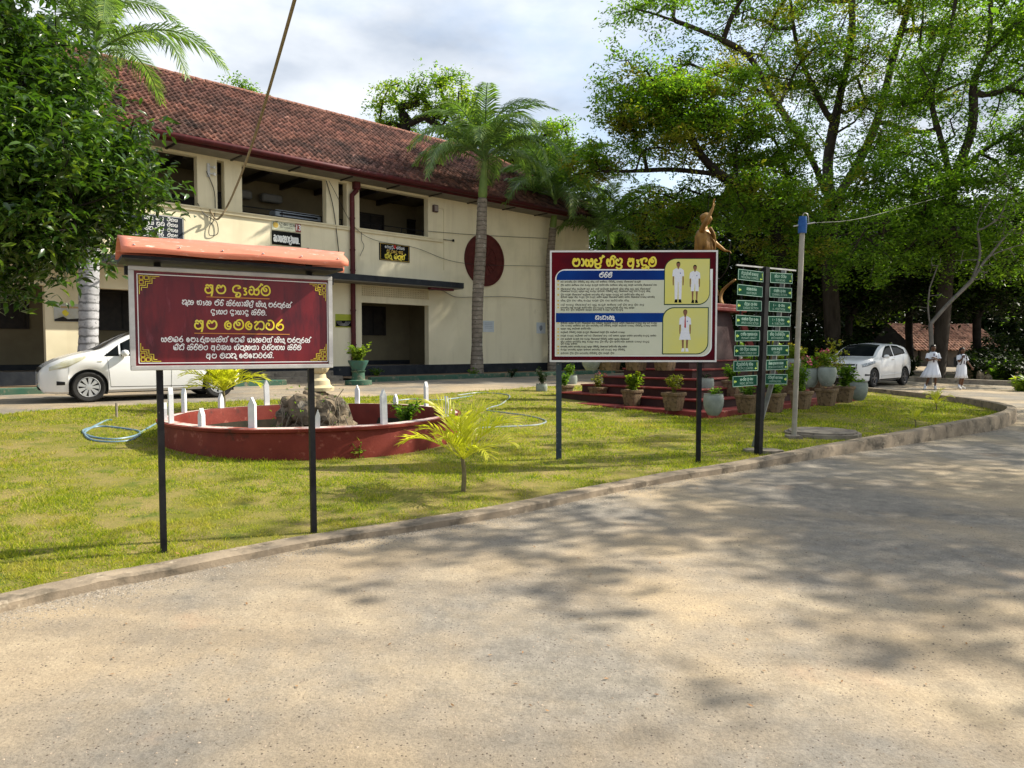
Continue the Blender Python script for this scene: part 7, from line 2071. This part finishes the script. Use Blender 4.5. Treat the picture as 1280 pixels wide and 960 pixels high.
# shady mass beneath: several dark trees one can tell by their trunks
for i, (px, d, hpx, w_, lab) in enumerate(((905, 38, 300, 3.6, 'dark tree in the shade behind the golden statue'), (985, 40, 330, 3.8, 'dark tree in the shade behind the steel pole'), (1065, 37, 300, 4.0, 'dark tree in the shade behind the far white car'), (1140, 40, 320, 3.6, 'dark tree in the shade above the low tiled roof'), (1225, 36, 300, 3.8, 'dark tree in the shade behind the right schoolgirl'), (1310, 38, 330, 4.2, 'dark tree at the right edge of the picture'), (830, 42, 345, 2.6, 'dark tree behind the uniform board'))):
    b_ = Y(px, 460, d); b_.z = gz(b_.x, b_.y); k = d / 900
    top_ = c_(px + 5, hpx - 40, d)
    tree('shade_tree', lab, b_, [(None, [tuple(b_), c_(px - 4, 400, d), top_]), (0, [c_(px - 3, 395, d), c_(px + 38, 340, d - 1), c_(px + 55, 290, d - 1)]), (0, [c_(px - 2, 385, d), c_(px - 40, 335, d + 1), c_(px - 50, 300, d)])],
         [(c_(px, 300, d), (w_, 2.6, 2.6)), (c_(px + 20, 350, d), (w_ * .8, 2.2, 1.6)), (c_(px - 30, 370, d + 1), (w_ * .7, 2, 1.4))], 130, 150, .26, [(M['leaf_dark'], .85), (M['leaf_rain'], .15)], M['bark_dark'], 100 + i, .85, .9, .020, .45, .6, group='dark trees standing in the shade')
# pale bare-branched tree in front of the dark mass
D5 = 28.0
t5 = Y(1163, 462, D5); t5.z = gz(t5.x, t5.y)
L5 = lambda *a: [c_(x, y, D5 + (z[0] if z else 0)) for x, y, *z in a]
tree('frangipani_tree', 'small pale-barked tree with bare twisting branches behind the schoolgirls', t5,
     [(None, [tuple(t5)] + L5((1164, 430), (1163, 405))), (0, L5((1163, 405), (1185, 380), (1215, 350), (1235, 322), (1268, 308))), (0, L5((1163, 410), (1160, 385), (1162, 360))), (1, L5((1215, 350), (1225, 318), (1222, 280), (1238, 250))), (3, L5((1222, 290), (1250, 270), (1262, 235))), (1, L5((1235, 322), (1262, 290), (1290, 270)))],
     [(c_(1255, 250, D5), (1.3, .8, 1.3)), (c_(1200, 330, D5), (1.5, .8, .9)), (c_(1160, 370, D5), (.5, .5, .6)), (c_(1268, 300, D5), (.9, .8, .8))],
     90, 9, .14, M['leaf_mid'], M['bark_pale'], 53, .3, .5, .0085, .4, .6, expo=.50)
# trees behind the school
for i, (px, py, d, spec, lab, lm_) in enumerate((
    (525, 200, 46, [(c_(505, 135, 46), (2.4, 2, 1.9)), (c_(560, 130, 46), (2.4, 2, 2.0)), (c_(600, 160, 46), (2.2, 2, 2.0)), (c_(470, 160, 46), (1.0, 1, .9))], 'pale green tree showing above the roof ridge left of the tall palm', [(M['leaf_lime'], .5), (M['leaf_mid'], .5)]),
    (690, 240, 48, [(c_(690, 190, 48), (2.0, 2, 1.8)), (c_(705, 160, 48), (.9, 1, .5)), (c_(650, 200, 48), (2.2, 2, 1.8)), (c_(740, 240, 48), (1.0, 1, 1.6))], 'pale green tree behind the roof between the two palms', [(M['leaf_lime'], .5), (M['leaf_mid'], .5)]),
    (303, 150, 50, [(c_(303, 118, 50), (.7, .7, .7))], 'tip of a distant tree peeking over the roof ridge', [(M['leaf_mid'], 1.0)]),
    (800, 300, 44, [(c_(775, 300, 44), (2.0, 2, 1.6)), (c_(745, 320, 44), (1.5, 1.5, 1.2)), (c_(815, 290, 44), (1.6, 2, 2))], 'hazy green tree beyond the end of the school', [(M['leaf_rain'], 1.0)]))):
    b_ = Y(px, 460, d); b_.z = gz(b_.x, b_.y)
    top_ = Vector(spec[0][0]); top_.z -= .5
    tree('background_tree', lab, b_, [(None, [tuple(b_), tuple((b_ + top_) / 2 + Vector((.3, 0, 0))), tuple(top_)])], spec, 130 if i != 2 else 14, 130, .20, lm_, M['bark_dark'], 200 + i, .62, .8, .035, .5, .7)
# shade trees standing beside the road, out of the picture to the right
for i, (x, y, h, rx, nn, lab) in enumerate(((15.5, 9.0, 8.6, 3.6, 150, 'roadside tree right of the view, lowest of the shade trees'), (20.5, 15.5, 12.0, 5.2, 95, 'roadside tree right of the view casting dappled shade, farther one'), (27, 22, 16.0, 5.5, 230, 'tall roadside tree right of the view, farthest one'))):
    b_ = Vector((x, y, gz(x, y)))
    tree('roadside_tree', lab, b_, [(None, [tuple(b_), (x + .3, y, b_.z + h * .45), (x, y + .3, b_.z + h * .8)]), (0, [(x, y, b_.z + h * .5), (x - rx * .4, y, b_.z + h * .75), (x - rx * .7, y, b_.z + h * .95)]), (0, [(x, y, b_.z + h * .5), (x + rx * .4, y + 1, b_.z + h * .8)])],
         [((x, y, b_.z + h), (rx, rx, rx * .42)), ((x - rx * .5, y + 1, b_.z + h * .9), (rx * .6, rx * .6, rx * .3))] + ([((9.6, 9.4, 8.4), (2.0, 1.0, .7)), ((9.4, 13.8, 9.2), (1.2, 1.2, .6))] if i == 0 else []), nn, 72, .20, M['leaf_rain'], M['bark'], 300 + i, 1.2, .9, .011, .5, .5, group='roadside shade trees')

# ================================================================== FAR RIGHT BACKGROUND
# low building with tiled roof beyond the schoolgirls
hb = Y(1195, 450, 47); hb.z = gz(hb.x, hb.y)
hut = thing('tiled_building', 'low building with weathered clay tile roof beyond the schoolgirls', 'building', hb, math.radians(12))
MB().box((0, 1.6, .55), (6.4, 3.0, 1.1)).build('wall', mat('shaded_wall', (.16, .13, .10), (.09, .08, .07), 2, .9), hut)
for x in (-3, -1, 1, 3): MB().box((x, -.25, .55), (.12, .12, 1.1)).build('post', M['bark_dark'], hut)
mb = MB(); mb.add([(-3.5, -.5, 1.05), (3.5, -.5, 1.05), (3.5, 2.0, 2.8), (-3.5, 2.0, 2.8), (-3.5, 4.4, 1.05), (3.5, 4.4, 1.05)], [(0, 1, 2, 3), (3, 2, 5, 4), (0, 3, 4), (1, 5, 2)]); rf = mb.build('roof', M['darkwood'], hut)
sl3 = math.hypot(2.5, 1.75)
tile_slope(Vector((-3.5, -.52, 1.08)), Vector((1, 0, 0)), Vector((0, 2.5 / sl3, 1.75 / sl3)), 7.0, sl3, tw=.24, th=.26, seed=9, parent=rf, m=mat('pale_clay_tile', (.52, .28, .18), (.32, .15, .10), 3, .85, .3, 14, spots=((.10, .06, .045), 4, .52, .7), island=.35))
hb2 = Y(1085, 440, 58); hb2.z = gz(hb2.x, hb2.y)
hut2 = thing('tiled_building', 'small patch of old tiled roof showing above the far white car', 'building', hb2, math.radians(-10))
MB().box((0, 1.2, .9), (3.0, 2.2, 1.8)).build('wall', bpy.data.materials['shaded_wall'], hut2)
mb = MB(); mb.add([(-1.7, -.2, 1.8), (1.7, -.2, 1.8), (.9, 1.2, 3.5), (-.9, 1.2, 3.5), (-1.7, 2.6, 1.8), (1.7, 2.6, 1.8)], [(0, 1, 2, 3), (3, 2, 5, 4), (0, 3, 4), (1, 5, 2)]); rf2 = mb.build('roof', M['darkwood'], hut2)
sl4 = math.hypot(1.4, 1.7)
tile_slope(Vector((-1.7, -.22, 1.83)), Vector((1, 0, 0)), Vector((0, 1.4 / sl4, 1.7 / sl4)), 3.4, sl4, lambda x, y: abs(x - 1.7) < 1.7 - .8 * y / sl4, tw=.24, th=.26, seed=10, parent=rf2, m=bpy.data.materials['pale_clay_tile'])
# far kerb of the drive behind the girls and the bed behind it
fk = [G(x, y) for x, y in ((1000, 474), (1060, 476), (1130, 476.5), (1180, 479), (1230, 481), (1300, 484), (1400, 490))]
mb = MB(); fp = smoothpath([Vector((p.x, p.y, 0)) for p in fk], 4); fin_ = offset_path(fp, .22)
for a, b in zip(fp, fin_):
    z = gz(a.x, a.y); mb.v += [(a.x, a.y, z - .1), (a.x, a.y, z + .19), (b.x, b.y, z + .20), (b.x, b.y, z - .1)]
for i in range(len(fp) - 1):
    for k in range(3): mb.f.append((i * 4 + k, i * 4 + 4 + k, i * 4 + 5 + k, i * 4 + 1 + k))
struct(mb.build('kerb', M['concrete'], recalc=True))
rnd = np.random.default_rng(5)
def foliage_bank(name, label, cat, pts, n, lsz, lm):
    """loose plants on the ground behind the drive: (px, depth, half width, height, depth half)"""
    C = []
    for px, d, hw_, hh, dd in pts:
        b_ = Y(px, 450, d); b_.z = gz(b_.x, b_.y)
        q = rnd.normal(size=(n, 3)); q /= np.linalg.norm(q, axis=1)[:, None]; q *= (rnd.random(n) ** .4)[:, None]
        C.append(np.array(b_) + np.stack([q[:, 0] * hw_, q[:, 1] * dd, np.abs(q[:, 2]) * hh], 1))
    o = leaves(np.concatenate(C), lsz, lm, name, None, .4, .1, rng=rnd, kind='stuff'); tag(o, label, cat)
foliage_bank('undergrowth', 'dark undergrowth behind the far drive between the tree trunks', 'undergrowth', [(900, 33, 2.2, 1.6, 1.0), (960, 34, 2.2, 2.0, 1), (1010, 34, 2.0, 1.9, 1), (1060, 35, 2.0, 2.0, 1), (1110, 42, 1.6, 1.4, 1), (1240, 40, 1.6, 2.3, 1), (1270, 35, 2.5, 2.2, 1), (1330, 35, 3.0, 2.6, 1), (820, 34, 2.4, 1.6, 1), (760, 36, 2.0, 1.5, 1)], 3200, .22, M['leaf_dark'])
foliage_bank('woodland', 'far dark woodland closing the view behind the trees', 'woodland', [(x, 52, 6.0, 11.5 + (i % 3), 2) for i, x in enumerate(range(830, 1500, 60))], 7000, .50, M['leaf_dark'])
for i, (px, d, hh, lm_, lab) in enumerate(((1222, 31, 1.3, M['leaf_dark'], 'arching green plant behind the kerb right of the schoolgirls'), (1246, 31, 1.1, M['leaf_rain'], 'green leafy plant near the right edge behind the kerb'), (1262, 30.5, 1.4, M['leaf_dark'], 'leafy plant at the right edge behind the kerb'), (1135, 33, 1.1, M['leaf_dark'], 'dark shrub behind the left schoolgirl'), (1278, 25.5, .5, M['leaf_lime'], 'bright low plant at the right edge of the picture'))):
    b_ = Y(px, 460, d); b_.z = gz(b_.x, b_.y); t = thing('shrub', lab, 'shrub', b_); make_plant(t, 90 + i, hh, .7 if i < 4 else .35, 420, .2, lm_, None, 16, .15, 0, .3)
for i, (px, py) in enumerate(((1218, 474), (1240, 475), (1262, 476))):
    pot('tub', ['grey-brown planter behind the far kerb, left of three', 'grey-brown planter behind the far kerb, middle of three', 'grey-brown planter behind the far kerb, right of three'][i], G(px, py), 1.05, pl(95 + i, .5, .35, 150, .12, dk), group='planters behind the far kerb')
gb = G(1232, 478.5); stn = thing('boulder', 'small pale stones behind the kerb near the right schoolgirl', 'stone', gb)
link('rock', rock_mesh((.14, .14, .3), 5), stn, (-.25, 0, .2)); link('rock', rock_mesh((.16, .12, .22), 6), stn, (.1, 0, .15))
